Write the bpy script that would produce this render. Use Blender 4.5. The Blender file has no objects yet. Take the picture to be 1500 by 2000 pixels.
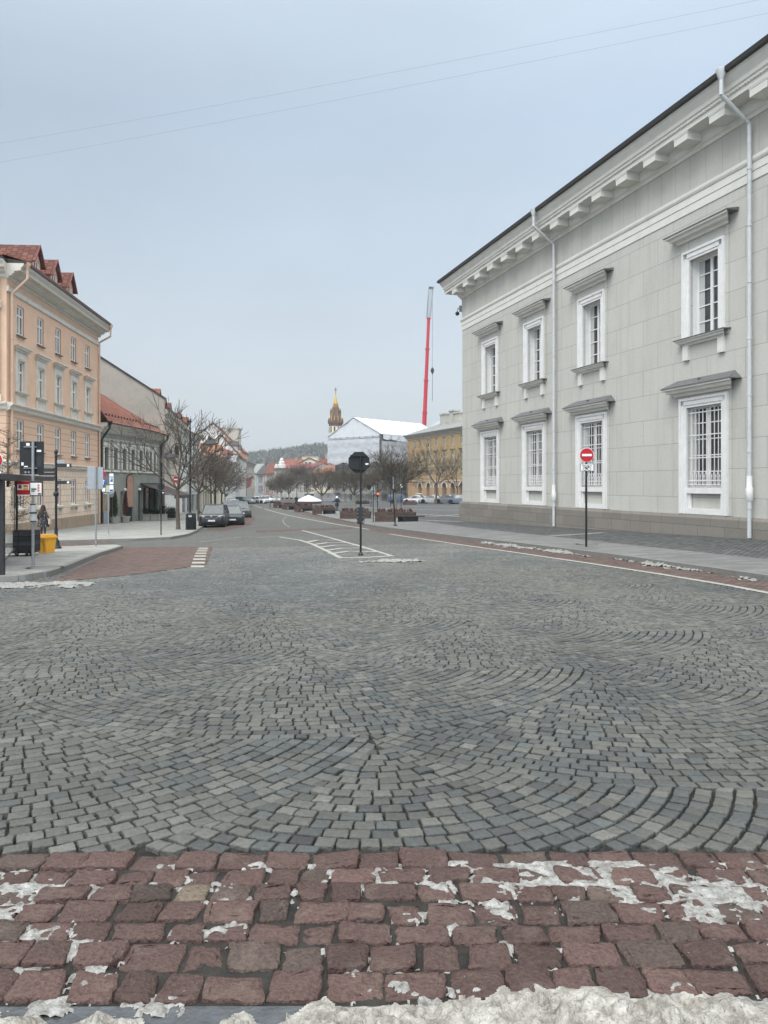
import bpy, math, random
import numpy as np
from math import sin, cos, pi, radians, atan2, sqrt, hypot
random.seed(7); RNG = np.random.default_rng(11)
SC = bpy.context.scene; COL = SC.collection

# ------------------------------------------------------------------ camera
F = 1500.0; HY = 946.0; EYE = 1.6          # focal length in photo pixels, horizon row, eye height
cam = bpy.data.cameras.new("Camera"); camo = bpy.data.objects.new("Camera", cam); COL.objects.link(camo)
camo.location = (0, 0, EYE); camo.rotation_euler = (radians(90), 0, 0)
cam.sensor_fit = 'HORIZONTAL'; cam.sensor_width = 36; cam.lens = 36.0
cam.shift_y = -(1000 - HY) / 1500.0 * 1.0
cam.clip_start = .05; cam.clip_end = 6000
SC.camera = camo
# ------------------------------------------------------------------ sky, sun, exposure
SUN_EL, SUN_AZ = radians(50), radians(218)     # azimuth clockwise from +Y (to the right)
w = bpy.data.worlds.new("World"); SC.world = w; w.use_nodes = True
nt = w.node_tree; nt.nodes.clear(); N = nt.nodes.new; LK = nt.links.new
out = N('ShaderNodeOutputWorld'); bg = N('ShaderNodeBackground'); bg2 = N('ShaderNodeBackground'); add = N('ShaderNodeAddShader')
sky = N('ShaderNodeTexSky'); sky.sky_type = 'NISHITA'; sky.sun_disc = False
sky.sun_elevation = SUN_EL; sky.sun_rotation = SUN_AZ; sky.dust_density = 3.0; sky.air_density = 1.0
hs = N('ShaderNodeHueSaturation'); hs.inputs['Saturation'].default_value = .35; LK(sky.outputs[0], hs.inputs['Color']); LK(hs.outputs[0], bg.inputs[0]); bg.inputs[1].default_value = 0.05
tc = N('ShaderNodeTexCoord'); sep = N('ShaderNodeSeparateXYZ'); LK(tc.outputs['Generated'], sep.inputs[0])
ramp = N('ShaderNodeValToRGB'); LK(sep.outputs[2], ramp.inputs[0])
cr = ramp.color_ramp
cr.elements[0].position = 0.0; cr.elements[0].color = (.41, .45, .475, 1)
cr.elements[1].position = 1.0; cr.elements[1].color = (2.4, 2.38, 2.3, 1)
for p_, c_ in ((.10, (.40, .445, .475)), (.25, (.355, .43, .50)), (.42, (.34, .43, .535)), (.56, (.45, .545, .64)), (.72, (1.7, 1.72, 1.68))):
    e = cr.elements.new(p_); e.color = (*c_, 1)
# soft broken overcast, a little brighter towards the right
nz = N('ShaderNodeTexNoise'); nz.inputs['Scale'].default_value = 2.1; nz.inputs['Detail'].default_value = 5
mp = N('ShaderNodeMapping'); mp.inputs['Scale'].default_value = (1, 1, 2.2); LK(tc.outputs['Generated'], mp.inputs[0]); LK(mp.outputs[0], nz.inputs[0])
m1 = N('ShaderNodeMath'); m1.operation = 'MULTIPLY_ADD'; LK(nz.outputs[0], m1.inputs[0]); m1.inputs[1].default_value = .42; m1.inputs[2].default_value = .85
m2 = N('ShaderNodeMath'); m2.operation = 'MULTIPLY_ADD'; LK(sep.outputs[0], m2.inputs[0]); m2.inputs[1].default_value = .26; LK(m1.outputs[0], m2.inputs[2])
m3 = N('ShaderNodeMath'); m3.operation = 'MULTIPLY'; LK(sep.outputs[1], m3.inputs[0]); m3.inputs[1].default_value = -2.0
m4 = N('ShaderNodeMath'); m4.operation = 'MAXIMUM'; LK(m3.outputs[0], m4.inputs[0]); m4.inputs[1].default_value = 0
m5 = N('ShaderNodeMath'); m5.operation = 'ADD'; LK(m4.outputs[0], m5.inputs[0]); LK(m2.outputs[0], m5.inputs[1]); m2 = m5   # brighter cloud behind the viewer
vm = N('ShaderNodeVectorMath'); vm.operation = 'SCALE'; LK(ramp.outputs[0], vm.inputs[0]); LK(m2.outputs[0], vm.inputs['Scale'])
LK(vm.outputs[0], bg2.inputs[0]); bg2.inputs[1].default_value = 1.0
LK(bg.outputs[0], add.inputs[0]); LK(bg2.outputs[0], add.inputs[1]); LK(add.outputs[0], out.inputs[0])
sl = bpy.data.lights.new("Sun", 'SUN'); sl.energy = 1.3; sl.angle = radians(28); sl.color = (1, .965, .91)
so = bpy.data.objects.new("Sun", sl); COL.objects.link(so)
so.rotation_euler = (radians(90) - SUN_EL, 0, pi - SUN_AZ)
SC.view_settings.view_transform = 'Standard'; SC.view_settings.look = 'None'
SC.view_settings.exposure = 0.10; SC.view_settings.gamma = 1.0
SC.cycles.max_bounces = 5; SC.cycles.diffuse_bounces = 3; SC.cycles.glossy_bounces = 3
SC.cycles.use_denoising = True

# ------------------------------------------------------------------ helpers
def ground(x, y):
    x = np.clip(x, -20, 20); y = np.maximum(y, 0)
    return -2.4 * (1 - np.exp(-y / 80.0)) + .02 * np.clip(y / 30.0, 0, 1) * x
def gz(x, y): return float(ground(x, y))
def G(px, py, off=0.0):
    """ground point seen at photo pixel (px, py)"""
    a = (px - 750) / F; b = (py - HY) / F; lo, hi = .5, 900.
    for _ in range(50):
        m = (lo + hi) / 2
        if EYE - b * m > gz(a * m, m) + off: lo = m
        else: hi = m
    return (a * lo, lo, gz(a * lo, lo) + off)
def X(px, Y): return (px - 750) / F * Y
def Z(py, Y): return EYE - (py - HY) / F * Y

def hashn(ix, iy, s):
    n = np.sin(ix * 127.1 + iy * 311.7 + s * 74.7) * 43758.5453
    return n - np.floor(n)
def vnoise(x, y, s=0):
    ix = np.floor(x); iy = np.floor(y); fx = x - ix; fy = y - iy
    fx = fx * fx * (3 - 2 * fx); fy = fy * fy * (3 - 2 * fy)
    a = hashn(ix, iy, s); b = hashn(ix + 1, iy, s); c = hashn(ix, iy + 1, s); d = hashn(ix + 1, iy + 1, s)
    return a + (b - a) * fx + (c - a) * fy + (a - b - c + d) * fx * fy
def fbm(x, y, o=4, s=0):
    t = 0; a = .5; n = 0
    for k in range(o):
        t = t + a * vnoise(x * 2 ** k, y * 2 ** k, s + k * 3.3); n += a; a *= .5
    return t / n

def col(r, g=None, b=None):
    if g is None: return (r, r, r, 1)
    return (r, g, b, 1)
MATS = {}
def mat(name, c, rough=.8, var=.12, scale=3.0, bump=0.0, bscale=40.0, metal=0.0, spec=.3, c2=None, stain=None, emit=None, attr=None, vscale=None, detail=5):
    if name in MATS: return MATS[name]
    m = bpy.data.materials.new(name); m.use_nodes = True; t = m.node_tree; n = t.nodes.new; l = t.links.new
    b = t.nodes['Principled BSDF']; b.inputs['Roughness'].default_value = rough; b.inputs['Metallic'].default_value = metal
    b.inputs['Specular IOR Level'].default_value = spec
    tcn = n('ShaderNodeTexCoord'); vec = tcn.outputs['Object']
    if vscale:
        mpn = n('ShaderNodeMapping'); mpn.inputs['Scale'].default_value = vscale; l(vec, mpn.inputs[0]); vec = mpn.outputs[0]
    base = None
    if attr:
        an = n('ShaderNodeAttribute'); an.attribute_name = attr; base = an.outputs['Color']
    nn = n('ShaderNodeTexNoise'); nn.inputs['Scale'].default_value = scale; nn.inputs['Detail'].default_value = detail; l(vec, nn.inputs[0])
    nn.inputs['Roughness'].default_value = .62
    mx = n('ShaderNodeMix'); mx.data_type = 'RGBA'
    mr = n('ShaderNodeMapRange'); mr.inputs[1].default_value = .3; mr.inputs[2].default_value = .7; l(nn.outputs[0], mr.inputs[0])
    if base is None:
        ca = [max(0, v * (1 - var)) for v in c[:3]]; cb = list(c2[:3]) if c2 else [v * (1 + var) for v in c[:3]]
        mx.inputs[6].default_value = (*ca, 1); mx.inputs[7].default_value = (*cb, 1); l(mr.outputs[0], mx.inputs[0])
    else:
        l(base, mx.inputs[6]); mx.blend_type = 'MULTIPLY'
        rg = n('ShaderNodeMapRange'); l(nn.outputs[0], rg.inputs[0]); rg.inputs[1].default_value = .25; rg.inputs[2].default_value = .75; rg.inputs[3].default_value = 1 - var; rg.inputs[4].default_value = 1 + var
        cmb = n('ShaderNodeCombineColor')
        for k in range(3): l(rg.outputs[0], cmb.inputs[k])
        l(cmb.outputs[0], mx.inputs[7]); mx.inputs[0].default_value = 1.0
    cur = mx.outputs[2]
    if stain:
        sc_, amt, cs = stain
        n2 = n('ShaderNodeTexNoise'); n2.inputs['Scale'].default_value = sc_; n2.inputs['Detail'].default_value = 8; n2.inputs['Roughness'].default_value = .7; l(vec, n2.inputs[0])
        r2 = n('ShaderNodeMapRange'); r2.inputs[1].default_value = .52; r2.inputs[2].default_value = .72; r2.inputs[4].default_value = amt; l(n2.outputs[0], r2.inputs[0])
        m3 = n('ShaderNodeMix'); m3.data_type = 'RGBA'; l(r2.outputs[0], m3.inputs[0]); l(cur, m3.inputs[6]); m3.inputs[7].default_value = (*cs[:3], 1); cur = m3.outputs[2]
    l(cur, b.inputs['Base Color'])
    if bump:
        bn = n('ShaderNodeTexNoise'); bn.inputs['Scale'].default_value = bscale; bn.inputs['Detail'].default_value = 4; l(vec, bn.inputs[0])
        bp = n('ShaderNodeBump'); bp.inputs['Strength'].default_value = bump; bp.inputs['Distance'].default_value = .02; l(bn.outputs[0], bp.inputs['Height']); l(bp.outputs[0], b.inputs['Normal'])
    if emit:
        b.inputs['Emission Color'].default_value = emit[0]; b.inputs['Emission Strength'].default_value = emit[1]
    MATS[name] = m; return m
def joint_mat(name, c, bw, bh, cj, mortar=.012, off=.5, var=.08, axes='xz', rough=.85, stain=None, bump=.25, c2=None, fine=14, rot=0, fr=(.86, 1.1), streak=None):
    """a surface whose joints come from a brick pattern in the object's own metres"""
    if name in MATS: return MATS[name]
    m = bpy.data.materials.new(name); m.use_nodes = True; t = m.node_tree; n = t.nodes.new; l = t.links.new
    b = t.nodes['Principled BSDF']; b.inputs['Roughness'].default_value = rough; b.inputs['Specular IOR Level'].default_value = .25
    tcn = n('ShaderNodeTexCoord'); s = n('ShaderNodeSeparateXYZ'); cb = n('ShaderNodeCombineXYZ')
    if rot:
        mr_ = n('ShaderNodeMapping'); mr_.inputs['Rotation'].default_value = (0, 0, rot); l(tcn.outputs['Object'], mr_.inputs[0]); l(mr_.outputs[0], s.inputs[0])
    else: l(tcn.outputs['Object'], s.inputs[0])
    ix = {'x': 0, 'y': 1, 'z': 2}; l(s.outputs[ix[axes[0]]], cb.inputs[0]); l(s.outputs[ix[axes[1]]], cb.inputs[1])
    br = n('ShaderNodeTexBrick'); l(cb.outputs[0], br.inputs[0]); br.offset = off; br.inputs['Scale'].default_value = 1.0
    br.inputs['Brick Width'].default_value = bw; br.inputs['Row Height'].default_value = bh; br.inputs['Mortar Size'].default_value = mortar; br.inputs['Mortar Smooth'].default_value = .3
    br.inputs['Color1'].default_value = tuple([v * (1 - var) for v in c[:3]] + [1]); cc = c2 or [v * (1 + var) for v in c[:3]]
    br.inputs['Color2'].default_value = tuple(list(cc[:3]) + [1]); br.inputs['Mortar'].default_value = (*cj[:3], 1)
    nn = n('ShaderNodeTexNoise'); nn.inputs['Scale'].default_value = fine; nn.inputs['Detail'].default_value = 6; l(tcn.outputs['Object'], nn.inputs[0])
    rg = n('ShaderNodeMapRange'); l(nn.outputs[0], rg.inputs[0]); rg.inputs[1].default_value = .25; rg.inputs[2].default_value = .75; rg.inputs[3].default_value = fr[0]; rg.inputs[4].default_value = fr[1]
    vs = n('ShaderNodeVectorMath'); vs.operation = 'SCALE'; l(br.outputs['Color'], vs.inputs[0]); l(rg.outputs[0], vs.inputs['Scale']); cur = vs.outputs[0]
    if stain:
        sc_, amt, cs = stain
        n2 = n('ShaderNodeTexNoise'); n2.inputs['Scale'].default_value = sc_; n2.inputs['Detail'].default_value = 8; n2.inputs['Roughness'].default_value = .68; l(tcn.outputs['Object'], n2.inputs[0])
        r2 = n('ShaderNodeMapRange'); r2.inputs[1].default_value = .5; r2.inputs[2].default_value = .75; r2.inputs[4].default_value = amt; l(n2.outputs[0], r2.inputs[0])
        m3 = n('ShaderNodeMix'); m3.data_type = 'RGBA'; l(r2.outputs[0], m3.inputs[0]); l(cur, m3.inputs[6]); m3.inputs[7].default_value = (*cs[:3], 1); cur = m3.outputs[2]
    if streak:
        mp2 = n('ShaderNodeMapping'); mp2.inputs['Scale'].default_value = (2.2, 2.2, .16); l(tcn.outputs['Object'], mp2.inputs[0]); n3 = n('ShaderNodeTexNoise'); n3.inputs['Scale'].default_value = 1.0; n3.inputs['Detail'].default_value = 7; n3.inputs['Roughness'].default_value = .65; l(mp2.outputs[0], n3.inputs[0])
        r3 = n('ShaderNodeMapRange'); r3.inputs[1].default_value = .5; r3.inputs[2].default_value = .74; r3.inputs[4].default_value = streak[0]; l(n3.outputs[0], r3.inputs[0]); m4 = n('ShaderNodeMix'); m4.data_type = 'RGBA'; l(r3.outputs[0], m4.inputs[0]); l(cur, m4.inputs[6]); m4.inputs[7].default_value = (*streak[1], 1); cur = m4.outputs[2]
    l(cur, b.inputs['Base Color'])
    inv = n('ShaderNodeMath'); inv.operation = 'MULTIPLY_ADD'; inv.inputs[1].default_value = -1; l(br.outputs['Fac'], inv.inputs[0]); l(nn.outputs[0], inv.inputs[2])
    bp = n('ShaderNodeBump'); bp.inputs['Strength'].default_value = bump; bp.inputs['Distance'].default_value = .02; l(inv.outputs[0], bp.inputs['Height']); l(bp.outputs[0], b.inputs['Normal'])
    MATS[name] = m; return m

class MB:
    def __init__(s): s.v = []; s.f = []
    def add(s, vs, fs):
        o = len(s.v); s.v += [tuple(p) for p in vs]; s.f += [tuple(o + i for i in f) for f in fs]; return s
    def box(s, x0, x1, y0, y1, z0, z1):
        if x0 > x1: x0, x1 = x1, x0
        if y0 > y1: y0, y1 = y1, y0
        if z0 > z1: z0, z1 = z1, z0
        return s.add([(x0, y0, z0), (x1, y0, z0), (x1, y1, z0), (x0, y1, z0), (x0, y0, z1), (x1, y0, z1), (x1, y1, z1), (x0, y1, z1)],
              [(0, 3, 2, 1), (4, 5, 6, 7), (0, 1, 5, 4), (1, 2, 6, 5), (2, 3, 7, 6), (3, 0, 4, 7)])
    def prof(s, pts, x0, x1, xs=0.0):
        """closed (y,z) outline swept along x; xs mitres the ends outwards with y"""
        n = len(pts); a = [(x0 - xs * p[0], p[0], p[1]) for p in pts]; b = [(x1 + xs * p[0], p[0], p[1]) for p in pts]
        return s.add(a + b, [tuple(range(n)), tuple(range(2 * n - 1, n - 1, -1))] + [(i, i + n, (i + 1) % n + n, (i + 1) % n) for i in range(n)])
    def prism(s, pts, z0, z1):
        n = len(pts); return s.add([(p[0], p[1], z0) for p in pts] + [(p[0], p[1], z1) for p in pts],
            [tuple(range(n - 1, -1, -1)), tuple(range(n, 2 * n))] + [(i, (i + 1) % n, (i + 1) % n + n, i + n) for i in range(n)])
    def plate(s, pts, y0, y1):
        """(x,z) outline given thickness in y"""
        n = len(pts); return s.add([(p[0], y0, p[1]) for p in pts] + [(p[0], y1, p[1]) for p in pts],
            [tuple(range(n)), tuple(range(2 * n - 1, n - 1, -1))] + [(i, i + n, (i + 1) % n + n, (i + 1) % n) for i in range(n)])
    def tube(s, p, q, r0, r1=None, n=8, cap=True):
        r1 = r0 if r1 is None else r1
        p = np.array(p, float); q = np.array(q, float); d = q - p; L = np.linalg.norm(d)
        if L < 1e-9: return s
        d /= L; a = np.array((0, 0, 1.)) if abs(d[2]) < .9 else np.array((1., 0, 0)); u = np.cross(d, a); u /= np.linalg.norm(u); v = np.cross(d, u)
        vs = [p + (u * cos(2 * pi * k / n) + v * sin(2 * pi * k / n)) * r0 for k in range(n)] + [q + (u * cos(2 * pi * k / n) + v * sin(2 * pi * k / n)) * r1 for k in range(n)]
        fs = [(k, (k + 1) % n, (k + 1) % n + n, k + n) for k in range(n)]
        if cap: fs += [tuple(range(n - 1, -1, -1)), tuple(range(n, 2 * n))]
        return s.add(vs, fs)
    def path(s, pts, r, n=8):
        for a, b in zip(pts[:-1], pts[1:]): s.tube(a, b, r, r, n)
        return s
    def lathe(s, prof, c=(0, 0, 0), n=16, ph=0):
        vs = []; fs = []
        for r, z in prof:
            for k in range(n): a = 2 * pi * k / n + ph; vs.append((c[0] + r * cos(a), c[1] + r * sin(a), c[2] + z))
        for j in range(len(prof) - 1):
            for k in range(n): fs.append((j * n + k, j * n + (k + 1) % n, (j + 1) * n + (k + 1) % n, (j + 1) * n + k))
        fs.append(tuple(range(n - 1, -1, -1))); fs.append(tuple((len(prof) - 1) * n + k for k in range(n)))
        return s.add(vs, fs)
    def ball(s, c, r, n=8, sz=1):
        return s.lathe([(r * sin(pi * j / 6) + 1e-4, -r * sz * cos(pi * j / 6)) for j in range(7)], c, n)
    def build(s, name, m, parent=None, smooth=False):
        me = bpy.data.meshes.new(name); me.from_pydata(s.v, [], s.f); me.materials.append(m)
        if smooth: me.polygons.foreach_set('use_smooth', [True] * len(me.polygons)); me.set_sharp_from_angle(angle=radians(50))
        o = bpy.data.objects.new(name, me); COL.objects.link(o)
        if parent: o.parent = parent
        return o
def tag(o, label=None, cat=None, group=None, kind=None):
    if label: o['label'] = label
    if cat: o['category'] = cat
    if group: o['group'] = group
    if kind: o['kind'] = kind
    return o
def empty(name, loc, rz, label, cat, group=None):
    o = bpy.data.objects.new(name, None); o.location = loc; o.rotation_euler = (0, 0, rz); o.empty_display_size = .2; COL.objects.link(o)
    return tag(o, label, cat, group)
def copy_tree(o, parent=None):
    c = o.copy(); COL.objects.link(c)
    if parent: c.parent = parent
    for ch in list(o.children): copy_tree(ch, c)
    return c
def lettering(txt, size, m, parent, loc, rot=(pi / 2, 0, 0)):
    cu = bpy.data.curves.new('lettering', 'FONT'); cu.body = txt; cu.size = size; cu.align_x = 'CENTER'; cu.align_y = 'CENTER'; cu.extrude = .002
    t_ = bpy.data.objects.new('tmp', cu); COL.objects.link(t_); me = bpy.data.meshes.new_from_object(t_.evaluated_get(bpy.context.evaluated_depsgraph_get())); bpy.data.objects.remove(t_); me.materials.clear(); me.materials.append(m)
    o = bpy.data.objects.new('lettering', me); COL.objects.link(o); o.parent = parent; o.location = loc; o.rotation_euler = rot
    return o
class Line:
    """a facade line O->P on plan; local x runs O->P, local +y points out of the facade (left of O->P)"""
    def __init__(s, O, P):
        s.O = np.array(O, float); s.P = np.array(P, float); d = s.P - s.O; s.L = float(np.linalg.norm(d)); s.d = d / s.L; s.a = atan2(d[1], d[0])
        s.n = np.array((-s.d[1], s.d[0]))
    def u(s, px, off=0.0):
        k = (px - 750) / F; o = s.O + s.n * off
        return float((k * o[1] - o[0]) / (s.d[0] - k * s.d[1]))
    def Y(s, px): return float(s.O[1] + s.u(px) * s.d[1])
    def z(s, px, py): return Z(py, s.Y(px))
    def loc(s, u, y=0, z=0): p = s.O + s.d * u + s.n * y; return (float(p[0]), float(p[1]), z)
    def root(s, name, label, cat, group=None): return empty(name, (s.O[0], s.O[1], 0), s.a, label, cat, group)

# ------------------------------------------------------------------ materials
M = {}
M['stone'] = mat('sett_stone', (1, 1, 1), rough=.62, var=.28, scale=38, bump=.55, bscale=70, spec=.42, attr='tone', detail=6)
M['redsett'] = mat('red_sett_stone', (1, 1, 1), rough=.72, var=.45, scale=60, bump=1.0, bscale=60, spec=.3, attr='tone', detail=9, stain=(7, .38, (.19, .15, .125)))
M['mortar'] = mat('wet_grit', (.018, .0175, .016), rough=.8, var=.5, scale=9, bump=.6, bscale=120, c2=(.036, .034, .03))
M['far_setts'] = joint_mat('far_setts', (.085, .089, .086), .12, .11, (.06, .06, .056), .012, var=.22, axes='xy', c2=(.135, .136, .127), stain=(.35, .5, (.125, .124, .116)), bump=.4)
M['dark_setts'] = joint_mat('dark_setts', (.075, .08, .083), .2, .16, (.03, .03, .03), .02, var=.3, axes='xy', c2=(.15, .155, .155), bump=.5)
M['red_setts_far'] = joint_mat('red_paving_setts', (.10, .062, .056), .19, .13, (.05, .046, .04), .018, var=.25, axes='xy', c2=(.15, .098, .088), stain=(2.2, .35, (.15, .13, .105)), bump=.5)
M['slabs'] = joint_mat('pavement_slabs', (.24, .24, .228), .8, .4, (.13, .16, .15), .012, var=.12, axes='xy', c2=(.30, .30, .285), stain=(.6, .4, (.19, .19, .18)), rot=.3)
M['slabs_r'] = joint_mat('granite_pavement_slabs', (.145, .148, .148), .75, .3, (.11, .11, .11), .01, var=.12, axes='xy', c2=(.19, .192, .192), stain=(.6, .4, (.12, .12, .12)), rot=-.28)
M['kerb'] = mat('kerb_granite', (.17, .17, .162), var=.2, scale=20, bump=.3, bscale=90, stain=(3, .5, (.12, .12, .11)))
M['white_line'] = mat('road_paint', (.30, .30, .275), var=.3, scale=12, stain=(5, .75, (.13, .13, .12)))
M['snow'] = mat('dirty_snow', (.24, .225, .19), rough=.6, var=.3, scale=17, bump=1.0, bscale=75, stain=(21, .8, (.10, .088, .07)), c2=(.45, .44, .41), spec=.4)
M['ice'] = mat('icy_snow', (.15, .145, .13), rough=.45, var=.3, scale=26, bump=.7, bscale=90, stain=(42, .85, (.085, .07, .06)), c2=(.38, .385, .375), spec=.5)
M['wet'] = mat('wet_granite', (.06, .066, .072), rough=.25, var=.3, scale=14, bump=.3, bscale=60, spec=.5)
M['th_wall'] = joint_mat('grey_render_blocks', (.475, .47, .435), 2.05, 1.09, (.31, .307, .285), .016, var=.028, stain=(.5, .5, (.37, .365, .33)), bump=.15, fine=9, fr=(.95, 1.04), streak=(.55, (.33, .325, .295)))
M['th_frieze'] = joint_mat('grey_frieze_panels', (.47, .465, .425), .92, 3, (.28, .275, .255), .012, off=0, var=.03, stain=(.6, .4, (.39, .385, .35)), bump=.15, fine=9, fr=(.95, 1.04), streak=(.5, (.36, .355, .32)))
M['th_trim'] = mat('pale_grey_moulding', (.64, .635, .59), var=.05, scale=2, stain=(1.1, .4, (.46, .455, .42)), bump=.1)
M['white'] = mat('white_paint', (.68, .68, .67), var=.06, scale=3, rough=.6, stain=(2.0, .4, (.52, .52, .50)))
M['plinth'] = joint_mat('granite_plinth', (.205, .19, .17), 1.5, .5, (.10, .092, .084), .01, var=.06, c2=(.235, .218, .195), stain=(1.5, .45, (.15, .13, .10)), fine=40)
M['zinc'] = mat('zinc_cap', (.12, .12, .125), rough=.5, var=.15, scale=4, spec=.4)
M['dark'] = mat('dark_metal', (.022, .023, .025), rough=.5, var=.15, scale=8, spec=.4)
M['black'] = mat('black_paint', (.010, .011, .013), rough=.42, var=.1, scale=5, spec=.4)
M['steel'] = mat('galvanised_steel', (.27, .285, .30), rough=.5, var=.15, scale=15, metal=.3)
M['greyback'] = mat('sign_back', (.30, .33, .36), rough=.5, var=.06, scale=5)
M['pipe'] = mat('pale_pipe_paint', (.50, .52, .53), rough=.5, var=.08, scale=5, stain=(6, .5, (.3, .32, .31)))
M['pipe_beige'] = mat('beige_pipe_paint', (.55, .38, .28), rough=.55, var=.08, scale=5)
def glass_mat(name, c, c2, rough=.08):
    m = mat(name, c, rough=rough, var=.3, scale=.9, c2=c2, spec=.6); return m
M['glass'] = glass_mat('window_glass', (.012, .015, .016), (.075, .085, .085))
M['glass_l'] = glass_mat('curtained_glass', (.10, .10, .09), (.30, .30, .27))
M['curtain'] = mat('net_curtain', (.42, .43, .42), var=.15, scale=2, vscale=(12, 1, .4))
M['peach'] = mat('peach_render', (.62, .42, .30), var=.08, scale=.9, bump=.15, bscale=20, stain=(.8, .5, (.52, .37, .27)))
M['peach_rust'] = joint_mat('peach_rusticated_render', (.62, .43, .315), 40, .42, (.30, .18, .12), .018, off=0, var=.03, stain=(.8, .4, (.47, .32, .22)), bump=.3)
M['peach_pale'] = joint_mat('pale_peach_ashlar', (.66, .54, .43), .62, .42, (.40, .29, .21), .02, var=.05, stain=(.8, .35, (.5, .4, .31)), bump=.3)
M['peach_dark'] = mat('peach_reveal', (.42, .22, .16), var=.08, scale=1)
M['cream_trim'] = mat('cream_moulding', (.58, .55, .49), var=.08, scale=2, stain=(2.5, .5, (.35, .33, .28)))
M['beige_plinth'] = mat('beige_plinth_render', (.30, .235, .17), var=.15, scale=1.3, stain=(1.4, .6, (.16, .14, .11)))
M['tiles_br'] = joint_mat('brown_red_roof_tiles', (.11, .045, .035), .24, .34, (.06, .025, .02), .03, var=.2, axes='xy', c2=(.17, .07, .052))
M['tiles'] = joint_mat('red_roof_tiles', (.20, .075, .052), .24, .34, (.10, .03, .02), .03, var=.18, axes='xy', c2=(.28, .115, .08), stain=(.9, .55, (.14, .07, .055)))
M['tiles_or'] = joint_mat('orange_roof_tiles', (.29, .13, .08), .24, .34, (.2, .07, .04), .03, var=.18, axes='xy', c2=(.37, .17, .105), stain=(.5, .5, (.2, .10, .075)))
M['tiles_dk'] = joint_mat('dark_red_roof_tiles', (.13, .05, .04), .24, .34, (.07, .03, .02), .03, var=.2, axes='xy', c2=(.19, .07, .05))
M['roof_red'] = mat('red_sheet_roof', (.17, .045, .038), rough=.5, var=.15, scale=2)
M['roof_grey'] = mat('grey_sheet_roof', (.20, .205, .20), rough=.6, var=.2, scale=.6, stain=(.8, .5, (.13, .13, .12)))
M['roof_dark'] = mat('dark_sheet_roof', (.035, .033, .033), rough=.5, var=.2, scale=1)
M['greengrey'] = mat('grey_green_render', (.225, .235, .205), var=.14, scale=.7, stain=(.9, .6, (.15, .15, .13)), bump=.15)
M['oldwall'] = mat('weathered_party_wall', (.33, .32, .29), var=.2, scale=.5, stain=(.5, .85, (.22, .225, .22)), bump=.3, bscale=6, c2=(.38, .345, .30))
M['pink'] = mat('pink_render', (.48, .27, .21), var=.1, scale=1, stain=(1.5, .4, (.38, .2, .16)))
M['offwhite'] = mat('off_white_render', (.60, .60, .57), var=.07, scale=.6, stain=(.7, .4, (.5, .5, .47)))
M['cream'] = mat('cream_render', (.62, .57, .45), var=.07, scale=.6, stain=(.7, .4, (.5, .45, .35)))
M['palegrey'] = mat('pale_grey_render', (.50, .52, .52), var=.07, scale=.6)
M['bluegrey'] = mat('blue_grey_render', (.30, .33, .36), var=.08, scale=.6)
M['greige'] = mat('greige_render', (.40, .39, .35), var=.1, scale=.5)
M['brownpink'] = mat('brown_pink_render', (.34, .20, .155), var=.1, scale=.6)
M['ochre'] = mat('ochre_render', (.37, .26, .135), var=.1, scale=.5, stain=(.4, .5, (.29, .205, .105)))
M['ochre_trim'] = mat('ochre_moulding', (.42, .36, .25), var=.1, scale=.6)
M['ochre_base'] = mat('ochre_ground_floor', (.40, .27, .17), var=.1, scale=.6)
M['brick'] = joint_mat('planter_brick', (.10, .07, .062), .26, .085, (.05, .04, .035), .012, var=.2, c2=(.14, .098, .085), fine=20)
M['tarp'] = mat('white_tarpaulin', (.54, .565, .59), rough=.6, var=.06, scale=.5, bump=.35, bscale=.8)
M['net'] = mat('scaffold_netting', (.42, .44, .465), rough=.7, var=.14, scale=.7, bump=.5, bscale=1.5, vscale=(1, 1, 2.2))
M['bark'] = mat('tree_bark', (.10, .085, .065), var=.3, scale=14, bump=.6, bscale=30)
M['barkpale'] = mat('pale_tree_bark', (.23, .215, .19), var=.2, scale=8, bump=.4)
M['twig'] = mat('bare_twigs', (.085, .073, .059), var=.3, scale=6)
M['conifer'] = mat('conifer_green', (.030, .042, .014), var=.5, scale=9, c2=(.07, .08, .025))
M['redleaf'] = mat('reddish_brown_foliage', (.085, .022, .016), var=.4, scale=9, c2=(.14, .045, .03))
M['shrub'] = mat('dark_shrub_green', (.018, .03, .014), var=.5, scale=7, c2=(.04, .055, .028))
M['dryleaf'] = mat('withered_leaves', (.075, .060, .038), var=.5, scale=9, c2=(.15, .12, .07))
M['concrete'] = mat('planter_concrete', (.30, .29, .26), var=.12, scale=6, bump=.2)
M['darkwood'] = joint_mat('dark_planks', (.030, .032, .034), 4, .16, (.008, .008, .008), .012, off=0, var=.25, c2=(.05, .052, .054), fine=30)
M['yellow'] = mat('yellow_plastic', (.72, .36, .035), rough=.45, var=.06, scale=3, stain=(6, .2, (.5, .27, .05)))
M['red'] = mat('sign_red', (.42, .012, .02), rough=.4, var=.04)
M['cranered'] = mat('crane_red', (.42, .03, .045), rough=.4, var=.06)
M['signwhite'] = mat('sign_white', (.72, .72, .71), rough=.4, var=.04)
M['blue'] = mat('sign_blue', (.02, .09, .36), rough=.4, var=.04)
M['tyre'] = mat('tyre_rubber', (.012, .012, .012), rough=.8)
M['rim'] = mat('alloy_rim', (.28, .28, .29), rough=.35, metal=.6)
M['lamp'] = mat('headlamp_lens', (.55, .57, .58), rough=.12, spec=.8)
M['carglass'] = mat('car_glass', (.03, .037, .042), rough=.06, var=.2, c2=(.07, .085, .095), spec=.8)
M['gold'] = mat('gilded_sheet', (.55, .35, .09), rough=.35, metal=.6)
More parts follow.
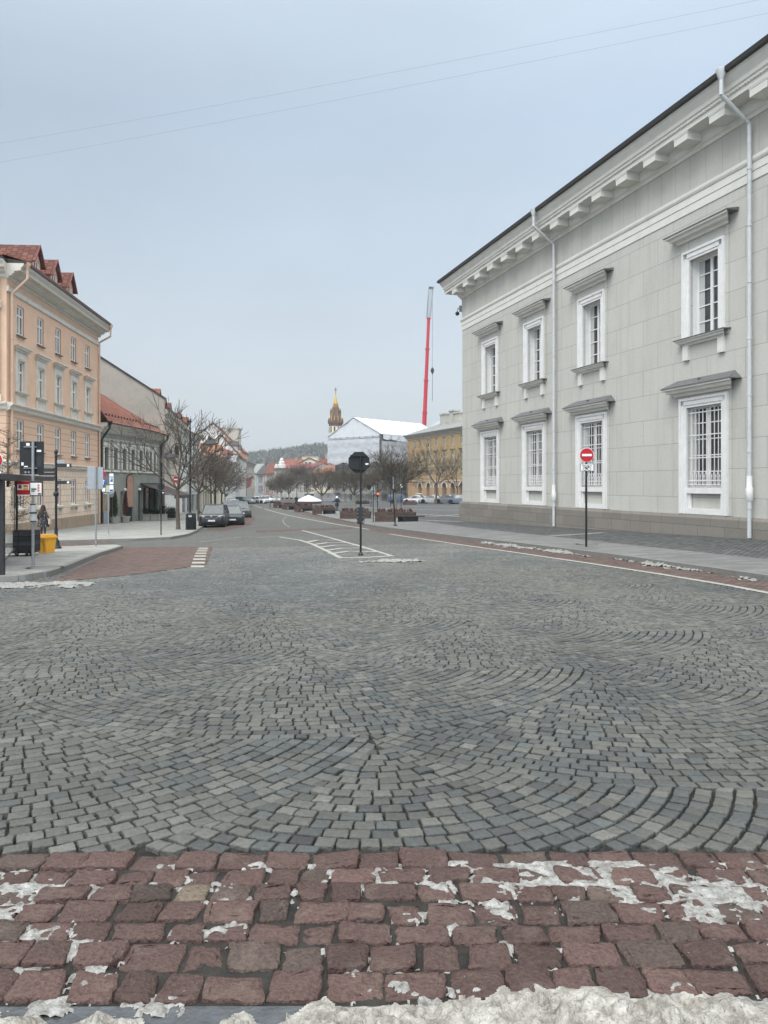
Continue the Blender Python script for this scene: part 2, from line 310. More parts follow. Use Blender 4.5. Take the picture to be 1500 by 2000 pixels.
M['spire'] = joint_mat('brown_spire_shingles', (.12, .08, .062), .5, .7, (.06, .03, .025), .05, c2=(.20, .14, .11))
M['awning'] = mat('brown_awning_cloth', (.065, .05, .048), rough=.8)
M['skin'] = mat('skin', (.45, .27, .2), rough=.6, var=.05)

exec_order = True
# ------------------------------------------------------------------ ground and paving (structure)
def pip(px, py, poly):
    """numpy point in polygon"""
    ins = np.zeros(len(px), bool); n = len(poly)
    for i in range(n):
        x1, y1 = poly[i]; x2, y2 = poly[(i + 1) % n]
        if y1 == y2: continue
        c = ((y1 > py) != (y2 > py)) & (px < (x2 - x1) * (py - y1) / (y2 - y1) + x1); ins ^= c
    return ins
import bmesh
def sheet(name, pts, off, m, maxe=2.5, kerb=0.0, kind='structure', wig=0):
    """a paving sheet following the ground; pts are plan points"""
    bm = bmesh.new(); vs = [bm.verts.new((p[0], p[1], 0)) for p in pts]; bm.faces.new(vs)
    x0 = min(p[0] for p in pts); x1 = max(p[0] for p in pts); y0 = min(p[1] for p in pts); y1 = max(p[1] for p in pts)
    st = max(maxe, (x1 - x0) / 60, 0)
    k = math.floor(x0 / st) + 1
    while k * st < x1:
        bmesh.ops.bisect_plane(bm, geom=bm.verts[:] + bm.edges[:] + bm.faces[:], plane_co=(k * st, 0, 0), plane_no=(1, 0, 0)); k += 1
    y = y0
    while y < y1:
        stp = max(maxe, y * .06); y = (math.floor(y / stp) + 1) * stp
        if y < y1: bmesh.ops.bisect_plane(bm, geom=bm.verts[:] + bm.edges[:] + bm.faces[:], plane_co=(0, y, 0), plane_no=(0, 1, 0))
    bm.normal_update()
    for f in bm.faces:
        if f.normal.z < 0: f.normal_flip()
    if kerb:
        be = [e for e in bm.edges if len(e.link_faces) == 1]
        ret = bmesh.ops.extrude_edge_only(bm, edges=be); low = set(v for v in ret['geom'] if isinstance(v, bmesh.types.BMVert))
    else: low = set()
    for v in bm.verts: v.co.z = gz(v.co.x, v.co.y) + off - (kerb if v in low else 0)
    me = bpy.data.meshes.new(name); bm.to_mesh(me); bm.free(); me.materials.append(m)
    o = bpy.data.objects.new(name, me); COL.objects.link(o); o['kind'] = kind; return o
def gp(lst, off=0): return [G(x, y, off)[:2] for x, y in lst]
def strip(pts, wd):
    """ribbon outline round a plan polyline"""
    L = []; R = []
    for i, p in enumerate(pts):
        a = pts[max(i - 1, 0)]; b = pts[min(i + 1, len(pts) - 1)]; d = np.array((b[0] - a[0], b[1] - a[1])); d = d / np.linalg.norm(d); nrm = np.array((-d[1], d[0])) * wd / 2
        L.append((p[0] + nrm[0], p[1] + nrm[1])); R.append((p[0] - nrm[0], p[1] - nrm[1]))
    return L + R[::-1]

# the base ground: one sheet out to the horizon
def base_ground():
    ys = [-12, -6] + list(np.arange(0, 60, 2.0)) + list(np.arange(60, 260, 8.0)) + [300, 400, 600, 900, 1400, 2500]
    xs = [-2000, -900, -400, -200, -120, -80, -60, -40, -30] + list(np.arange(-24, 25, 2.0)) + [30, 40, 60, 80, 120, 200, 400, 900, 2000]
    v = [(x, y, gz(x, y) - .026) for y in ys for x in xs]; n = len(xs)
    f = [(j * n + i, j * n + i + 1, (j + 1) * n + i + 1, (j + 1) * n + i) for j in range(len(ys) - 1) for i in range(n - 1)]
    mb = MB(); mb.add(v, f); o = mb.build('ground', M['mortar']); o['kind'] = 'structure'
base_ground()
Y_SETT = 30.0           # individual setts up to here, patterned sheet beyond
BAND_Y = 3.56
island = [(-400, 1128), (0, 1126), (50, 1123), (90, 1117), (120, 1108), (150, 1096), (190, 1081), (237, 1066), (225, 1063), (150, 1066), (60, 1070), (-400, 1078)]
bay = [(95, 1138), (130, 1122), (165, 1104), (200, 1088), (240, 1069), (415, 1067), (403, 1102), (283, 1120)]
rband = [(575, 1000), (640, 1017), (700, 1031), (760, 1043), (905, 1065), (1000, 1079), (1150, 1101), (1300, 1124), (1420, 1144), (1500, 1159), (1900, 1235),
         (1900, 1180), (1500, 1132), (1350, 1111), (1200, 1090), (1000, 1065), (900, 1053), (760, 1035), (690, 1024), (640, 1013), (585, 998)]
KO = .12
rpave = [(1900, 1168), (1500, 1123), (1350, 1102), (1200, 1082), (1000, 1058), (900, 1047), (760, 1030), (690, 1019), (640, 1009), (585, 995), (535, 985),
         (560, 984), (620, 992), (700, 1004), (800, 1015), (850, 1021), (905, 1029), (1100, 1050), (1250, 1066), (1500, 1092), (1900, 1130)]
sheet('road', [(-30, Y_SETT - .02), (32, Y_SETT - .02), (80, 100), (150, 260), (60, 420), (-160, 420), (-90, 200), (-30, 60)], 0, M['far_setts'])
sheet('parking_bay', gp(bay), .004, M['red_setts_far'], 1.5)
sheet('gutter_band', gp(rband), .004, M['red_setts_far'], 1.5)
island_g = gp(island, KO)
sheet('pavement', island_g, KO, M['slabs'], kerb=.16)
fpave = [(-400, 1072), (-100, 1064), (60, 1057), (190, 1053.5), (260, 1052), (330, 1049), (365, 1043), (382, 1036), (390, 1030), (412, 1018), (440, 1003), (466, 989), (488, 978), (496, 972)]
fp = gp(fpave, KO) + [(-60, 230), (-60, 40)]
sheet('pavement', fp, KO, M['slabs'], 3, kerb=.16)
sheet('pavement', gp(rpave, KO), KO, M['slabs_r'], kerb=.16)
plz = [(1900, 1130), (1500, 1092), (1250, 1066), (1100, 1050), (905, 1029), (850, 1021), (800, 1015), (700, 1004), (620, 992), (560, 984), (535, 981)]
sheet('plaza', gp(plz, KO) + [(-30, 215), (60, 190), (60, 5)], KO - .012, M['dark_setts'], 3)
# kerb stones
def kerbline(pts, wd=.16, off=KO + .004): return sheet('kerb', strip(gp(pts, KO), wd), off, M['kerb'], 2.5, kerb=KO + .03)
kerbline([(-100, 1127), (0, 1125), (50, 1122), (90, 1116), (120, 1107), (150, 1095), (190, 1080), (236, 1066)])
kerbline([(-100, 1064), (60, 1057), (190, 1053.5), (260, 1052), (330, 1049), (365, 1043), (382, 1036), (390, 1030), (412, 1018), (440, 1003), (466, 989), (488, 978)])
kerbline([(1700, 1145), (1500, 1123), (1350, 1102), (1200, 1082), (1000, 1058), (900, 1047), (760, 1030), (690, 1019), (640, 1009), (585, 995), (535, 985)])
# red strip and cross-street between the pavements
sheet('gutter_band', gp([(-50, 1075), (225, 1062), (225, 1057), (120, 1059), (-50, 1067)]), .004, M['red_setts_far'], 1.5)
sheet('gutter_band', gp([(395, 1036), (470, 1012), (486, 1001), (500, 1012), (488, 1026), (440, 1037)]), .004, M['red_setts_far'], 1.5)
sheet('gutter_band', gp([(500, 1041), (560, 1038), (690, 1033), (700, 1029), (560, 1034), (500, 1036)]), .004, M['red_setts_far'], 1.5)
# markings
def line(px, wd=.14, off=.009): return sheet('road_marking', strip(gp(px), wd), off, M['white_line'], 1.5)
line([(495, 986), (520, 995), (560, 1006), (650, 1023), (720, 1034)], .2)
line([(760, 1043), (905, 1065), (1000, 1078.5), (1150, 1100.5), (1300, 1123.5), (1420, 1143.5), (1500, 1158.5), (1700, 1197)], .17)
line([(590, 1036), (650, 1052), (700, 1066), (765, 1086)], .16); line([(505, 1050), (545, 1049), (585, 1055), (610, 1063), (640, 1077), (665, 1090)], .16)
line([(665, 1090), (700, 1090), (735, 1088), (765, 1086)], .3)
for a in ([(600, 1059), (620, 1055), (662, 1055)], [(612, 1064), (640, 1060), (680, 1060)], [(625, 1069), (655, 1065), (698, 1065)],
          [(636, 1075), (670, 1071), (717, 1071)], [(645, 1082), (680, 1077), (742, 1078)]): line(a, .32)
line([(560, 1009), (552, 1016), (556, 1024), (566, 1030)], .045)
line([(390, 1059), (470, 1049), (560, 1049)], .10); line([(520, 1041), (690, 1036)], .08)
for k in range(8):
    t = k / 7.; y = 1070 + 35 * t ** 1.5; xl = 389 - 16 * t; xr = 407 - 8 * t; h = 1.3 + 2.4 * t
    sheet('road_marking', gp([(xl, y), (xr, y), (xr - .3, y + h), (xl - .3, y + h)]), .009, M['white_line'])
for a in ([(765, 989), (1000, 989)], [(765, 994), (1000, 998)], [(700, 990), (765, 994)], [(765, 1001), (905, 1009)], [(815, 1011), (905, 1004)], [(815, 1015), (905, 1019)], [(1050, 1048), (1180, 1040)]):
    sheet('plaza_stripe', strip(gp(a, KO), .45), KO - .004, M['slabs'], 3)

# ---- real setts laid in segmental fans
ANG = atan2(-.246, .969)
E2 = np.array((-.246, .969)); E1 = np.array((.969, .246)); A0 = np.array((-.06, 5.2)); RW = 2.53; RT = 1.625; RR = 3.02
def mesh_np(name, verts, faces_list, tones, m):
    """verts (V,3); faces_list: list of (F,k) index arrays; tones: matching list of (F,3)"""
    me = bpy.data.meshes.new(name); me.vertices.add(len(verts)); me.vertices.foreach_set('co', np.asarray(verts, np.float32).ravel())
    loops = np.concatenate([f.ravel() for f in faces_list]); cnt = np.concatenate([np.full(len(f), f.shape[1]) for f in faces_list])
    me.loops.add(len(loops)); me.loops.foreach_set('vertex_index', loops.astype(np.int32))
    st = np.concatenate([[0], np.cumsum(cnt)[:-1]]); me.polygons.add(len(cnt)); me.polygons.foreach_set('loop_start', st.astype(np.int32))
    me.update(calc_edges=True)
    at = me.attributes.new('tone', 'FLOAT_COLOR', 'FACE'); c = np.concatenate(tones); c = np.concatenate([c, np.ones((len(c), 1))], 1)
    at.data.foreach_set('color', c.astype(np.float32).ravel()); me.materials.append(m)
    o = bpy.data.objects.new(name, me); COL.objects.link(o); return o
def stones_to_mesh(name, polys, ctr, tone, m, chamf=.0035, drop=.03, inset=.011, hj=.003, tilt=.02, offz=0.0, rough=0.0):
    """polys (N,K,2) outlines counter-clockwise; builds domed blocks"""
    Nn, K, _ = polys.shape
    def ins(P, d):
        v = P - ctr[:, None]; L = np.linalg.norm(v, axis=2, keepdims=True); return ctr[:, None] + v * np.maximum(0.1, (L - d) / L)
    hz = RNG.normal(0, hj, (Nn, 1)); tx = RNG.normal(0, tilt, (Nn, 1)); ty = RNG.normal(0, tilt, (Nn, 1))
    r0 = polys; r1 = ins(polys, .002); r2 = ins(polys, chamf); r3 = ins(polys, inset)
    def zz(P, dz): return ground(P[..., 0], P[..., 1]) + offz + hz + tx * (P[..., 0] - ctr[:, None, 0]) + ty * (P[..., 1] - ctr[:, None, 1]) + dz
    e3 = RNG.normal(0, rough, r3.shape[:2]) if rough else 0; e2 = RNG.normal(0, rough * .5, r3.shape[:2]) - rough * .6 if rough else 0
    V = [np.dstack([r0, zz(r0, -drop)]), np.dstack([r1, zz(r1, -.008)]), np.dstack([r2, zz(r2, -.002) + e2]), np.dstack([r3, zz(r3, 0.0) + e3])]
    V = np.concatenate(V, 1); base = (np.arange(Nn) * 4 * K)[:, None]
    fl = []; tn = []
    for j in range(3):
        for k in range(K):
            k2 = (k + 1) % K; fl.append(base + np.array([j * K + k, j * K + k2, (j + 1) * K + k2, (j + 1) * K + k])[None]); tn.append(tone * (.9 if j == 0 else 1))
    fl.append(base + np.arange(3 * K, 4 * K)[None]); tn.append(tone)
    return mesh_np(name, V.reshape(-1, 3), fl, tn, m)
def fans():
    cor = []; cen = []
    ring = .104
    for j in range(-3, 24):
        for i in range(-8, 9):
            c = np.array((2 * RW * (i + .5 * (j % 2)), RT * j)); cw = A0 + E1 * c[0] + E2 * c[1]
            if cw[1] > Y_SETT + 4 or cw[1] < -1 or abs(cw[0]) > .55 * max(cw[1], 3) + 6: continue
            for k in range(0, 29):
                ra = .03 + k * ring; rb = ra + ring
                if rb > RR + .03: break
                rm = (ra + rb) / 2; n = max(3, int(round(2 * pi * rm / RNG.uniform(.103, .125)))); a = (np.arange(n) + RNG.uniform(0, 1) + RNG.uniform(-.10, .10, n)) * 2 * pi / n
                a0 = a; a1 = np.roll(a, -1).copy(); a1[-1] += 2 * pi
                if n < 4: continue
                g = .0068; ga = .0042 / rm
                P = np.stack([np.stack([c[0] + rr * np.sin(aa), c[1] - rr * np.cos(aa)], 1) for rr, aa in ((rb - g, a0 + ga), (rb - g, a1 - ga), (ra + g, a1 - ga), (ra + g, a0 + ga))], 1)
                am = (a0 + a1) / 2; cc = np.stack([c[0] + rm * np.sin(am), c[1] - rm * np.cos(am)], 1)
                P = P + RNG.normal(0, .0022, P.shape)
                # belongs to this fan?
                ok = np.ones(len(cc), bool)
                for dx in (-RW, RW):
                    d = np.linalg.norm(cc - (c + (dx, RT)), axis=1); ok &= d > RR - .012
                ok &= np.abs(cc[:, 0] - c[0]) < RW + .012; ok &= cc[:, 1] < c[1] + .05
                P = P[ok]; cc = cc[ok]
                if not len(P): continue
                for dx in (-RW, RW):
                    q = c + (dx, RT); v = P - q; d = np.linalg.norm(v, axis=2, keepdims=True)
                    P = np.where(d < RR + .004, q + v / d * (RR + .004), P)
                P[..., 0] = np.clip(P[..., 0], c[0] - RW + .004, c[0] + RW - .004)
                cor.append(P); cen.append(P.mean(1))
    P = np.concatenate(cor); P = A0 + P[..., :1] * E1 + P[..., 1:] * E2; c = P.mean(1)
    keep = (c[:, 1] > BAND_Y + .015) & (c[:, 1] < Y_SETT) & (np.abs(c[:, 0]) < .5 * c[:, 1] + 2.6)
    P = P[keep]; P[..., 1] = np.maximum(P[..., 1], BAND_Y + .006); c = P.mean(1)
    ar = .5 * np.abs((P[:, 0, 0] - P[:, 2, 0]) * (P[:, 1, 1] - P[:, 3, 1]) - (P[:, 1, 0] - P[:, 3, 0]) * (P[:, 0, 1] - P[:, 2, 1]))
    keep = ar > .0022
    for poly, off in ((island_g, 0), (gp(bay), 0), (gp(rband), 0), (gp(rpave, KO), 0), ([(30, 5)] + gp(plz[:6], KO) + [(60, 40)], 0)):
        keep &= ~pip(c[:, 0], c[:, 1], poly)
    P = P[keep]; c = c[keep]
    # orientation: make counter-clockwise
    s = np.zeros(len(P))
    for k in range(4):
        k2 = (k + 1) % 4; s += P[:, k, 0] * P[:, k2, 1] - P[:, k2, 0] * P[:, k, 1]
    P[s < 0] = P[s < 0][:, ::-1]
    # stone kinds: dark basalt with runs of lighter granite
    big = fbm(c[:, 0] * .42 + 7, c[:, 1] * .42 + 3, 3, 2); med = fbm(c[:, 0] * 1.5, c[:, 1] * 1.5, 2, 9); r = RNG.uniform(0, 1, len(c))
    light = (big * .75 + med * .45 + r * .42) > .80
    v = RNG.normal(0, 1, len(c))
    dk = np.stack([.056 + .008 * v, .061 + .009 * v, .061 + .009 * v], 1); lt = np.stack([.080 + .013 * v, .081 + .013 * v, .074 + .012 * v], 1)
    tone = np.clip(np.where(light[:, None], lt, dk), .03, .4)
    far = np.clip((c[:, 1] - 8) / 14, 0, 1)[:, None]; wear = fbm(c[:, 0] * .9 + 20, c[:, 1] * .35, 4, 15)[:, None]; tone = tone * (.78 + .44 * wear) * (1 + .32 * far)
    near = c[:, 1] < 13
    # near stones: cut corners + wavering edges (12 points)
    Pn = P[near]; K = []
    for k in range(4):
        a = Pn[:, k]; b = Pn[:, (k + 1) % 4]; z = Pn[:, k - 1]
        K.append(a + (z - a) * RNG.uniform(.02, .08, (len(a), 1)) + RNG.normal(0, .001, a.shape)); K.append(a + (b - a) * RNG.uniform(.02, .08, (len(a), 1)) + RNG.normal(0, .001, a.shape)); K.append((a + b) / 2 + RNG.normal(0, .0025, a.shape))
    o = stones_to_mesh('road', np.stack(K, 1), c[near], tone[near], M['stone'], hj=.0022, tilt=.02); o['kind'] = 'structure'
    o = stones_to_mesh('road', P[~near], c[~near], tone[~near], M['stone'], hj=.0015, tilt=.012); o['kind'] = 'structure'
fans()
# ---- the band of big red setts at our feet
def red_band():
    polys = []; cs = []; y = BAND_Y; k = 0
    while y > 2.53:
        d = .165 if k == 0 else RNG.uniform(.125, .165); x = -3.4 + RNG.uniform(0, .1)
        while x < 3.4:
            wd = RNG.uniform(.135, .225) if k else RNG.uniform(.17, .235)
            g = .005 if k else .003; sk = .02 * x
            q = np.array([(x + g, y - d + g), (x + wd - g, y - d + g), (x + wd - g + sk * .3, y - g), (x + g + sk * .3, y - g)]) + RNG.normal(0, .0085 if k else .005, (4, 2))
            q[:, 1] += .016 * np.sin(q[:, 0] * 2.1 + k) * (k > 0); q[:, 1] = np.maximum(q[:, 1], 2.435 + .006 * np.sin(q[:, 0] * 9)); pts = []
            for e in range(4):
                a = q[e]; b = q[(e + 1) % 4]
                for t in (.035, .28, .5, .72, .965): pts.append(a + (b - a) * t + RNG.normal(0, .0032, 2))
            c = q.mean(0); pts = np.array(pts)
            for e in range(4):      # round corners
                i0 = (e * 5 + 4) % 20; i1 = (e * 5 + 5) % 20
                for ii in (i0, i1): pts[ii] = pts[ii] + (c - pts[ii]) * .02
            polys.append(pts); cs.append(c); x += wd
        y -= d; k += 1
    P = np.array(polys); c = np.array(cs); v = RNG.normal(0, 1, (len(c), 1)); u = RNG.uniform(0, 1, (len(c), 1))
    tone = np.array((.076, .047, .042)) * (1 + .13 * v); tone = np.where(u > .985, np.array((.13, .105, .08)), tone); tone = np.where(u < .12, tone * np.array((.9, 1.05, 1.02)), tone)
    o = stones_to_mesh('red_sett_crossing', P, c, np.clip(tone, .02, .5), M['redsett'], chamf=.005, inset=.026, hj=.005, tilt=.04, offz=.006, rough=.0035); o['kind'] = 'structure'
red_band()
def heightsheet(name, x0, x1, y0, y1, st, fn, m, label, cut=None, thick=None):
    xs = np.arange(x0, x1, st); ys = np.arange(y0, y1, st); XX, YY = np.meshgrid(xs, ys); H = fn(XX, YY)
    ok = H > -.5; V = np.stack([XX, YY, ground(XX, YY) + H], 2).reshape(-1, 3); n = len(xs)
    idx = np.arange(len(V)).reshape(XX.shape); q = np.stack([idx[:-1, :-1], idx[:-1, 1:], idx[1:, 1:], idx[1:, :-1]], 2).reshape(-1, 4)
    okf = ok.reshape(-1)[q].all(1); q = q[okf]; used = np.unique(q); mp_ = np.zeros(len(V), int); mp_[used] = np.arange(len(used))
    me = bpy.data.meshes.new(name); me.from_pydata(V[used].tolist(), [], mp_[q].tolist()); me.materials.append(m)
    me.polygons.foreach_set('use_smooth', [True] * len(me.polygons))
    o = bpy.data.objects.new(name, me); COL.objects.link(o); return tag(o, label, 'snow', None, 'stuff')
def f_joint(x, y):
    a = fbm(x * 1.3 + 8.3, y * 2.6 + 4, 3, 17); b = fbm(x * 9, y * 9, 3, 6); c_ = fbm(x * 40, y * 40, 2, 8)
    side = np.clip(1 - np.abs(x - .9) / 1.2, 0, 1) * np.clip(1 - np.abs(y - 3.25) / .35, 0, 1) * .16 + 0
    mk = .75 * (a - .5) + .75 * (b - .5) + side * .6 - .10 + .25 * (c_ - .5); h = np.clip(mk * .12, -.014, .004) - .003 + (c_ - .5) * .008 + np.clip((mk - .13) * .12, 0, .010)
    h = np.where(h < -.012, -1, h); return h
heightsheet('snow', -2.1, 2.1, 2.42, 3.45, .008, f_joint, M['ice'], 'thin patches of refrozen snow in the joints between the red setts')
def f_grit(x, y): return -.0105 + .006 * (fbm(x * 30, y * 30, 3, 2) - .5) - .1 * 0 + np.where(y > BAND_Y - .01, -1, 0)
o = heightsheet('joint_grit', -2.6, 2.6, 2.30, BAND_Y, .012, f_grit, M['mortar'], 'dark wet grit filling the joints of the red setts'); o['kind'] = 'structure'; del o['category']
def f_bank(x, y):
    edge = 2.50 + .05 * (fbm(x * 2.2 + 5, x * 0 + 2, 3, 4) - .5) * 2 - np.clip((-.20 - x) * .8, 0, .115) + .20 * (fbm(x * 9, y * 6, 4, 14) - .5)
    t = (edge - y); big = fbm(x * 3.2, y * 3.2, 4, 3); fine = fbm(x * 26, y * 26, 4, 12); lump = np.abs(fbm(x * 9, y * 9, 3, 21) - .5) * 2
    h = np.where(t > 0, .006 + .075 * np.clip(t, 0, .35) ** .8 * (.1 + big * 1.5) + .055 * (fine - .5) * np.clip(t * 14, 0, 1) + .05 * lump * np.clip(t * 10, 0, 1) + .05 * np.clip(fbm(x * 16, y * 16, 2, 77) - .62, 0, 1) * 2, -1)
    return h
heightsheet('snow_bank', -2.6, 2.6, 1.55, 2.62, .007, f_bank, M['snow'], 'dirty ridge of old snow heaped along the gutter below the red setts')
sheet('gutter', [(-3.4, 1.2), (3.4, 1.2), (3.4, 2.475), (-3.4, 2.475)], -.008, M['wet'], 1)
def spill(cx, cy, rx, ry, h0, seed):
    def f(x, y):
        r = ((x - cx) / rx) ** 2 + ((y - cy) / ry) ** 2; n = fbm(x * 2.2, y * 2.2, 4, seed); k = fbm(x * 12, y * 12, 3, seed + 4)
        v = (1 - r) * .45 + n - .62 + .5 * (k - .5); return np.where(v > 0, .004 + h0 * np.clip(v * 2, 0, 1) * (.5 + k), -1)
    return f
p = G(20, 1146); heightsheet('snow', p[0] - 3.4, p[0] + 1.7, p[1] - .9, p[1] + 1.6, .05, spill(p[0], p[1] + .2, 2.2, .75, .05, 31), M['ice'], 'patch of melting snow on the road beside the near left kerb')
p = G(770, 1097); heightsheet('snow', p[0] - 1.4, p[0] + 1.2, p[1] - .5, p[1] + .5, .035, spill(p[0], p[1], 1.0, .28, .07, 44), M['ice'], 'small lumps of snow just in front of the octagonal sign post')
def f_kerb(x, y):
    P0 = np.array(gp([(905, 1054), (1000, 1066), (1200, 1091), (1350, 1112), (1500, 1135), (1700, 1160)])); h = np.full(x.shape, -1.0); tt = np.interp(-y, -P0[:, 1], P0[:, 0])
    d = tt - x; n = fbm(x * 1.1, y * 1.1, 4, 51); k = fbm(x * 9, y * 9, 3, 8); v = n + .55 * (k - .5) - .42 - np.abs(d - .20) * .8
    return np.where((v > 0) & (d > -.02), .006 + .09 * np.clip(v * 2.5, 0, 1) * (.4 + k), -1)
heightsheet('snow', 3.5, 11.5, 13.5, 35, .05, f_kerb, M['ice'], 'line of leftover snow along the kerb in front of the grey civic building')

# ------------------------------------------------------------------ building kit
def wall_holes(mb, x0, x1, z0, z1, holes, depth=.25, y=0.0):
    """front wall at y with real openings (hx0,hx1,hz0,hz1) and reveals"""
    xs = sorted(set([x0, x1] + [h[0] for h in holes] + [h[1] for h in holes])); zs = sorted(set([z0, z1] + [h[2] for h in holes] + [h[3] for h in holes]))
    for a, b in zip(xs[:-1], xs[1:]):
        for c, d in zip(zs[:-1], zs[1:]):
            mx_ = (a + b) / 2; mz_ = (c + d) / 2
            if any(h[0] < mx_ < h[1] and h[2] < mz_ < h[3] for h in holes): continue
            mb.add([(a, y, c), (b, y, c), (b, y, d), (a, y, d)], [(3, 2, 1, 0)])
    for h in holes:
        a, b, c, d = h[:4]; q = y - depth
        mb.add([(a, y, c), (b, y, c), (b, y, d), (a, y, d), (a, q, c), (b, q, c), (b, q, d), (a, q, d)], [(0, 4, 7, 3), (1, 2, 6, 5), (2, 3, 7, 6), (0, 1, 5, 4)])
    return mb
def shell(mb, x0, x1, z0, z1, dep):
    """sides and back of a block, front left open for wall_holes"""
    mb.add([(x0, 0, z0), (x1, 0, z0), (x1, -dep, z0), (x0, -dep, z0), (x0, 0, z1), (x1, 0, z1), (x1, -dep, z1), (x0, -dep, z1)],
           [(1, 2, 6, 5), (2, 3, 7, 6), (3, 0, 4, 7), (4, 5, 6, 7)]); return mb
def window(root, xc, w_, z0, z1, dep=.22, fm='white', gm='glass', ft=.095, cols=2, rows=2, split=.68, surround=None, sm='white', curtain=False):
    x0 = xc - w_ / 2; x1 = xc + w_ / 2; b = MB(); y = -dep
    if surround:
        s = surround; b.box(x0 - s, x0, 0, .06, z0, z1 + s); b.box(x1, x1 + s, 0, .06, z0, z1 + s); b.box(x0, x1, 0, .06, z1, z1 + s)
        b.box(x0 - s * .45, x0 - .02, .06, .09, z0, z1 + s * .4); b.box(x1 + .02, x1 + s * .45, .06, .09, z0, z1 + s * .4); b.box(x0 - s * .45, x1 + s * .45, .06, .09, z1 + s * .4, z1 + s * .75)
        wn = b.build('window', M[sm], root); b = MB(); par = wn
    else: par = root
    b.box(x0, x0 + ft, y, y + .06, z0, z1); b.box(x1 - ft, x1, y, y + .06, z0, z1); b.box(x0 + ft, x1 - ft, y, y + .06, z1 - ft, z1); b.box(x0 + ft, x1 - ft, y, y + .06, z0, z0 + ft)
    for c in range(1, cols): xm = x0 + (x1 - x0) * c / cols; b.box(xm - ft * .45, xm + ft * .45, y + .003, y + .063, z0 + ft, z1 - ft)
    if rows == 2: zm = z0 + (z1 - z0) * split; b.box(x0 + ft, x1 - ft, y + .006, y + .07, zm - ft * .45, zm + ft * .45)
    else:
        for r in range(1, rows): zm = z0 + (z1 - z0) * r / rows; b.box(x0 + ft, x1 - ft, y + .006, y + .05, zm - .02, zm + .02)
    f = b.build('frame' if surround else 'window', M[fm], par)
    g = MB().box(x0 + .01, x1 - .01, y - .03, y + .02, z0 + .01, z1 - .01).build('pane', M[gm], par if surround else f)
    if curtain:
        h = (x1 - x0) * .26
        MB().box(x0 + ft, x0 + ft + h, y + .021, y + .027, z0 + ft, z1 - ft).build('curtain', M['curtain'], par if surround else f)
        MB().box(x1 - ft - h, x1 - ft, y + .021, y + .027, z0 + ft, z1 - ft).build('curtain', M['curtain'], par if surround else f)
    return par if surround else f
def hood(x0, x1, z0, h, p, y=0):
    """stepped cornice over an opening"""
    return MB().prof([(y, z0), (y + p * .3, z0 + h * .02), (y + p * .34, z0 + h * .34), (y + p * .72, z0 + h * .42), (y + p * .76, z0 + h * .72), (y + p, z0 + h * .8), (y + p, z0 + h), (y, z0 + h)], x0 + p, x1 - p, 1.0)
def roofmesh(pts, faces, th, name, m, root):
    """a roof given by planes, thickened downwards"""
    b = MB()
    for f in faces:
        P = [np.array(pts[i], float) for i in f]; Q = [p - np.array((0, 0, th)) for p in P]; n = len(P)
        b.add(P + Q, [tuple(range(n)), tuple(range(2 * n - 1, n - 1, -1))] + [(i, i + n, (i + 1) % n + n, (i + 1) % n) for i in range(n)])
    return b.build(name, M[m], root)
def downpipe(root, x, z0, z1, out=.12, r=.06, m='pipe', top=None, boot=None):
    b = MB()
    if top:      # (y_gutter, z_gutter, z_bend)
        yg, zg, zb = top; b.lathe([(r * .9, -.35), (r * 1.2, -.3), (r * 2.6, .02), (r * 2.6, .06)], (x, yg, zg), 10)
        b.path([(x, yg, zg - .3), (x, yg, zg - .85), (x, out, zb), (x, out, z0)], r, 10)
    else: b.tube((x, out, z0), (x, out, z1), r, r, 10)
    for k in range(int((z1 - z0) / 2.0)): b.lathe([(r * 1.25, 0), (r * 1.25, .07)], (x, out, z0 + 1 + k * 2.0), 10)
    o = b.build('drainpipe', M[m], root, True)
    if boot: MB().lathe([(r * .95, -boot), (r * .95, -.9), (r * 1.7, -.85), (r * 1.7, -.45), (r * 1.35, -.4), (r * 1.35, 0)], (x, out, z0 + boot * .99), 10).build('pipe_foot', M['white'], o, True)
    return o

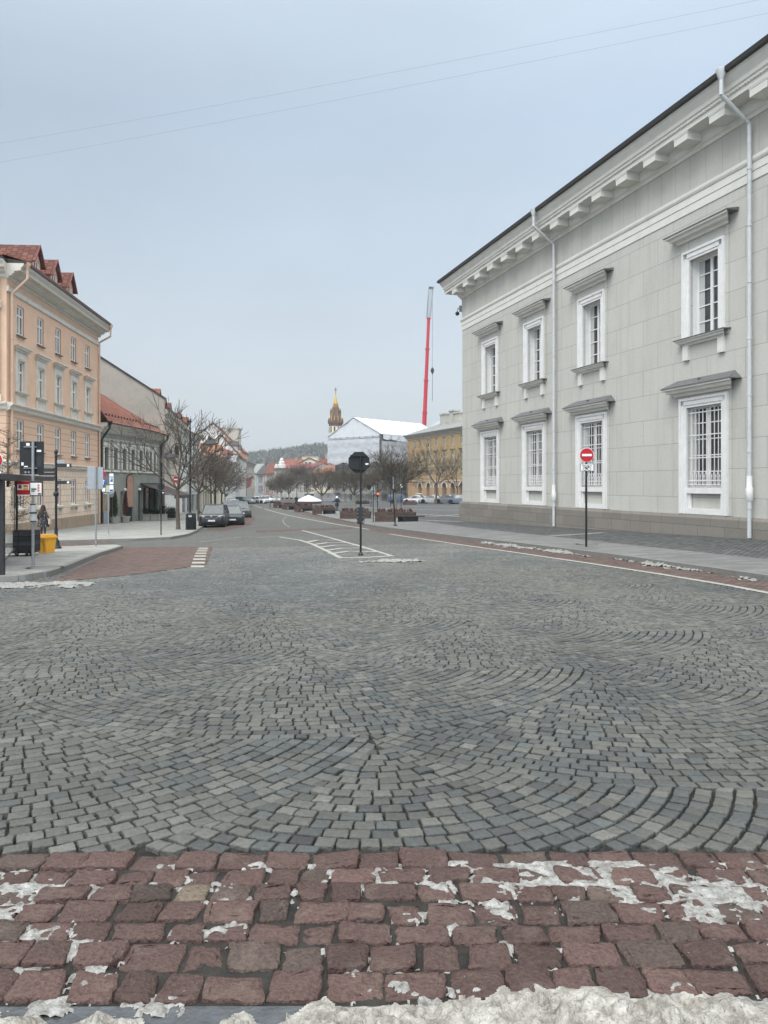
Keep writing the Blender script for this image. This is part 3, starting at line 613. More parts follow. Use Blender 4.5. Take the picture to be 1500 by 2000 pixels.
# ------------------------------------------------------------------ the grey civic building on the right
def civic():
    a_x = .3873 * 54; far = (X(903, 54), 54.0); near = (far[0] + .2853 * 50, 4.0)
    L = Line(near, far); Lt = L.L; R = L.root('civic_building', 'large two-storey grey rendered civic building with barred ground-floor windows', 'building')
    U = lambda u: Lt - u
    zb = -1.9; zp = .41
    wins = [4.9, 11.0, 17.07, 25.2, 33.3, 39.4, 45.5]
    lo = [(U(u) - 1.0, U(u) + 1.0, 1.47, 4.65) for u in wins]; lop = [(U(u) - 1.0, U(u) + 1.0, .66, 1.24) for u in wins]; up = [(U(u) - .83, U(u) + .83, 7.4, 10.5) for u in wins]
    b = MB(); wall_holes(b, 0, Lt, zp, 12.4, lo + up + lop, .12); RV = {}
    for h in up + lo:       # deep reveals
        q = -.5 if h in up else -.3; wb = RV[h] = MB()
        wb.add([(h[0], -.12, h[2]), (h[1], -.12, h[2]), (h[1], -.12, h[3]), (h[0], -.12, h[3]), (h[0], q, h[2]), (h[1], q, h[2]), (h[1], q, h[3]), (h[0], q, h[3])], [(0, 4, 7, 3), (1, 2, 6, 5), (2, 3, 7, 6), (0, 1, 5, 4)])
    b.add([(0, 0, zp), (0, 0, 16), (0, -26, 16), (0, -26, zp), (Lt, 0, zp), (Lt, 0, 16), (Lt, -26, 16), (Lt, -26, zp)], [(0, 1, 2, 3), (7, 6, 5, 4), (3, 2, 6, 7)])
    for h in lop: b.box(h[0], h[1], -.2, -.121, h[2], h[3])
    wall = b.build('wall', M['th_wall'], R)
    b = MB().box(-.12, Lt + .14, -26.1, .16, zb, zp - .12); b.prof([(.16, zp - .12), (.10, zp), (-.05, zp), (-.05, zp - .12)], 0, Lt + .14); b.build('plinth', M['plinth'], R)
    b = MB().box(0, Lt + .03, -.3, .035, 12.4, 12.72); b.box(0, Lt + .05, -.3, .06, 12.725, 13.02); b.prof([(0, 13.02), (.09, 13.02), (.13, 13.1), (.13, 13.2), (.05, 13.26), (0, 13.26)], 0, Lt + .13); b.build('string_course', M['th_trim'], R)
    MB().box(0, Lt + .02, -.3, .03, 13.26, 14.6).build('frieze', M['th_frieze'], R)
    pr = [(-.5, 14.6), (.1, 14.6), (.13, 14.72), (.2, 14.76), (.27, 14.9), (.28, 15.12), (.95, 15.12), (.95, 15.3), (1.0, 15.31), (1.0, 15.42), (1.06, 15.46), (1.08, 15.6), (1.2, 15.78), (1.26, 15.95), (-.5, 15.95)]
    b = MB().prof(pr, 0, Lt, 0); b.v[len(pr):] = [(Lt + max(0, p[1]), p[1], p[2]) for p in b.v[len(pr):]]
    for p_ in [p for p in pr]: pass
    x = .2
    while x < Lt + .9: b.box(x, x + .07, 1.0, 1.035, 15.325, 15.395); x += .14
    # return of the cornice along the far side
    b.build('cornice', M['th_trim'], R); b = MB(); n = len(pr); A = [(Lt + max(0, p[0]), p[0], p[1]) for p in pr]; B = [(Lt + max(0, p[0]), -26, p[1]) for p in pr]; b.add(A + B, [(i, i + n, (i + 1) % n + n, (i + 1) % n) for i in range(n)])
    b.build('side_cornice', M['th_trim'], R)
    k = 0
    while 1.15 + 2.0 * k < Lt:
        u = U(.75 + 2.02 * k); MB().box(u - .40, u + .40, .285, .92, 14.80, 15.06).box(u - .44, u + .44, .285, .94, 15.06, 15.117).build('bracket', M['th_trim'], R); k += 1
    MB().prof([(1.27, 15.955), (1.42, 15.955), (1.45, 16.1), (1.38, 16.12), (.9, 16.15), (.9, 15.98)], -.1, Lt + 1.3).build('gutter', M['roof_dark'], R)
    roofmesh([(-.2, 1.38, 16.16), (Lt + 1.38, 1.38, 16.16), (Lt - 6, -12, 20.6), (6, -12, 20.6), (-.2, -27, 16.16), (Lt + 1.38, -27, 16.16)], [(0, 1, 2, 3), (1, 5, 2), (5, 4, 3, 2), (4, 0, 3)], .12, 'roof', M and 'zinc', R)
    for wi, u in enumerate(wins):
        c = U(u)
        for lvl in (0, 1):
            hw, z0, z1 = (1.0, 1.47, 4.65) if lvl == 0 else (.83, 7.4, 10.5); s = .38
            b = MB()
            for sg in (-1, 1):
                xa = c + sg * hw; xo = c + sg * (hw + s); zlow = zp + .02 if lvl == 0 else z0
                b.box(xa, xo, 0, .07, zlow, z1 + s); b.box(xa + sg * .10, xo + sg * .0, .07, .10, zlow, z1 + s - .0); b.box(xo - sg * .10, xo, .10, .14, zlow, z1 + s)
            b.box(c - hw, c + hw, 0, .07, z1, z1 + s); b.box(c - hw - s + .10, c + hw + s - .10, .07, .10, z1 + .10, z1 + s); b.box(c - hw - s + .10, c + hw + s - .10, .10, .14, z1 + s - .1, z1 + s)
            if lvl == 0:
                b.box(c - hw, c + hw, -.1, .05, 1.24, 1.47); b.box(c - hw, c + hw, 0, .05, zp + .02, .66)
                b.box(c - hw, c - hw + .14, -.1, -.02, .66, 1.24); b.box(c + hw - .14, c + hw, -.1, -.02, .66, 1.24)
            wn = b.build('window', M['white'], R); RV[(up if lvl else lo)[wi]].build('reveal', M['white'], wn)
            # render strip behind the frame and the entablature
            b = MB(); o = s + .16; zt = 5.12 if lvl == 0 else 11.25; zl = zp + .02 if lvl == 0 else 6.62
            b.box(c - hw - o, c - hw - s - .002, 0, .045, zl if lvl == 0 else 7.2, zt); b.box(c + hw + s + .002, c + hw + o, 0, .045, zl if lvl == 0 else 7.2, zt); b.box(c - hw - s, c + hw + s, 0, .045, z1 + s + .002, zt)
            b.build('lintel', M['th_wall'], wn)
            hh = .34; z = zt; ww = hw + s + .62
            pd = hood(c - ww, c + ww, z, hh, .5).build('pediment', M['th_trim'], wn)
            if lvl == 0: MB().add([(c - ww - .03, .54, z + hh), (c + ww + .03, .54, z + hh), (c + ww - .35, 0, z + hh + .34), (c - ww + .35, 0, z + hh + .34), (c - ww - .03, 0, z + hh), (c + ww + .03, 0, z + hh), (c - ww - .03, .54, z + hh + .03), (c + ww + .03, .54, z + hh + .03)], [(6, 7, 2, 3), (0, 6, 3, 4), (7, 1, 5, 2), (0, 1, 7, 6), (0, 4, 5, 1)]).box(c - .02, c + .02, .0, .3, z + hh + .1, z + hh + .26).build('cap', M['zinc'], pd)
            else: MB().prof([(0, z + hh), (.54, z + hh + .003), (.54, z + hh + .03), (0, z + hh + .13)], c - ww - .04, c + ww + .04).build('cap', M['zinc'], pd)
            if lvl == 1:
                sw = hw + s + .22; sl_ = hood(c - sw, c + sw, 7.12, .24, .32)
                for sg in (-1, 1): sl_.box(c + sg * (hw + .02), c + sg * (hw + .34), 0, .12, 6.55, 7.12)
                so_ = sl_.build('sill', M['th_trim'], wn); MB().prof([(-.1, 7.363), (.36, 7.363), (.36, 7.39), (-.1, 7.42)], c - sw - .03, c + sw + .03).build('cap', M['zinc'], so_)
            y = -.42 if lvl else -.26; b = MB(); x0 = c - hw; x1 = c + hw; ft = .075
            b.box(x0, x0 + ft, y, y + .08, z0, z1); b.box(x1 - ft, x1, y, y + .08, z0, z1); b.box(x0 + ft, x1 - ft, y, y + .08, z1 - ft, z1); b.box(x0 + ft, x1 - ft, y, y + .08, z0, z0 + ft); b.box(c - .07, c + .07, y + .002, y + .09, z0 + ft, z1 - ft)
            for r in range(1, 5): zz = z0 + (z1 - z0) * r / 5; b.box(x0 + ft, c - .07, y + .01, y + .07, zz - .022, zz + .022); b.box(c + .07, x1 - ft, y + .01, y + .07, zz - .022, zz + .022)
            b.build('frame', M['white'], wn)
            MB().box(x0 + .01, x1 - .01, y - .02, y + .03, z0 + .01, z1 - .01).build('pane', M['glass'], wn)
            cw = .3 if lvl else .22
            for sg in (-1, 1):
                MB().box(c + sg * (hw - ft), c + sg * (hw - ft - cw), y + .031, y + .037, z0 + ft, z1 - ft).build('curtain', M['curtain'], wn)
            if lvl == 0:
                b = MB(); n = 9
                for k in range(n): xx = x0 + .12 + (2 * hw - .24) * k / (n - 1); b.box(xx - .014, xx + .014, -.115, -.087, z0 + .05, z1 - .04)
                for k in range(4): zz = z0 + .28 + (z1 - z0 - .5) * k / 3; b.box(x0 + .0, x1 - .0, -.09, -.075, zz - .02, zz + .02)
                for k in range(2 * n - 1):
                    xx = x0 + .12 + (2 * hw - .24) * k / (2 * n - 2); b.tube((xx, -.07, z0 + .02), (xx, -.07, z0 + .42 + .1 * (k % 2 == 0)), .013, .013, 5)
                    b.tube((xx, -.07, z0 + .42 + .1 * (k % 2 == 0)), (xx, -.07, z0 + .56 + .1 * (k % 2 == 0)), .03, .002, 5)
                b.box(x0, x1, -.085, -.055, z0 + .1, z0 + .13); b.build('grille', M['white'], wn)
    for u in (13.65, 27.85, 42.0):
        x = U(u); p = L.loc(x); gg = gz(p[0], p[1]) + KO
        downpipe(R, x, gg + .06, 14.2, .24, .075, 'pipe', (1.42, 16.05, 14.35), 2.2)
    # tall pale granite skirt corner stones come from the plinth material; a dark service box at each pipe foot
    # security camera on its bracket
    x = U(.0); o = empty('security_camera', L.loc(Lt + .03, -.15, 13.75), L.a, 'small grey dome security camera on a bracket under the civic building cornice', 'camera')
    MB().box(-.02, .1, .1, .35, 0, .42).build('housing', M['steel'], o); MB().path([(.05, .3, .2), (.3, .35, .3), (.42, .35, .1)], .03, 6).build('arm', M['steel'], o); MB().ball((.42, .35, -.06), .15, 10).build('dome', M['dark'], o, True)
civic()

# ------------------------------------------------------------------ peach corner building on the left
def peach():
    P = (-22.5, 60.5); k = -.0733; O2 = (P[0] + k * (43.2 - 60.5), 43.2)
    L = Line(P, O2); Lt = L.L; R = L.root('peach_apartment_house', 'four-storey peach corner house with red tiled dormers and white cornice', 'building')
    xs = [L.u(px) for px in (171, 144, 113, 81, 40)]; xs = [xs[0] + (xs[4] - xs[0]) * i / 4 for i in range(5)]
    wt = 1.02; zb = gz(*P) - .6; zpl = -.68
    g0 = [(x - .5, x + .5, .2, 1.95) for x in xs]; g1 = [(x - .52, x + .52, 3.62, 5.38) for x in xs]; g2 = [(x - .55, x + .55, 6.98, 8.85) for x in xs]; g3 = [(x - .52, x + .52, 10.35, 12.05) for x in xs]
    b = wall_holes(MB(), 0, Lt, zpl, 2.62, g0, .3); w0 = b.build('ground_floor_wall', M['peach_pale'], R)
    b = wall_holes(MB(), 0, Lt, 2.62, 5.85, g1, .3); b.build('wall', M['peach_rust'], R)
    b = wall_holes(MB(), 0, Lt, 5.85, 13.9, g2 + g3, .3); shell(b, 0, Lt, zb, 13.9, 14); b.build('wall', M['peach'], R)
    MB().box(-.02, Lt + .1, -13.9, .1, zb, zpl).build('plinth', M['beige_plinth'], R)
    b = MB().prof([(0, 2.62), (.16, 2.7), (.18, 2.8), (.28, 2.9), (0, 2.96)], 0, Lt).prof([(0, 5.75), (.18, 5.85), (.2, 6.0), (.36, 6.12), (.36, 6.2), (0, 6.26)], 0, Lt)
    b.prof([(0, 12.48), (.09, 12.5), (.11, 12.72), (.15, 12.78), (0, 12.8)], 0, Lt); b.build('string_course', M['cream_trim'], R)
    b = MB().prof([(0, 13.2), (.1, 13.25), (.14, 13.42), (.4, 13.5), (.42, 13.62), (.75, 13.66), (.78, 13.8), (.92, 13.95), (.95, 14.06), (0, 14.06)], -.3, Lt)
    x = .1
    while x < Lt: b.box(x, x + .09, .14, .3, 13.36, 13.49); x += .2
    b.build('cornice', M['cream_trim'], R)
    MB().prof([(.9, 14.065), (1.02, 14.065), (1.03, 14.17), (0, 14.3), (0, 14.07)], -.35, Lt).build('gutter', M['roof_dark'], R)
    # low main roof, far enough back to hide behind the dormers
    roofmesh([(-.3, .95, 14.32), (Lt, .95, 14.32), (Lt, -7, 16.7), (-.3, -7, 16.7), (Lt, -14, 14.32), (-.3, -14, 14.32)], [(0, 1, 2, 3), (2, 4, 5, 3)], .12, 'roof', 'tiles', R)
    for i, x in enumerate(xs):
        window(R, x, 1.0, .2, 1.95, .13, gm='glass_l', split=.70)
        window(R, x, 1.04, 3.62, 5.38, .13, gm='glass_l', split=.64)
        window(R, x, 1.04, 10.35, 12.05, .13, gm='glass_l', split=.66)
        wn = window(R, x, 1.1, 6.98, 8.85, .13, gm='glass_l', surround=.2, sm='cream_trim', split=.64)
        hood(x - 1.15, x + 1.15, 9.32, .34, .34).build('hood', M['cream_trim'], wn); MB().box(x - .78, x + .78, 0, .05, 9.05, 9.32).build('lintel', M['cream_trim'], wn)
        s = hood(x - .9, x + .9, 6.78, .2, .26); s.box(x - .78, x + .78, 0, .05, 6.27, 6.78); s.box(x - .8, x - .66, .05, .1, 6.28, 6.78); s.box(x + .66, x + .8, .05, .1, 6.28, 6.78); s.build('sill', M['cream_trim'], wn)
        for z, m_ in ((10.25, 'zinc'), (3.52, 'zinc')): MB().prof([(-.1, z), (.14, z), (.14, z + .05), (-.1, z + .1)], x - .62, x + .62).build('sill', M[m_], R)
        s = MB().prof([(-.1, .0), (.2, .02), (.24, .14), (-.1, .2)], x - .72, x + .72); s.box(x - .5, x - .36, 0, .16, -.2, 0); s.box(x + .36, x + .5, 0, .16, -.2, 0); s.build('sill', M['cream_trim'], R)
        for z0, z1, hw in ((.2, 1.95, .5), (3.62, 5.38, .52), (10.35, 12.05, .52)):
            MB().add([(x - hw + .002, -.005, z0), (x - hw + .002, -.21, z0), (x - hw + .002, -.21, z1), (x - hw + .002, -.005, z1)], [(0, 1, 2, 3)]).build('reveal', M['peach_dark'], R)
    for zz in (-.26, .16, .58, 1.0, 1.42, 1.84, 2.26):       # bands of the ground-floor stonework
        pass
    # dormers
    for px in (136, 105.5, 71):
        DY = .62
        xc = L.u(px, DY); d = MB(); hw = .62
        dr = wall_holes(MB(), xc - hw, xc + hw, 14.1, 15.5, [(xc - .36, xc + .36, 14.5, 15.45)], .1, DY)
        dr.add([(xc - hw, DY, 15.45), (xc + hw, DY, 15.45), (xc, DY, 16.2)], [(2, 1, 0)])
        dr.add([(xc - hw, DY, 14.1), (xc - hw, DY, 15.45), (xc - hw, -4, 15.45), (xc - hw, -1.0, 14.1)], [(0, 1, 2, 3)]); dr.add([(xc + hw, DY, 14.1), (xc + hw, DY, 15.45), (xc + hw, -4, 15.45), (xc + hw, -1.0, 14.1)], [(3, 2, 1, 0)])
        do = dr.build('dormer', M['peach'], R); do.location = (0, 0, -.48)
        roofmesh([(xc - .86, DY + .22, 15.25), (xc, DY + .22, 16.4), (xc + .86, DY + .22, 15.25), (xc - .86, -6.5, 15.25), (xc, -6.5, 16.4), (xc + .86, -6.5, 15.25)], [(0, 1, 4, 3), (1, 2, 5, 4)], .1, 'dormer_roof', 'tiles_br', do)
        b = MB().plate([(xc - .88, 15.12), (xc - .88, 15.28), (xc, 16.44), (xc + .88, 15.28), (xc + .88, 15.12), (xc, 16.27)], DY + .22, DY + .26); b.build('bargeboard', M['roof_red'], do)
        f = MB().box(xc - .36, xc + .36, DY - .09, DY - .07, 14.5, 15.45).build('pane', M['glass'], do)
        b = MB(); 
        for a in (-.36, -.03, .3): b.box(xc + a, xc + a + .06, DY - .07, DY - .02, 14.5, 15.45)
        for a in (14.5, 14.95, 15.39): b.box(xc - .3, xc + .3, DY - .065, DY - .025, a, a + .06)
        b.build('window_frame', M['white'], do)
    downpipe(R, .12, gz(*P) + KO + .1, 12.6, .12, .07, 'pipe_beige', (.98, 14.1, 12.75))
    downpipe(R, Lt - .35, gz(*O2) + KO + .1, 12.3, .15, .08, 'pipe_beige', (1.0, 14.1, 12.4))
    b = MB()
    for x0_, x1_ in ((.9, 2.9), (4.3, 5.6)):
        for k_ in range(9): xx = x0_ + (x1_ - x0_) * k_ / 8; b.box(xx - .01, xx + .01, .5, .52, 14.2, 14.62)
        b.box(x0_, x1_, .5, .52, 14.6, 14.63)
    b.build('snow_guard', M['dark'], R)
    # the corner bay that turns away towards the left of the picture
    C = L.loc(Lt)[:2]; L2 = Line(C, (C[0] - 9, C[1] - 2.2)); S = MB()
    def tr(mb, nm, m_):
        o = mb.build(nm, M[m_], R); ca = L2.a - L.a; o.location = (Lt, 0, 0); o.rotation_euler = (0, 0, ca); return o
    h0 = [(3.0, 4.1, .2, 1.95)]; h1 = [(3.0, 4.1, 3.62, 5.38)]; h2 = [(3.0, 4.1, 6.98, 8.85), (3.0, 4.1, 10.35, 12.05)]
    tr(wall_holes(MB(), 0, 9, zpl, 2.62, h0, .3), 'ground_floor_wall', 'peach_pale'); tr(wall_holes(MB(), 0, 9, 2.62, 5.85, h1, .3), 'wall', 'peach_rust'); tr(wall_holes(MB(), 0, 9, 5.85, 13.9, h2, .3), 'wall', 'peach')
    tr(MB().box(.05, 9, -.3, .1, zb, zpl), 'plinth', 'beige_plinth')
    b = MB().prof([(0, 2.62), (.16, 2.7), (.18, 2.8), (.28, 2.9), (0, 2.96)], 0, 9).prof([(0, 5.75), (.18, 5.85), (.2, 6.0), (.36, 6.12), (.36, 6.2), (0, 6.26)], 0, 9)
    tr(b, 'string_course', 'cream_trim'); tr(MB().prof([(0, 13.2), (.1, 13.25), (.14, 13.42), (.4, 13.5), (.42, 13.62), (.75, 13.66), (.78, 13.8), (.92, 13.95), (.95, 14.06), (0, 14.06)], 0, 9), 'cornice', 'cream_trim')
    tr(MB().prof([(.9, 14.065), (1.02, 14.065), (1.03, 14.17), (0, 14.3), (0, 14.07)], 0, 9), 'gutter', 'roof_dark')
    b = MB().box(.35, 1.25, 0, .14, 6.27, 11.5); tr(b, 'pilaster', 'greengrey'); b = MB().prof([(0, 11.5), (.2, 11.5), (.3, 11.75), (.3, 11.9), (0, 11.9)], .25, 1.35).box(.35, 1.25, 0, .16, 11.9, 13.2).prof([(0, 6.26), (.26, 6.26), (.2, 6.6), (0, 6.65)], .25, 1.35); tr(b, 'capital', 'cream_trim')
    for h in (h0[0], h1[0], h2[0], h2[1]): tr(MB().box(h[0] + .05, h[1] - .05, -.26, -.22, h[2] + .05, h[3] - .05), 'pane', 'glass_l')
    o = roofmesh([(0, .95, 14.32), (9, .95, 14.32), (9, -7, 16.9), (2, -7, 16.9)], [(0, 1, 2, 3)], .1, 'roof', 'tiles', R); o.location = (Lt, 0, 0); o.rotation_euler = (0, 0, L2.a - L.a)
peach()

# ------------------------------------------------------------------ grey-green two-storey house
def greyhouse():
    pA = (X(195, 61.3), 61.3); pB = (X(279, 69.3), 69.3); pC = (X(312.5, 74.6), 74.6)
    L1 = Line(pB, pA); L2 = Line(pC, pB)
    R = L1.root('grey_townhouse', 'two-storey grey-green townhouse with a red tiled roof and dark restaurant front', 'building')
    zb = -2.6; zt = 5.75; wm = []
    def tr(o):
        o.location = (L1.L + .0, 0, 0)
        v = np.array(pC) - np.array(pB); c, s = cos(-L1.a), sin(-L1.a); o.location = (v[0] * c - v[1] * s, v[0] * s + v[1] * c, 0); o.rotation_euler = (0, 0, L2.a - L1.a); return o
    c1 = [L1.u(px) for px in (207.5, 227.5, 245, 261, 274.5)]; c1 = [c1[0] + (c1[4] - c1[0]) * i / 4 for i in range(5)]; c2 = [L2.u(px) for px in (286, 293.5, 301.5)]; c2 = [c2[0] + (c2[2] - c2[0]) * i / 2 for i in range(3)]
    c3 = [L2.u(308.5)]
    h1 = [(x - .36, x + .36, 2.85, 4.55) for x in c1]; h2 = [(x - .36, x + .36, 2.85, 4.55) for x in c2]
    xd = L1.u(253.5); xw = L1.u(238.5); xs0 = L1.u(270.5); xo = L1.u(219)
    door = (xd - .78, xd + .78, zb, 1.9); win = (xw - .35, xw + .35, -1.1, 1.0); opn = (xo - .62, xo + .5, zb, .55); shop = (.02, xs0, zb, 1.3)
    w_ = wall_holes(MB(), 0, L1.L, zb, zt, h1 + [door, win, opn, shop], .3)
    for (xc, hw, z, dz) in ((xd, .78, 1.9, .78), (xo - .06, .56, .55, .5)):     # arched heads
        n = 10; pts = [(xc + hw * cos(pi * k / n), z + dz * sin(pi * k / n)) for k in range(n + 1)]
    o = w_.build('wall', M['greengrey'], R)
    MB().box(door[0], door[1], -.3, -.26, -.3, 1.9).build('blind_panel', M['peach_dark'], R)
    # arch: pinkish tympanum with relief disc, dark door under it
    a = MB(); n = 12
    hw = .78; arc = [(xd + hw * cos(pi * k / n), 1.9 + .62 * sin(pi * k / n)) for k in range(n + 1)]; a.plate(arc, .004, .02)
    a.build('arch_head', M['black'], R); a = MB(); arc = [(xd - .05 + .62 * cos(pi * k / n), 1.9 + .5 * sin(pi * k / n)) for k in range(n + 1)]; a.plate(arc + [(xd - .67, -.35), (xd + .57, -.35)], .021, .03)
    td = a.build('tympanum', M['brownpink'], R); MB().tube((xd - .1, .03, 1.2), (xd - .1, .05, 1.2), .42, .38, 16).build('relief', M['peach_dark'], td)
    MB().box(door[0] + .1, door[1] - .1, -.2, -.12, zb, -.3).build('door', M['black'], R)
    MB().box(opn[0], opn[1], -.4, -.3, zb, .5).build('passage', M['black'], R); MB().box(L1.L - 1.6, L1.L - .05, .0, .05, -.6, .62).build('stone_patch', M['beige_plinth'], R)
    MB().box(L1.L - 1.35, L1.L - .5, .05, .09, zb, -.55).build('hatch', M['bluegrey'], R)
    MB().box(shop[0], shop[1], -.5, -.4, zb, 1.3).build('shop_glass', M['glass'], R)
    b = MB(); x = shop[0]
    while x < shop[1]: b.box(x, x + .08, -.4, -.3, zb, 1.3); x += (shop[1] - shop[0] - .08) / 3 - .001
    b.box(shop[0], shop[1], -.4, -.28, 1.1, 1.3); b.build('shop_frame', M['black'], R)
    s2 = (.6, L2.L - .05, zb, 1.3); w2 = tr(wall_holes(MB(), 0, L2.L, zb, zt, h2 + [s2], .3).build('wall', M['greengrey'], R)); 
    tr(MB().box(s2[0], s2[1], -.5, -.35, zb, 1.3).build('shop_glass', M['glass'], R)); b = MB()
    for k in range(4): x = s2[0] + (s2[1] - s2[0] - .1) * k / 3; b.box(x, x + .1, -.35, -.25, zb, 1.3)
    tr(b.build('shop_frame', M['black'], R))
    tr(shell(MB(), 0, L2.L, zb, zt, 7).build('side_wall', M['greengrey'], R)); 
    for LL, cs, T in ((L1, c1, None), (L2, c2, tr)):
        for x in cs:
            b = MB(); b.box(x - .36, x + .36, -.22, -.2, 2.85, 4.55); 
            wn = MB().box(x - .56, x - .36, 0, .07, 2.85, 4.62).box(x + .36, x + .56, 0, .07, 2.85, 4.62).box(x - .56, x + .56, 0, .08, 4.62, 5.05).box(x - .6, x + .6, 0, .12, 2.62, 2.76).build('window', M['cream_trim'], R)
            hood(x - .78, x + .78, 5.12, .2, .2).build('hood', M['cream_trim'], wn); MB().box(x - .36, x + .36, -.27, -.22, 2.85, 4.55).build('pane', M['glass'], wn)
            MB().box(x - .30, x - .25, -.22, -.17, 2.85, 4.5).box(x - .02, x + .03, -.22, -.17, 2.85, 4.5).box(x - .3, x + .3, -.215, -.175, 3.85, 3.9).build('frame', M['dark'], wn)
            MB().path([(x - .3, .09, 4.72), (x - .12, .1, 4.95), (x, .1, 4.75), (x + .12, .1, 4.95), (x + .3, .09, 4.72)], .035, 5).build('ornament', M['cream_trim'], wn)
            if T: T(wn)
        b = MB().prof([(0, 5.75), (.1, 5.78), (.14, 5.98), (.3, 6.08), (.32, 6.2), (.62, 6.28), (.64, 6.42), (.72, 6.52), (0, 6.56)], 0, LL.L)
        x = .05
        while x < LL.L - .1: b.box(x, x + .09, .1, .26, 5.86, 6.07); x += .22
        o = b.build('cornice', M['cream_trim'], R); T and T(o)
    # roof, gutter
    B_ = lambda p, z: (p[0], p[1], z)
    def loc(p, z):
        v = np.array(p[:2]) - np.array(pB); c, s = cos(-L1.a), sin(-L1.a); return (v[0] * c - v[1] * s, v[0] * s + v[1] * c, z)
    n1 = L1.n * .8; n2 = L2.n * .8; nm = (n1 + n2) / 2
    rid = [(X(214, 76), 76.3), (X(193, 66) - 1.5, 66.0)]
    pts = [loc(np.array(pA) + n1, 6.6), loc(np.array(pB) + nm, 6.5), loc(np.array(pC) + n2, 6.42), loc(rid[0], Z(777, 76)), loc(rid[1], Z(777, 76)), loc((rid[0][0] - 5, rid[0][1]), 6.4), loc((rid[1][0] - 5, rid[1][1]), 6.4)]
    roofmesh(pts, [(0, 1, 4), (1, 3, 4), (1, 2, 3), (3, 5, 6, 4)], .12, 'roof', 'tiles', R)
    b = MB(); g = [loc(np.array(pA) + n1 * 1.05, 6.58), loc(np.array(pB) + nm * 1.05, 6.48), loc(np.array(pC) + n2 * 1.05, 6.4)]; b.path(g, .07, 8)
    b.build('gutter', M['brownpink'], R)
    b = MB()      # snow stops on the tiles
    for a, c_, n in ((0, 1, 12), (1, 2, 8)):
        for k in range(n):
            t = (k + .5) / n; p = np.array(pts[a]) * (1 - t) + np.array(pts[c_]) * t; q = np.array(pts[4 if a == 0 else 3]); p = p + (q - p) * .17; b.box(p[0] - .05, p[0] + .05, p[1] - .05, p[1] + .05, p[2] - .02, p[2] + .16)
    b.build('snow_stop', M['roof_dark'], R)
    gA = gz(*pA) + KO
    b = MB().path([(L1.L - .1, .8, 6.5), (L1.L - .1, .78, 6.1), (L1.L - .05, .14, 5.2), (L1.L - .05, .14, gA + .05)], .085, 10).lathe([(.09, 0), (.2, .25), (.2, .35)], (L1.L - .1, .8, 6.3), 10); b.build('drainpipe', M['black'], R)
    o = MB().path([(.1, .8, 6.35), (.1, .78, 6.0), (.08, .16, 5.4), (.08, .16, gA + .1)], .09, 10).lathe([(.09, 0), (.2, .25), (.2, .35)], (.1, .8, 6.2), 10).build('drainpipe', M['black'], R); tr(o)
    # the awning
    aw = empty('awning', (pC[0], pC[1], 0), L2.a, 'brown cloth awning folded out over the restaurant terrace', 'awning')
    MB().add([(.2, .1, 1.62), (L2.L + .6, .1, 1.62), (L2.L + .6, 3.0, .62), (.2, 3.0, .62), (.2, 3.0, .32), (L2.L + .6, 3.0, .32), (.2, .1, 1.58), (L2.L + .6, .1, 1.58)], [(0, 1, 2, 3), (3, 2, 5, 4), (0, 3, 6), (1, 7, 2)]).build('cloth', M['awning'], aw)
    MB().path([(.3, .1, .9), (.3, 2.9, .6)], .03, 6).path([(L2.L, .1, .9), (L2.L, 2.9, .6)], .03, 6).box(.1, L2.L + .7, .0, .14, 1.55, 1.72).build('frame', M['dark'], aw)
    # wall lamps either side of the door
    for i, (px, lb) in enumerate(((241, 'small white round wall lamp beside the narrow window of the grey townhouse'), (269.5, 'small white round wall lamp at the edge of the dark restaurant front'))):
        u = L1.u(px); o = tag(MB().tube((0, 0, 0), (0, .1, 0), .05, .05, 8).ball((0, .17, 0), .13, 8).build('wall_lamp', M['signwhite'], None, True), lb, 'lamp'); o.location = L1.loc(u, 0, 1.15); o.rotation_euler = (0, 0, L1.a)
greyhouse()

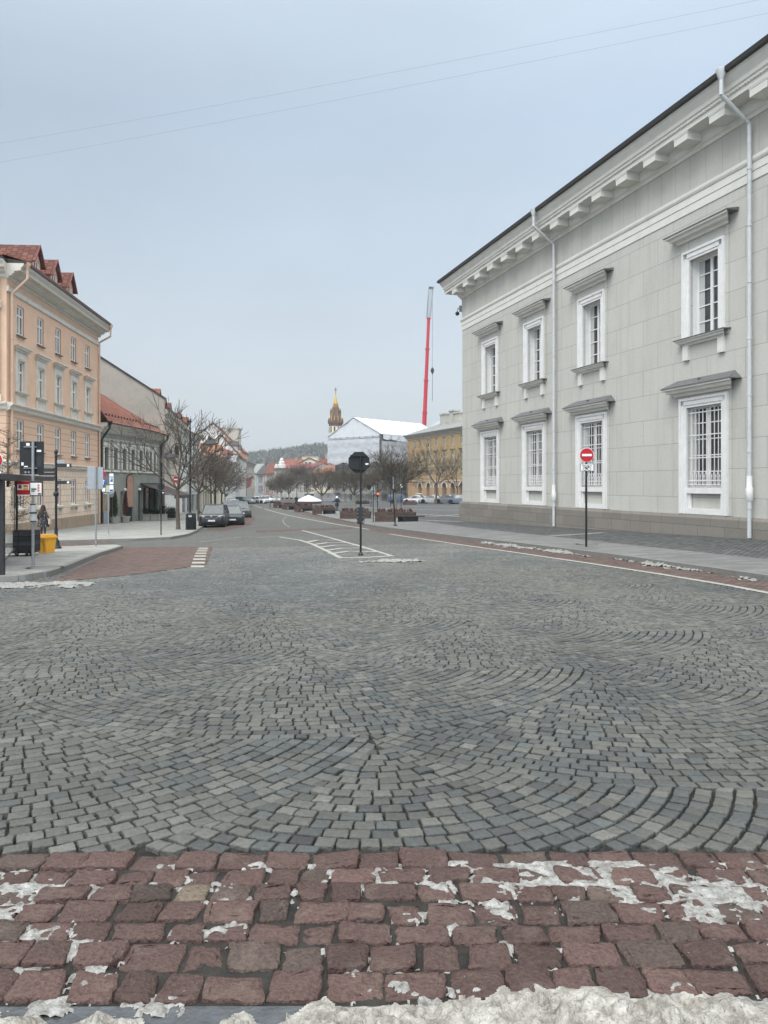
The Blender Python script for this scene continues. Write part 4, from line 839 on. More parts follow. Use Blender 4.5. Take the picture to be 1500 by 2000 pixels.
# ------------------------------------------------------------------ the row of houses down the street
def house(name, label, O, P, ze, rows, n, ww, wall, trim='cream_trim', roof='tiles', rise=2.5, dep=9, base=None, shop=None, dorm=(), gm='glass_l', cornice=.4, u0=.6, surround=.12, cat='building', band=(), fm='white', hips=0, chim=(), pil=None, ztop=None, roofback=None):
    L = Line(O, P); R = L.root(name, label, cat); zb = -5.2 if base is None else base; Lt = L.L
    step = (Lt - 2 * u0) / n; cs = [u0 + step * (i + .5) for i in range(n)]
    holes = [(x - ww / 2, x + ww / 2, r[0], r[1]) for r in rows for x in cs]; sh = []
    if shop:
        m = shop[0]; st = (Lt - .8) / m; sh = [(.4 + st * i + .2, .4 + st * (i + 1) - .2, zb, shop[1]) for i in range(m)]
    b = wall_holes(MB(), 0, Lt, zb, ze, holes + sh, .22); shell(b, 0, Lt, zb, ze, dep); b.build('wall', M[wall], R)
    for h in sh: MB().box(h[0], h[1], -.4, -.22, h[2], h[3]).build('shop_window', M['glass' if len(shop) < 3 else shop[2]], R)
    for r in rows:
        for x in cs: window(R, x, ww, r[0], r[1], .16, gm=gm, fm=fm, ft=.09, split=.68, surround=surround, sm=trim)
    if pil:
        for i in range(n + 1): x = u0 + step * i; MB().box(x - .14, x + .14, 0, .1, pil[0], pil[1]).box(x - .2, x + .2, 0, .14, pil[1], pil[1] + .3).build('pilaster', M[trim], R)
    c = cornice; b = MB().prof([(0, ze - c * 1.1), (c * .3, ze - c), (c * .35, ze - c * .6), (c * .8, ze - c * .4), (c * .85, ze - .05), (c, ze), (0, ze + .02)], 0, Lt)
    for z in band: b.prof([(0, z), (.1, z), (.14, z + .18), (0, z + .22)], 0, Lt)
    b.build('cornice', M[trim], R)
    if rise:
        o = .35 + c * .6; h = hips
        pts = [(-.1, o, ze + .05), (Lt + .1, o, ze + .05), (Lt - h + .1, -dep / 2, ze + rise), (h - .1, -dep / 2, ze + rise), (Lt + .1, -dep - .3, ze + .05), (-.1, -dep - .3, ze + .05)]
        rf = roofmesh(pts, [(0, 1, 2, 3), (2, 4, 5, 3)] + ([(1, 4, 2), (5, 0, 3)] if h else []), .12, 'roof', roof, R)
        if not h:
            for x in (0, Lt): MB().add([(x, 0, ze), (x, -dep, ze), (x, -dep / 2, ze + rise - .1)], [(0, 1, 2)]).build('gable', M[wall], R)
        for (u, hgt) in chim: MB().box(u - .4, u + .4, -dep * .45, -dep * .45 + .7, ze, ze + rise + hgt).box(u - .5, u + .5, -dep * .45 - .1, -dep * .45 + .8, ze + rise + hgt, ze + rise + hgt + .15).build('chimney', M['concrete'], rf)
    for (u, wd, hh, rm) in dorm:
        y = -.5; d = wall_holes(MB(), u - wd / 2, u + wd / 2, ze, ze + hh, [(u - wd * .28, u + wd * .28, ze + .3, ze + hh - .15)], .1, y)
        d.add([(u - wd / 2, y, ze + hh), (u + wd / 2, y, ze + hh), (u, y, ze + hh + wd * .42)], [(2, 1, 0)]); d.box(u - wd / 2, u - wd / 2 + .05, y - 3, y - .01, ze, ze + hh); d.box(u + wd / 2 - .05, u + wd / 2, y - 3, y - .01, ze, ze + hh)
        do = d.build('dormer', M[trim], R); k = wd / 2 + .2
        roofmesh([(u - k, y + .3, ze + hh - .1), (u, y + .3, ze + hh + wd * .45), (u + k, y + .3, ze + hh - .1), (u - k, y - 3, ze + hh - .1), (u, y - 3, ze + hh + wd * .45), (u + k, y - 3, ze + hh - .1)], [(0, 1, 4, 3), (1, 2, 5, 4)], .08, 'dormer_roof', rm, do)
        MB().box(u - wd * .28, u + wd * .28, y - .12, y - .08, ze + .3, ze + hh - .15).build('pane', M['glass'], do)
    return L, R
PL = [(-21.85, 75.2), (-25.6, 97), (-28.3, 125), (-32.5, 170), (-34.5, 190), (-38, 225)]
def lerp(a, b, t): return (a[0] + (b[0] - a[0]) * t, a[1] + (b[1] - a[1]) * t)
LE, E = house('pink_townhouse', 'pink townhouse with white pilasters, small dormers and a bare weathered party wall', PL[1], PL[0], 9.0, [(5.1, 7.5), (1.5, 4.0)], 7, .95, 'pink', 'cream_trim', 'tiles', 4.6, 15, shop=(5, .2), dorm=((20.4, 1.5, 1.5, 'tiles'), (15.2, 1.4, 1.2, 'tiles_dk'), (10.2, 1.4, 1.2, 'tiles_dk')), cornice=.9, pil=(.9, 7.7), band=(.7, 4.3, 4.9), surround=.14)
MB().add([(LE.L + .02, .4, -3.5), (LE.L + .02, .4, 9.9), (LE.L + .02, -9, 16.0), (LE.L + .02, -16, 15.2), (LE.L + .02, -16, -3.5), (LE.L + .4, .4, -3.5), (LE.L + .4, .4, 9.9), (LE.L + .4, -9, 16.0), (LE.L + .4, -16, 15.2), (LE.L + .4, -16, -3.5)],
    [(0, 1, 2, 3, 4), (9, 8, 7, 6, 5), (0, 5, 6, 1), (1, 6, 7, 2), (2, 7, 8, 3)]).build('party_wall', M['oldwall'], E)
MB().add([(LE.L - .05, .5, 9.85), (LE.L - .05, -9, 15.95), (LE.L + .5, -9, 15.95), (LE.L + .5, .5, 9.85), (LE.L - .05, .5, 10.05), (LE.L - .05, -9, 16.17), (LE.L + .5, -9, 16.17), (LE.L + .5, .5, 10.05)], [(4, 7, 6, 5), (3, 2, 6, 7), (0, 3, 7, 4)]).build('coping', M['roof_dark'], E)
b = MB().box(15.2, 19.0, 0, 1.1, 4.55, 4.7); 
for k in range(14): b.box(15.2 + k * .29, 15.23 + k * .29, 1.05, 1.08, 4.7, 5.6)
b.box(15.2, 19, 1.04, 1.1, 5.6, 5.66); b.build('balcony', M['black'], E)
MB().box(.3, LE.L - .2, .02, .1, -2.9, .55).build('shop_front', M['offwhite'], E)
LF, FH = house('white_townhouse', 'white four-bay townhouse beyond the pink one with a dark dormer roof', lerp(PL[1], PL[2], .57), PL[1], 8.4, [(5.0, 7.0), (1.4, 3.6)], 5, 1.0, 'offwhite', 'offwhite', 'tiles_dk', 3.0, 10, shop=(4, .2), dorm=((14.5, 1.8, 1.5, 'tiles_dk'), (9, 1.8, 1.5, 'tiles_dk')), cornice=.6, band=(.6, 4.2))
pG = lerp(PL[1], PL[2], .57)
house('cream_terrace_house', 'low cream terrace house with an orange tiled roof behind the street trees', PL[2], lerp(pG, PL[2], .02), 5.9, [(2.6, 4.4)], 6, 1.0, 'cream', 'cream_trim', 'tiles_or', 3.0, 9, shop=(4, .6), cornice=.4, band=(1.2,))
house('cream_corner_house', 'cream two-storey house with an orange roof and a small square dormer', lerp(PL[2], PL[3], .48), lerp(PL[2], PL[3], .01), 6.3, [(3.0, 5.0), (.0, 1.9)], 7, 1.0, 'cream', 'cream_trim', 'tiles_or', 3.4, 10, dorm=((3, 2.2, 1.7, 'tiles_or'),), cornice=.4, band=(2.3,))
house('white_red_roofed_house', 'white two-storey house with a bright red metal roof and three round dormers', lerp(PL[2], PL[3], .93), lerp(PL[2], PL[3], .49), 5.9, [(2.6, 5.0), (-.9, 1.6)], 6, 1.0, 'offwhite', 'white', 'roof_red', 2.4, 9, dorm=((5, 1.9, 1.9, 'roof_red'), (8, 1.9, 1.9, 'roof_red'), (11.4, 1.9, 1.9, 'roof_red')), cornice=.5, band=(2.0,), shop=(3, -1.6))
house('pale_grey_tall_house', 'tall pale grey house with a slate mansard turret at the bend of the street', lerp(PL[3], PL[4], 1.0), lerp(PL[2], PL[3], .94), 7.9, [(4.6, 7.0), (.9, 3.2)], 8, 1.05, 'palegrey', 'offwhite', 'roof_red', 1.8, 9, dorm=((14, 2.2, 2.6, 'roof_dark'), (6, 2.0, 2.2, 'roof_dark')), cornice=.5, band=(4.0, .2), shop=(5, -1.2))
house('narrow_grey_house', 'narrow grey house at the far end of the left-hand row', PL[5], PL[4], 7.2, [(4.0, 6.2), (.6, 2.8)], 10, 1.1, 'greige', 'cream_trim', 'roof_dark', 2.0, 9, cornice=.5, band=(3.4,))
def gable_house(name, label, Y, pxl, pxr, pxa, ya, yel, yer, dep, wall, roof, wins=(), slant=0.0, edge='roof_dark', extra=None):
    """gable front towards the camera"""
    L = Line((X(pxr, Y), Y), (X(pxl, Y), Y)); R = L.root(name, label, 'building'); ua = L.u(pxa); za = Z(ya, Y); zr = Z(yer, Y); zl = Z(yel, Y); zb = -5; sk = slant * dep
    MB().plate([(0, zb), (0, zr), (ua, za), (L.L, zl), (L.L, zb)], 0, -.4).build('gable_wall', M[wall], R)
    MB().add([(0, -.4, zb), (0, -.4, zr), (sk, -dep, zr), (sk, -dep, zb), (L.L, -.4, zb), (L.L, -.4, zl), (L.L + sk, -dep, zl), (L.L + sk, -dep, zb)], [(0, 1, 2, 3), (7, 6, 5, 4)]).build('side_wall', M[wall], R)
    k = .5; sr = (za - zr) / ua; sl_ = (za - zl) / (L.L - ua)
    roofmesh([(-k, .25, zr - k * sr + .15), (ua, .25, za + .15), (L.L + k, .25, zl - k * sl_ + .15), (-k + sk, -dep, zr - k * sr + .15), (ua + sk, -dep, za + .15), (L.L + k + sk, -dep, zl - k * sl_ + .15)], [(0, 3, 4, 1), (1, 4, 5, 2)], .15, 'roof', roof, R)
    e = MB()
    for a, c in (((-k, zr - k * sr), (ua, za)), ((L.L + k, zl - k * sl_), (ua, za))): e.path([(a[0], .27, a[1] + .1), (c[0], .27, c[1] + .1)], .13, 6)
    e.build('verge', M[edge], R)
    for (px, py, w_, h_) in wins: u = L.u(px); z = Z(py, Y); f = MB().box(u - w_ / 2, u + w_ / 2, 0, .05, z - h_ / 2, z + h_ / 2).build('window', M['white'], R); MB().box(u - w_ / 2 + .12, u + w_ / 2 - .12, .05, .07, z - h_ / 2 + .12, z + h_ / 2 - .12).build('pane', M['glass'], f)
    return L, R
LH, H1 = gable_house('tall_white_gabled_house', 'tallest white gabled house rising above the orange roofs of the street', 192, 377, 472, 416, 826, 858, 879, 20, 'offwhite', 'tiles_or', slant=.1, wins=())
MB().box(LH.u(447), LH.L, .0, .5, 5, Z(857, 192)).build('lower_roof_band', M['tiles_dk'], H1)
MB().box(LH.u(403) - 1.4, LH.u(403) + 1.4, .5, .9, Z(866, 192), Z(855, 192)).build('box_dormer', M['white'], H1)
u = LH.u(441); MB().box(u - 1.6, u + 1.6, -12, -8, 9, Z(838, 201)).box(u - 1.8, u + 1.8, -12.2, -7.8, Z(838, 201), Z(836, 201)).build('chimney', M['greige'], H1)
u = LH.u(385); MB().box(u - .5, u + .5, -8, -6, 9, Z(842, 198)).box(u - .8, u + .8, -8.3, -5.7, Z(842, 198), Z(841, 198)).build('chimney', M['greige'], H1)
MB().tube((LH.u(425), -2, Z(833, 192)), (LH.u(425), -2, Z(815, 192)), .05, .03, 5).build('aerial', M['dark'], H1)
gable_house('white_gabled_house', 'smaller white gabled house in front of the tallest white gable', 172, 409, 469.5, 431.5, 849.5, 871, 891, 18, 'offwhite', 'tiles_or', slant=.1)

# ------------------------------------------------------------------ far end of the square
def cam_line(pl, pr, Yl, Yr): return (X(pr, Yr), Yr), (X(pl, Yl), Yl)
O, P = cam_line(487, 501, 262, 262); house('grey_roofed_house', 'far grey house with a long pale sheet-metal roof at the street end', O, P, Z(924, 262), [(2.6, 4.4), (-1, 1.4)], 3, 1.0, 'greige', 'cream_trim', 'roof_grey', 3.6, 34, cornice=.3)
O, P = cam_line(500.5, 517, 250, 250); house('blue_grey_house', 'far blue-grey house with a dark roof and skylights', O, P, Z(927, 250), [(2.2, 4.0), (-1, 1.0)], 3, .9, 'bluegrey', 'palegrey', 'roof_dark', 3.2, 26, cornice=.3)
O, P = cam_line(517, 537, 240, 240); LB, HB = house('brown_pink_house', 'far brownish-pink house with a dark red roof and two skylights', O, P, Z(925, 240), [(1.4, 4.3), (-1.5, .8)], 3, 1.1, 'brownpink', 'cream_trim', 'tiles_dk', 3.6, 20, cornice=.3)
for u in (1.0, 2.2): MB().add([(u, -2.6, 5.9), (u + .8, -2.6, 5.9), (u + .8, -4.4, 6.55), (u, -4.4, 6.55)], [(0, 1, 2, 3)]).build('skylight', M['lamp'], HB)
O, P = cam_line(536, 611, 222, 216); LK_, HK = house('pale_neoclassical_hall', 'long pale grey neoclassical building with small roof statues behind bare trees', O, P, Z(915, 219), [(2.9, 5.0), (-.8, 1.8)], 9, 1.1, 'greige', 'palegrey', 'roof_red', 1.6, 12, cornice=.5, band=(2.3,), shop=(8, -2.2), pil=(-2, 5))
for i, (px, h, w_) in enumerate(((549, 3.0, 1.5), (538.5, 1.2, .8))):
    u = LK_.u(px); z0 = Z(914, 219); MB().lathe([(w_ * .8, 0), (w_ * .8, .35 * h), (w_ * .5, .4 * h), (w_ * .6, .55 * h), (w_ * .35, .7 * h), (w_ * .42, .78 * h), (w_ * .3, .86 * h), (w_ * .3, .95 * h), (.1, h)], (0, 0, 0), 10).build('statue', M['offwhite'], HK, True).location = (u, -.3, z0)
gable_house('cream_gabled_house', 'cream house with a shallow front gable and red roof behind the neoclassical hall', 245, 577, 640, 603, 894.5, 910, 909, 16, 'cream', 'tiles', wins=((598, 909, 1.0, 2.4), (606, 909, 1.0, 2.4), (588, 914, 1, 2)), edge='tiles')
O, P = cam_line(590, 618, 275, 275); house('cream_flat_block', 'cream flat-roofed block showing above the red roofs', O, P, Z(891, 275), [], 1, 1, 'cream', 'cream_trim', 'tiles', 0, 10, cornice=.3)
O, P = cam_line(552, 591, 262, 262); house('red_roofed_range', 'long red tiled roof rising behind the neoclassical hall', O, P, Z(910, 262), [], 1, 1, 'cream', 'cream_trim', 'tiles', 2.6, 16, cornice=.2, chim=((3, .3),))
O, P = cam_line(601, 646, 240, 236); house('dark_red_roofed_house', 'house with a steep dark red roof left of the wrapped building', O, P, Z(916, 238), [(1, 3)], 4, 1, 'cream', 'cream_trim', 'tiles_dk', 4.2, 12, hips=3, cornice=.3, chim=((2.2, .5), (4.6, .5)))
O, P = cam_line(607, 655, 205, 200); house('orange_roofed_house', 'cream house with an orange hipped roof just left of the wrapped building', O, P, Z(925, 203), [(.6, 3.0), (-3.0, -1.2)], 6, .9, 'cream', 'cream_trim', 'tiles_or', 2.4, 10, hips=2.2, cornice=.3)

def spire():
    x, y = X(655.5, 250), 250.0; R = empty('church_tower', (x, y, 0), .2, 'round pale church tower with a steep brown spire tipped in gold', 'church'); s = 250 / F
    z = lambda py: Z(py, y)
    MB().lathe([(2.1, -4), (2.1, z(832))], n=12).build('tower', M['cream'], R); b = MB()
    for k in range(10): a = 2 * pi * k / 10; b.box(2.02 * cos(a) - .18, 2.02 * cos(a) + .18, 2.02 * sin(a) - .18, 2.02 * sin(a) + .18, z(845), z(834))
    b.build('belfry_opening', M['black'], R)
    MB().lathe([(2.15, z(833)), (2.2, z(829)), (2.35, z(827)), (2.3, z(825)), (2.1, z(823)), (2.0, z(820))], n=12).build('gallery', M['spire'], R)
    b = MB()
    for k in range(12): a = 2 * pi * k / 12; b.lathe([(.22, z(828)), (.26, z(823)), (.02, z(816))], (2.3 * cos(a), 2.3 * sin(a), 0), 6)
    for k in range(6): a = 2 * pi * k / 6; b.lathe([(.25, z(812)), (.3, z(804)), (.02, z(797))], (1.55 * cos(a), 1.55 * sin(a), 0), 6)
    b.build('pinnacle', M['spire'], R)
    MB().lathe([(2.05, z(822)), (1.75, z(812)), (1.2, z(798)), (.66, z(788))], n=10).build('spire', M['spire'], R)
    b = MB()
    for k in range(10): a = 2 * pi * k / 10; b.tube((2.05 * cos(a), 2.05 * sin(a), z(822)), (.68 * cos(a), .68 * sin(a), z(788)), .16, .10, 4)
    b.build('gilded_rib', M['gold'], R)
    MB().lathe([(.7, z(788.5)), (.4, z(779)), (.12, z(772)), (.1, z(770)), (.3, z(769)), (.3, z(768)), (.08, z(767))], n=10).build('gilded_tip', M['gold'], R)
    MB().box(-.07, .07, -.07, .07, z(767), z(757)).box(-.5, .5, -.06, .06, z(762.5), z(761.5)).box(-.3, .3, -.06, .06, z(760), z(759)).build('cross', M['dark'], R)
spire()

def wrapped():
    C0 = (-.9, 165.0); C1 = (-12.4, 175.0); L = Line(C0, C1); R = L.root('wrapped_building', 'building under renovation wrapped in white sheeting with a big white tent roof', 'building'); Lt = L.L; D = 24.0
    ze = Z(850, 165); za = Z(817.5, 170.5); zn = Z(905, 168); zg = -3.6; um = Lt * .5
    w_ = wall_holes(MB(), .8, Lt - .8, zg, ze - 1, [(1.8 + k * 2.2, 3.0 + k * 2.2, z, z + 2.0) for k in range(6) for z in (zg + 1, zg + 4.4)], .3, -1.0); w_.box(.8, Lt - .8, -D, -1.35, zg, ze - 1); w_.build('wall', M['greige'], R)
    # tarpaulin gable, with soft billows
    b = MB(); nx, nz = 28, 16; V = []; Fc = []
    for j in range(nz + 1):
        for i in range(nx + 1):
            u = Lt * i / nx; top = ze + .6 + (za - ze - .6) * (1 - abs(u - um) / um); z = (ze - .8) + (top - ze + .8) * j / nz; V.append((u, .1 + .10 * sin(u * 2.1 + z * .6) * sin(pi * i / nx) + .04 * sin(u * 5 + z * 2), z))
    for j in range(nz):
        for i in range(nx): a = j * (nx + 1) + i; Fc.append((a, a + nx + 1, a + nx + 2, a + 1))
    b.add(V, Fc); b.build('gable_sheet', M['tarp'], R, True)
    roofmesh([(-.5, .3, ze + .3), (um, .3, za + .25), (Lt + .5, .3, ze + .3), (-.5, -D, ze + .3), (um, -D, za + .25), (Lt + .5, -D, ze + .3)], [(0, 3, 4, 1), (1, 4, 5, 2)], .1, 'tent_roof', 'tarp', R)
    b = MB()
    for k in range(10): y = .3 - (D + .3) * k / 9; b.path([(-.5, y, ze + .36), (um, y, za + .31)], .05, 5)
    b.build('tent_seam', M['greyback'], R)
    b = MB()     # hanging skirt along the eaves
    for k in range(9):
        y0 = -.5 - k * D / 9; y1 = y0 - D / 9 + .15; ym = (y0 + y1) / 2; b.add([(-.52, y0, ze + .3), (-.52, y1, ze + .3), (-.55, y1, ze - .75), (-.62, ym, ze - .95), (-.55, y0, ze - .75)], [(0, 1, 2, 3, 4)])
    b.build('tent_skirt', M['tarp'], R)
    # netting sheets on two sides
    def net(nm, p0, p1, z0, z1, out):
        b = MB(); V = []; Fc = []; nx, nz = 40, 14
        for j in range(nz + 1):
            for i in range(nx + 1):
                t = i / nx; zz = z0 + (z1 - z0) * j / nz + (.25 * sin(t * 21) if j == 0 else 0); bl = .03 * sin(zz * 3.1) + .03 * sin(t * 43 + zz * 2) + .02 * sin(t * 90); V.append((p0[0] + (p1[0] - p0[0]) * t + out[0] * bl, p0[1] + (p1[1] - p0[1]) * t + out[1] * bl, zz))
        for j in range(nz):
            for i in range(nx): a = j * (nx + 1) + i; Fc.append((a, a + nx + 1, a + nx + 2, a + 1))
        b.add(V, Fc); return b.build(nm, M['net'], R, True)
    net('netting', (-.2, .35), (Lt + .3, .35), zn, ze - .6, (0, 1)); net('netting', (-.35, -.2), (-.35, -9), zn, ze - 1.2, (-1, 0))
    b = MB()
    for k in range(9):
        u = Lt * k / 8; b.tube((u, .25, zg), (u, .25, ze), .06, .06, 5); b.tube((u, -.7, zg), (u, -.7, ze - 1), .06, .06, 5)
    for k in range(12): y = -D * k / 11; b.tube((-.3, y, zg), (-.3, y, ze), .06, .06, 5)
    z = zg + 1.6
    while z < ze: b.tube((0, .27, z), (Lt, .27, z), .05, .05, 5); b.box(0, Lt, -.6, .2, z - .35, z - .28); b.tube((-.32, 0, z), (-.32, -D, z), .05, .05, 5); b.box(-.28, .55, -D, 0, z - .35, z - .28); z += 2.0
    for k in range(7): u = Lt * k / 8; b.tube((u, .3, zg), (u + 1.5, .3, zg + 2), .05, .05, 5); b.tube((-.35, -k * 2.4, zg), (-.35, -k * 2.4 - 2.4, zg + 2), .05, .05, 5)
    b.build('scaffold', M['steel'], R)
    MB().box(.8, .84, -D, -1.4, zg, ze - 1).build('side_wall', M['oldwall'], R)
wrapped()

def arcade():
    O = (X(934, 134), 134.0); P = (X(796, 166), 166.0); L = Line(O, P); R = L.root('yellow_arcaded_building', 'ochre yellow four-storey building with white-rimmed arches along the ground floor', 'building'); Lt = L.L; ze = 12.0; zb = -4
    cp = [L.u(px) for px in (902, 885, 868.5, 852.5, 837)]; st = (cp[4] - cp[0]) / 4; cs = [cp[4] - st * i for i in range(-2, 8) if 1 < cp[4] - st * i < Lt - 1]; cs = [c for c in cs if c < cp[4] + .5] + [cp[4] + 4.6, cp[4] + 7.4]
    cs = [c for c in cs if c < Lt - .8]
    hs = [(c - .55, c + .55, z0, z1) for c in cs for (z0, z1) in ((9.0, 10.8), (5.9, 7.7), (2.9, 4.6))]
    ar = [(c - 1.05, c + 1.05, zb, .9) for c in cs[:-1]]
    b = wall_holes(MB(), 0, Lt, 2.3, ze, hs, .3); shell(b, 0, Lt, zb, ze, 14); b.build('wall', M['ochre'], R)
    wb = wall_holes(MB(), 0, Lt, zb, 2.3, [(a[0], a[1], zb, 1.95) for a in ar], 1.0)
    for a in ar:
        c = (a[0] + a[1]) / 2; r = 1.05; n = 8
        for sgn in (-1, 1):
            pts = [(c + sgn * r * cos(pi / 2 * k / n), .9 + r * sin(pi / 2 * k / n)) for k in range(n + 1)] + [(c, 1.951), (c + sgn * r, 1.951)]; wb.plate(pts, 0, -.5)
    wb.build('arcade_wall', M['ochre_base'], R)
    for a in ar:
        c = (a[0] + a[1]) / 2; b = MB(); n = 12
        for k in range(n):
            t0 = pi * k / n; t1 = pi * (k + 1) / n; b.plate([(c + 1.05 * cos(t0), .9 + 1.05 * sin(t0)), (c + 1.38 * cos(t0), .9 + 1.38 * sin(t0)), (c + 1.38 * cos(t1), .9 + 1.38 * sin(t1)), (c + 1.05 * cos(t1), .9 + 1.05 * sin(t1))], 0, .09)
        b.build('arch_rim', M['cream_trim'], R); MB().box(c - 1.05, c + 1.05, -1.2, -1.0, zb, 1.95).build('arch_glazing', M['glass'], R)
    for h in hs:
        zc = (h[2] + h[3]) / 2; window(R, (h[0] + h[1]) / 2, 1.1, h[2], h[3], .2, gm='glass', split=.65, surround=.14, sm='ochre_trim')
    for c in cs[:-2]:
        MB().prof([(0, 8.1), (.3, 8.2), (.35, 8.4), (0, 8.45)], c - 1.1, c + 1.1).box(c - 1.0, c - .8, 0, .12, 5.3, 8.1).box(c + .8, c + 1.0, 0, .12, 5.3, 8.1).build('hood', M['ochre_trim'], R)
    b = MB().prof([(0, 2.1), (.15, 2.15), (.15, 2.35), (0, 2.4)], 0, Lt).prof([(0, 4.95), (.12, 5.0), (.12, 5.25), (0, 5.3)], 0, Lt).prof([(0, 11.0), (.1, 11.05), (.1, 11.15), (0, 11.2)], 0, Lt); b.build('string_course', M['ochre_trim'], R)
    b = MB().prof([(0, 11.2), (.06, 11.2), (.06, 11.6), (.6, 11.75), (.7, 12.0), (0, 12.05)], 0, Lt + .6); x = .3
    while x < Lt: b.box(x, x + .28, .06, .5, 11.45, 11.7); x += .8
    b.build('cornice', M['greige'], R)
    rf = roofmesh([(-.3, .9, 12.08), (Lt + .7, .9, 12.08), (Lt - 8, -7, 15.2), (4, -7, 15.2), (Lt + .7, -14.5, 12.08), (-.3, -14.5, 12.08)], [(0, 1, 2, 3), (1, 4, 2), (4, 5, 3, 2), (5, 0, 3)], .12, 'roof', 'roof_grey', R)
    for px, ht in ((866, 15.9), (884, 16.2), (893, 15.6)): u = L.u(px, -4); MB().box(u - 1.2, u + 1.2, -5, -3.8, 12.5, ht).box(u - 1.4, u + 1.4, -5.2, -3.6, ht, ht + .25).build('chimney', M['greige'], rf)
    u = L.u(836, -3); MB().add([(u - 2.2, -3, 13.2), (u + 2.2, -3, 13.2), (u + 2.2, -6, 15.2), (u - 2.2, -6, 15.2), (u - 2.2, -3, 13.0), (u + 2.2, -3, 13.0)], [(0, 1, 2, 3), (4, 5, 1, 0)]).build('roof_hatch', M['bluegrey'], rf)
    u = cs[-1] - 2.0; u = cp[4] + 4.6
    bb = MB().box(u - 1.3, u + 1.3, 0, 1.1, 4.6, 4.8)
    for k in range(10): bb.box(u - 1.3 + k * .28, u - 1.26 + k * .28, 1.02, 1.08, 4.8, 5.7)
    bb.box(u - 1.3, u + 1.3, 1.0, 1.1, 5.7, 5.78); bb.build('balcony', M['greige'], R)
    MB().prof([(0, -.6), (.5, -.55), (.5, -.35), (0, -.2)], u - 1.5, u + 1.5).build('porch_hood', M['greige'], R); MB().box(u - .5, u + .5, -.05, .04, zb, -.9).build('door', M['black'], R)
    downpipe(R, L.u(841.5), zb + .5, 11.5, .15, .1, 'ochre_trim')
arcade()
def crane():
    Y = 195.0; b0 = np.array((X(822, Y), Y, -4)); b1 = np.array((X(837.3, Y), Y, Z(620, Y))); R = empty('mobile_crane', (b0[0], Y, 0), 0, 'red telescopic crane boom with a steel lattice tip towering behind the yellow building', 'crane')
    def P(py): t = (Z(py, Y) - b0[2]) / (b1[2] - b0[2]); p = b0 + (b1 - b0) * t; return (p[0] - b0[0], 0, p[2])
    lv = [990, 806, 743, 682, 622]; rr = [.62, .56, .50, .44, .38]
    for k in range(4): MB().tube(P(lv[k]), P(lv[k + 1]), rr[k], rr[k], 6).tube(P(lv[k + 1] + 1), P(lv[k + 1] - 1), rr[k] + .16, rr[k] + .16, 6).build('boom_section', M['cranered'], R)
    t0 = np.array(P(624)); t1 = np.array((X(841.8, Y) - b0[0], 0, Z(562, Y))); b = MB(); ax = (t1 - t0); n = 12
    def q(t, i): c = t0 + ax * t; w_ = .28 + .3 * (t > .05) ; return c + np.array(((-1, 1, 1, -1)[i] * w_, (-1, -1, 1, 1)[i] * w_, 0))
    for i in range(4): b.tube(q(.04, i), q(1, i), .09, .09, 5)
    for k in range(n):
        a0 = .06 + .94 * k / n; a1 = .06 + .94 * (k + 1) / n
        for i in range(4): b.tube(q(a0, i), q(a1, (i + 1) % 4), .055, .055, 4)
    b.build('lattice_jib', M['greyback'], R)
    MB().box(t1[0] - .6, t1[0] + .7, -.3, .3, t1[2] - .3, t1[2] + .2).build('jib_head', M['dark'], R)
    xh = X(844.6, Y) - b0[0]; MB().tube((t1[0] + .35, 0, t1[2]), (xh, 0, Z(718, Y)), .03, .03, 4).build('hoist_cable', M['dark'], R)
    h = MB().lathe([(.1, 1.0), (.42, .5), (.42, -.1), (.15, -.6), (.08, -.9)], (xh, 0, Z(725, Y)), 8).build('hook_block', M['dark'], R); MB().tube((xh, 0, Z(729, Y)), (xh, 0, Z(783, Y)), .05, .05, 4).build('chain', M['dark'], h)
    MB().box(-3.5, 3.5, -1.4, 1.4, -3.6, -1.6).build('carrier', M['cranered'], R)
crane()

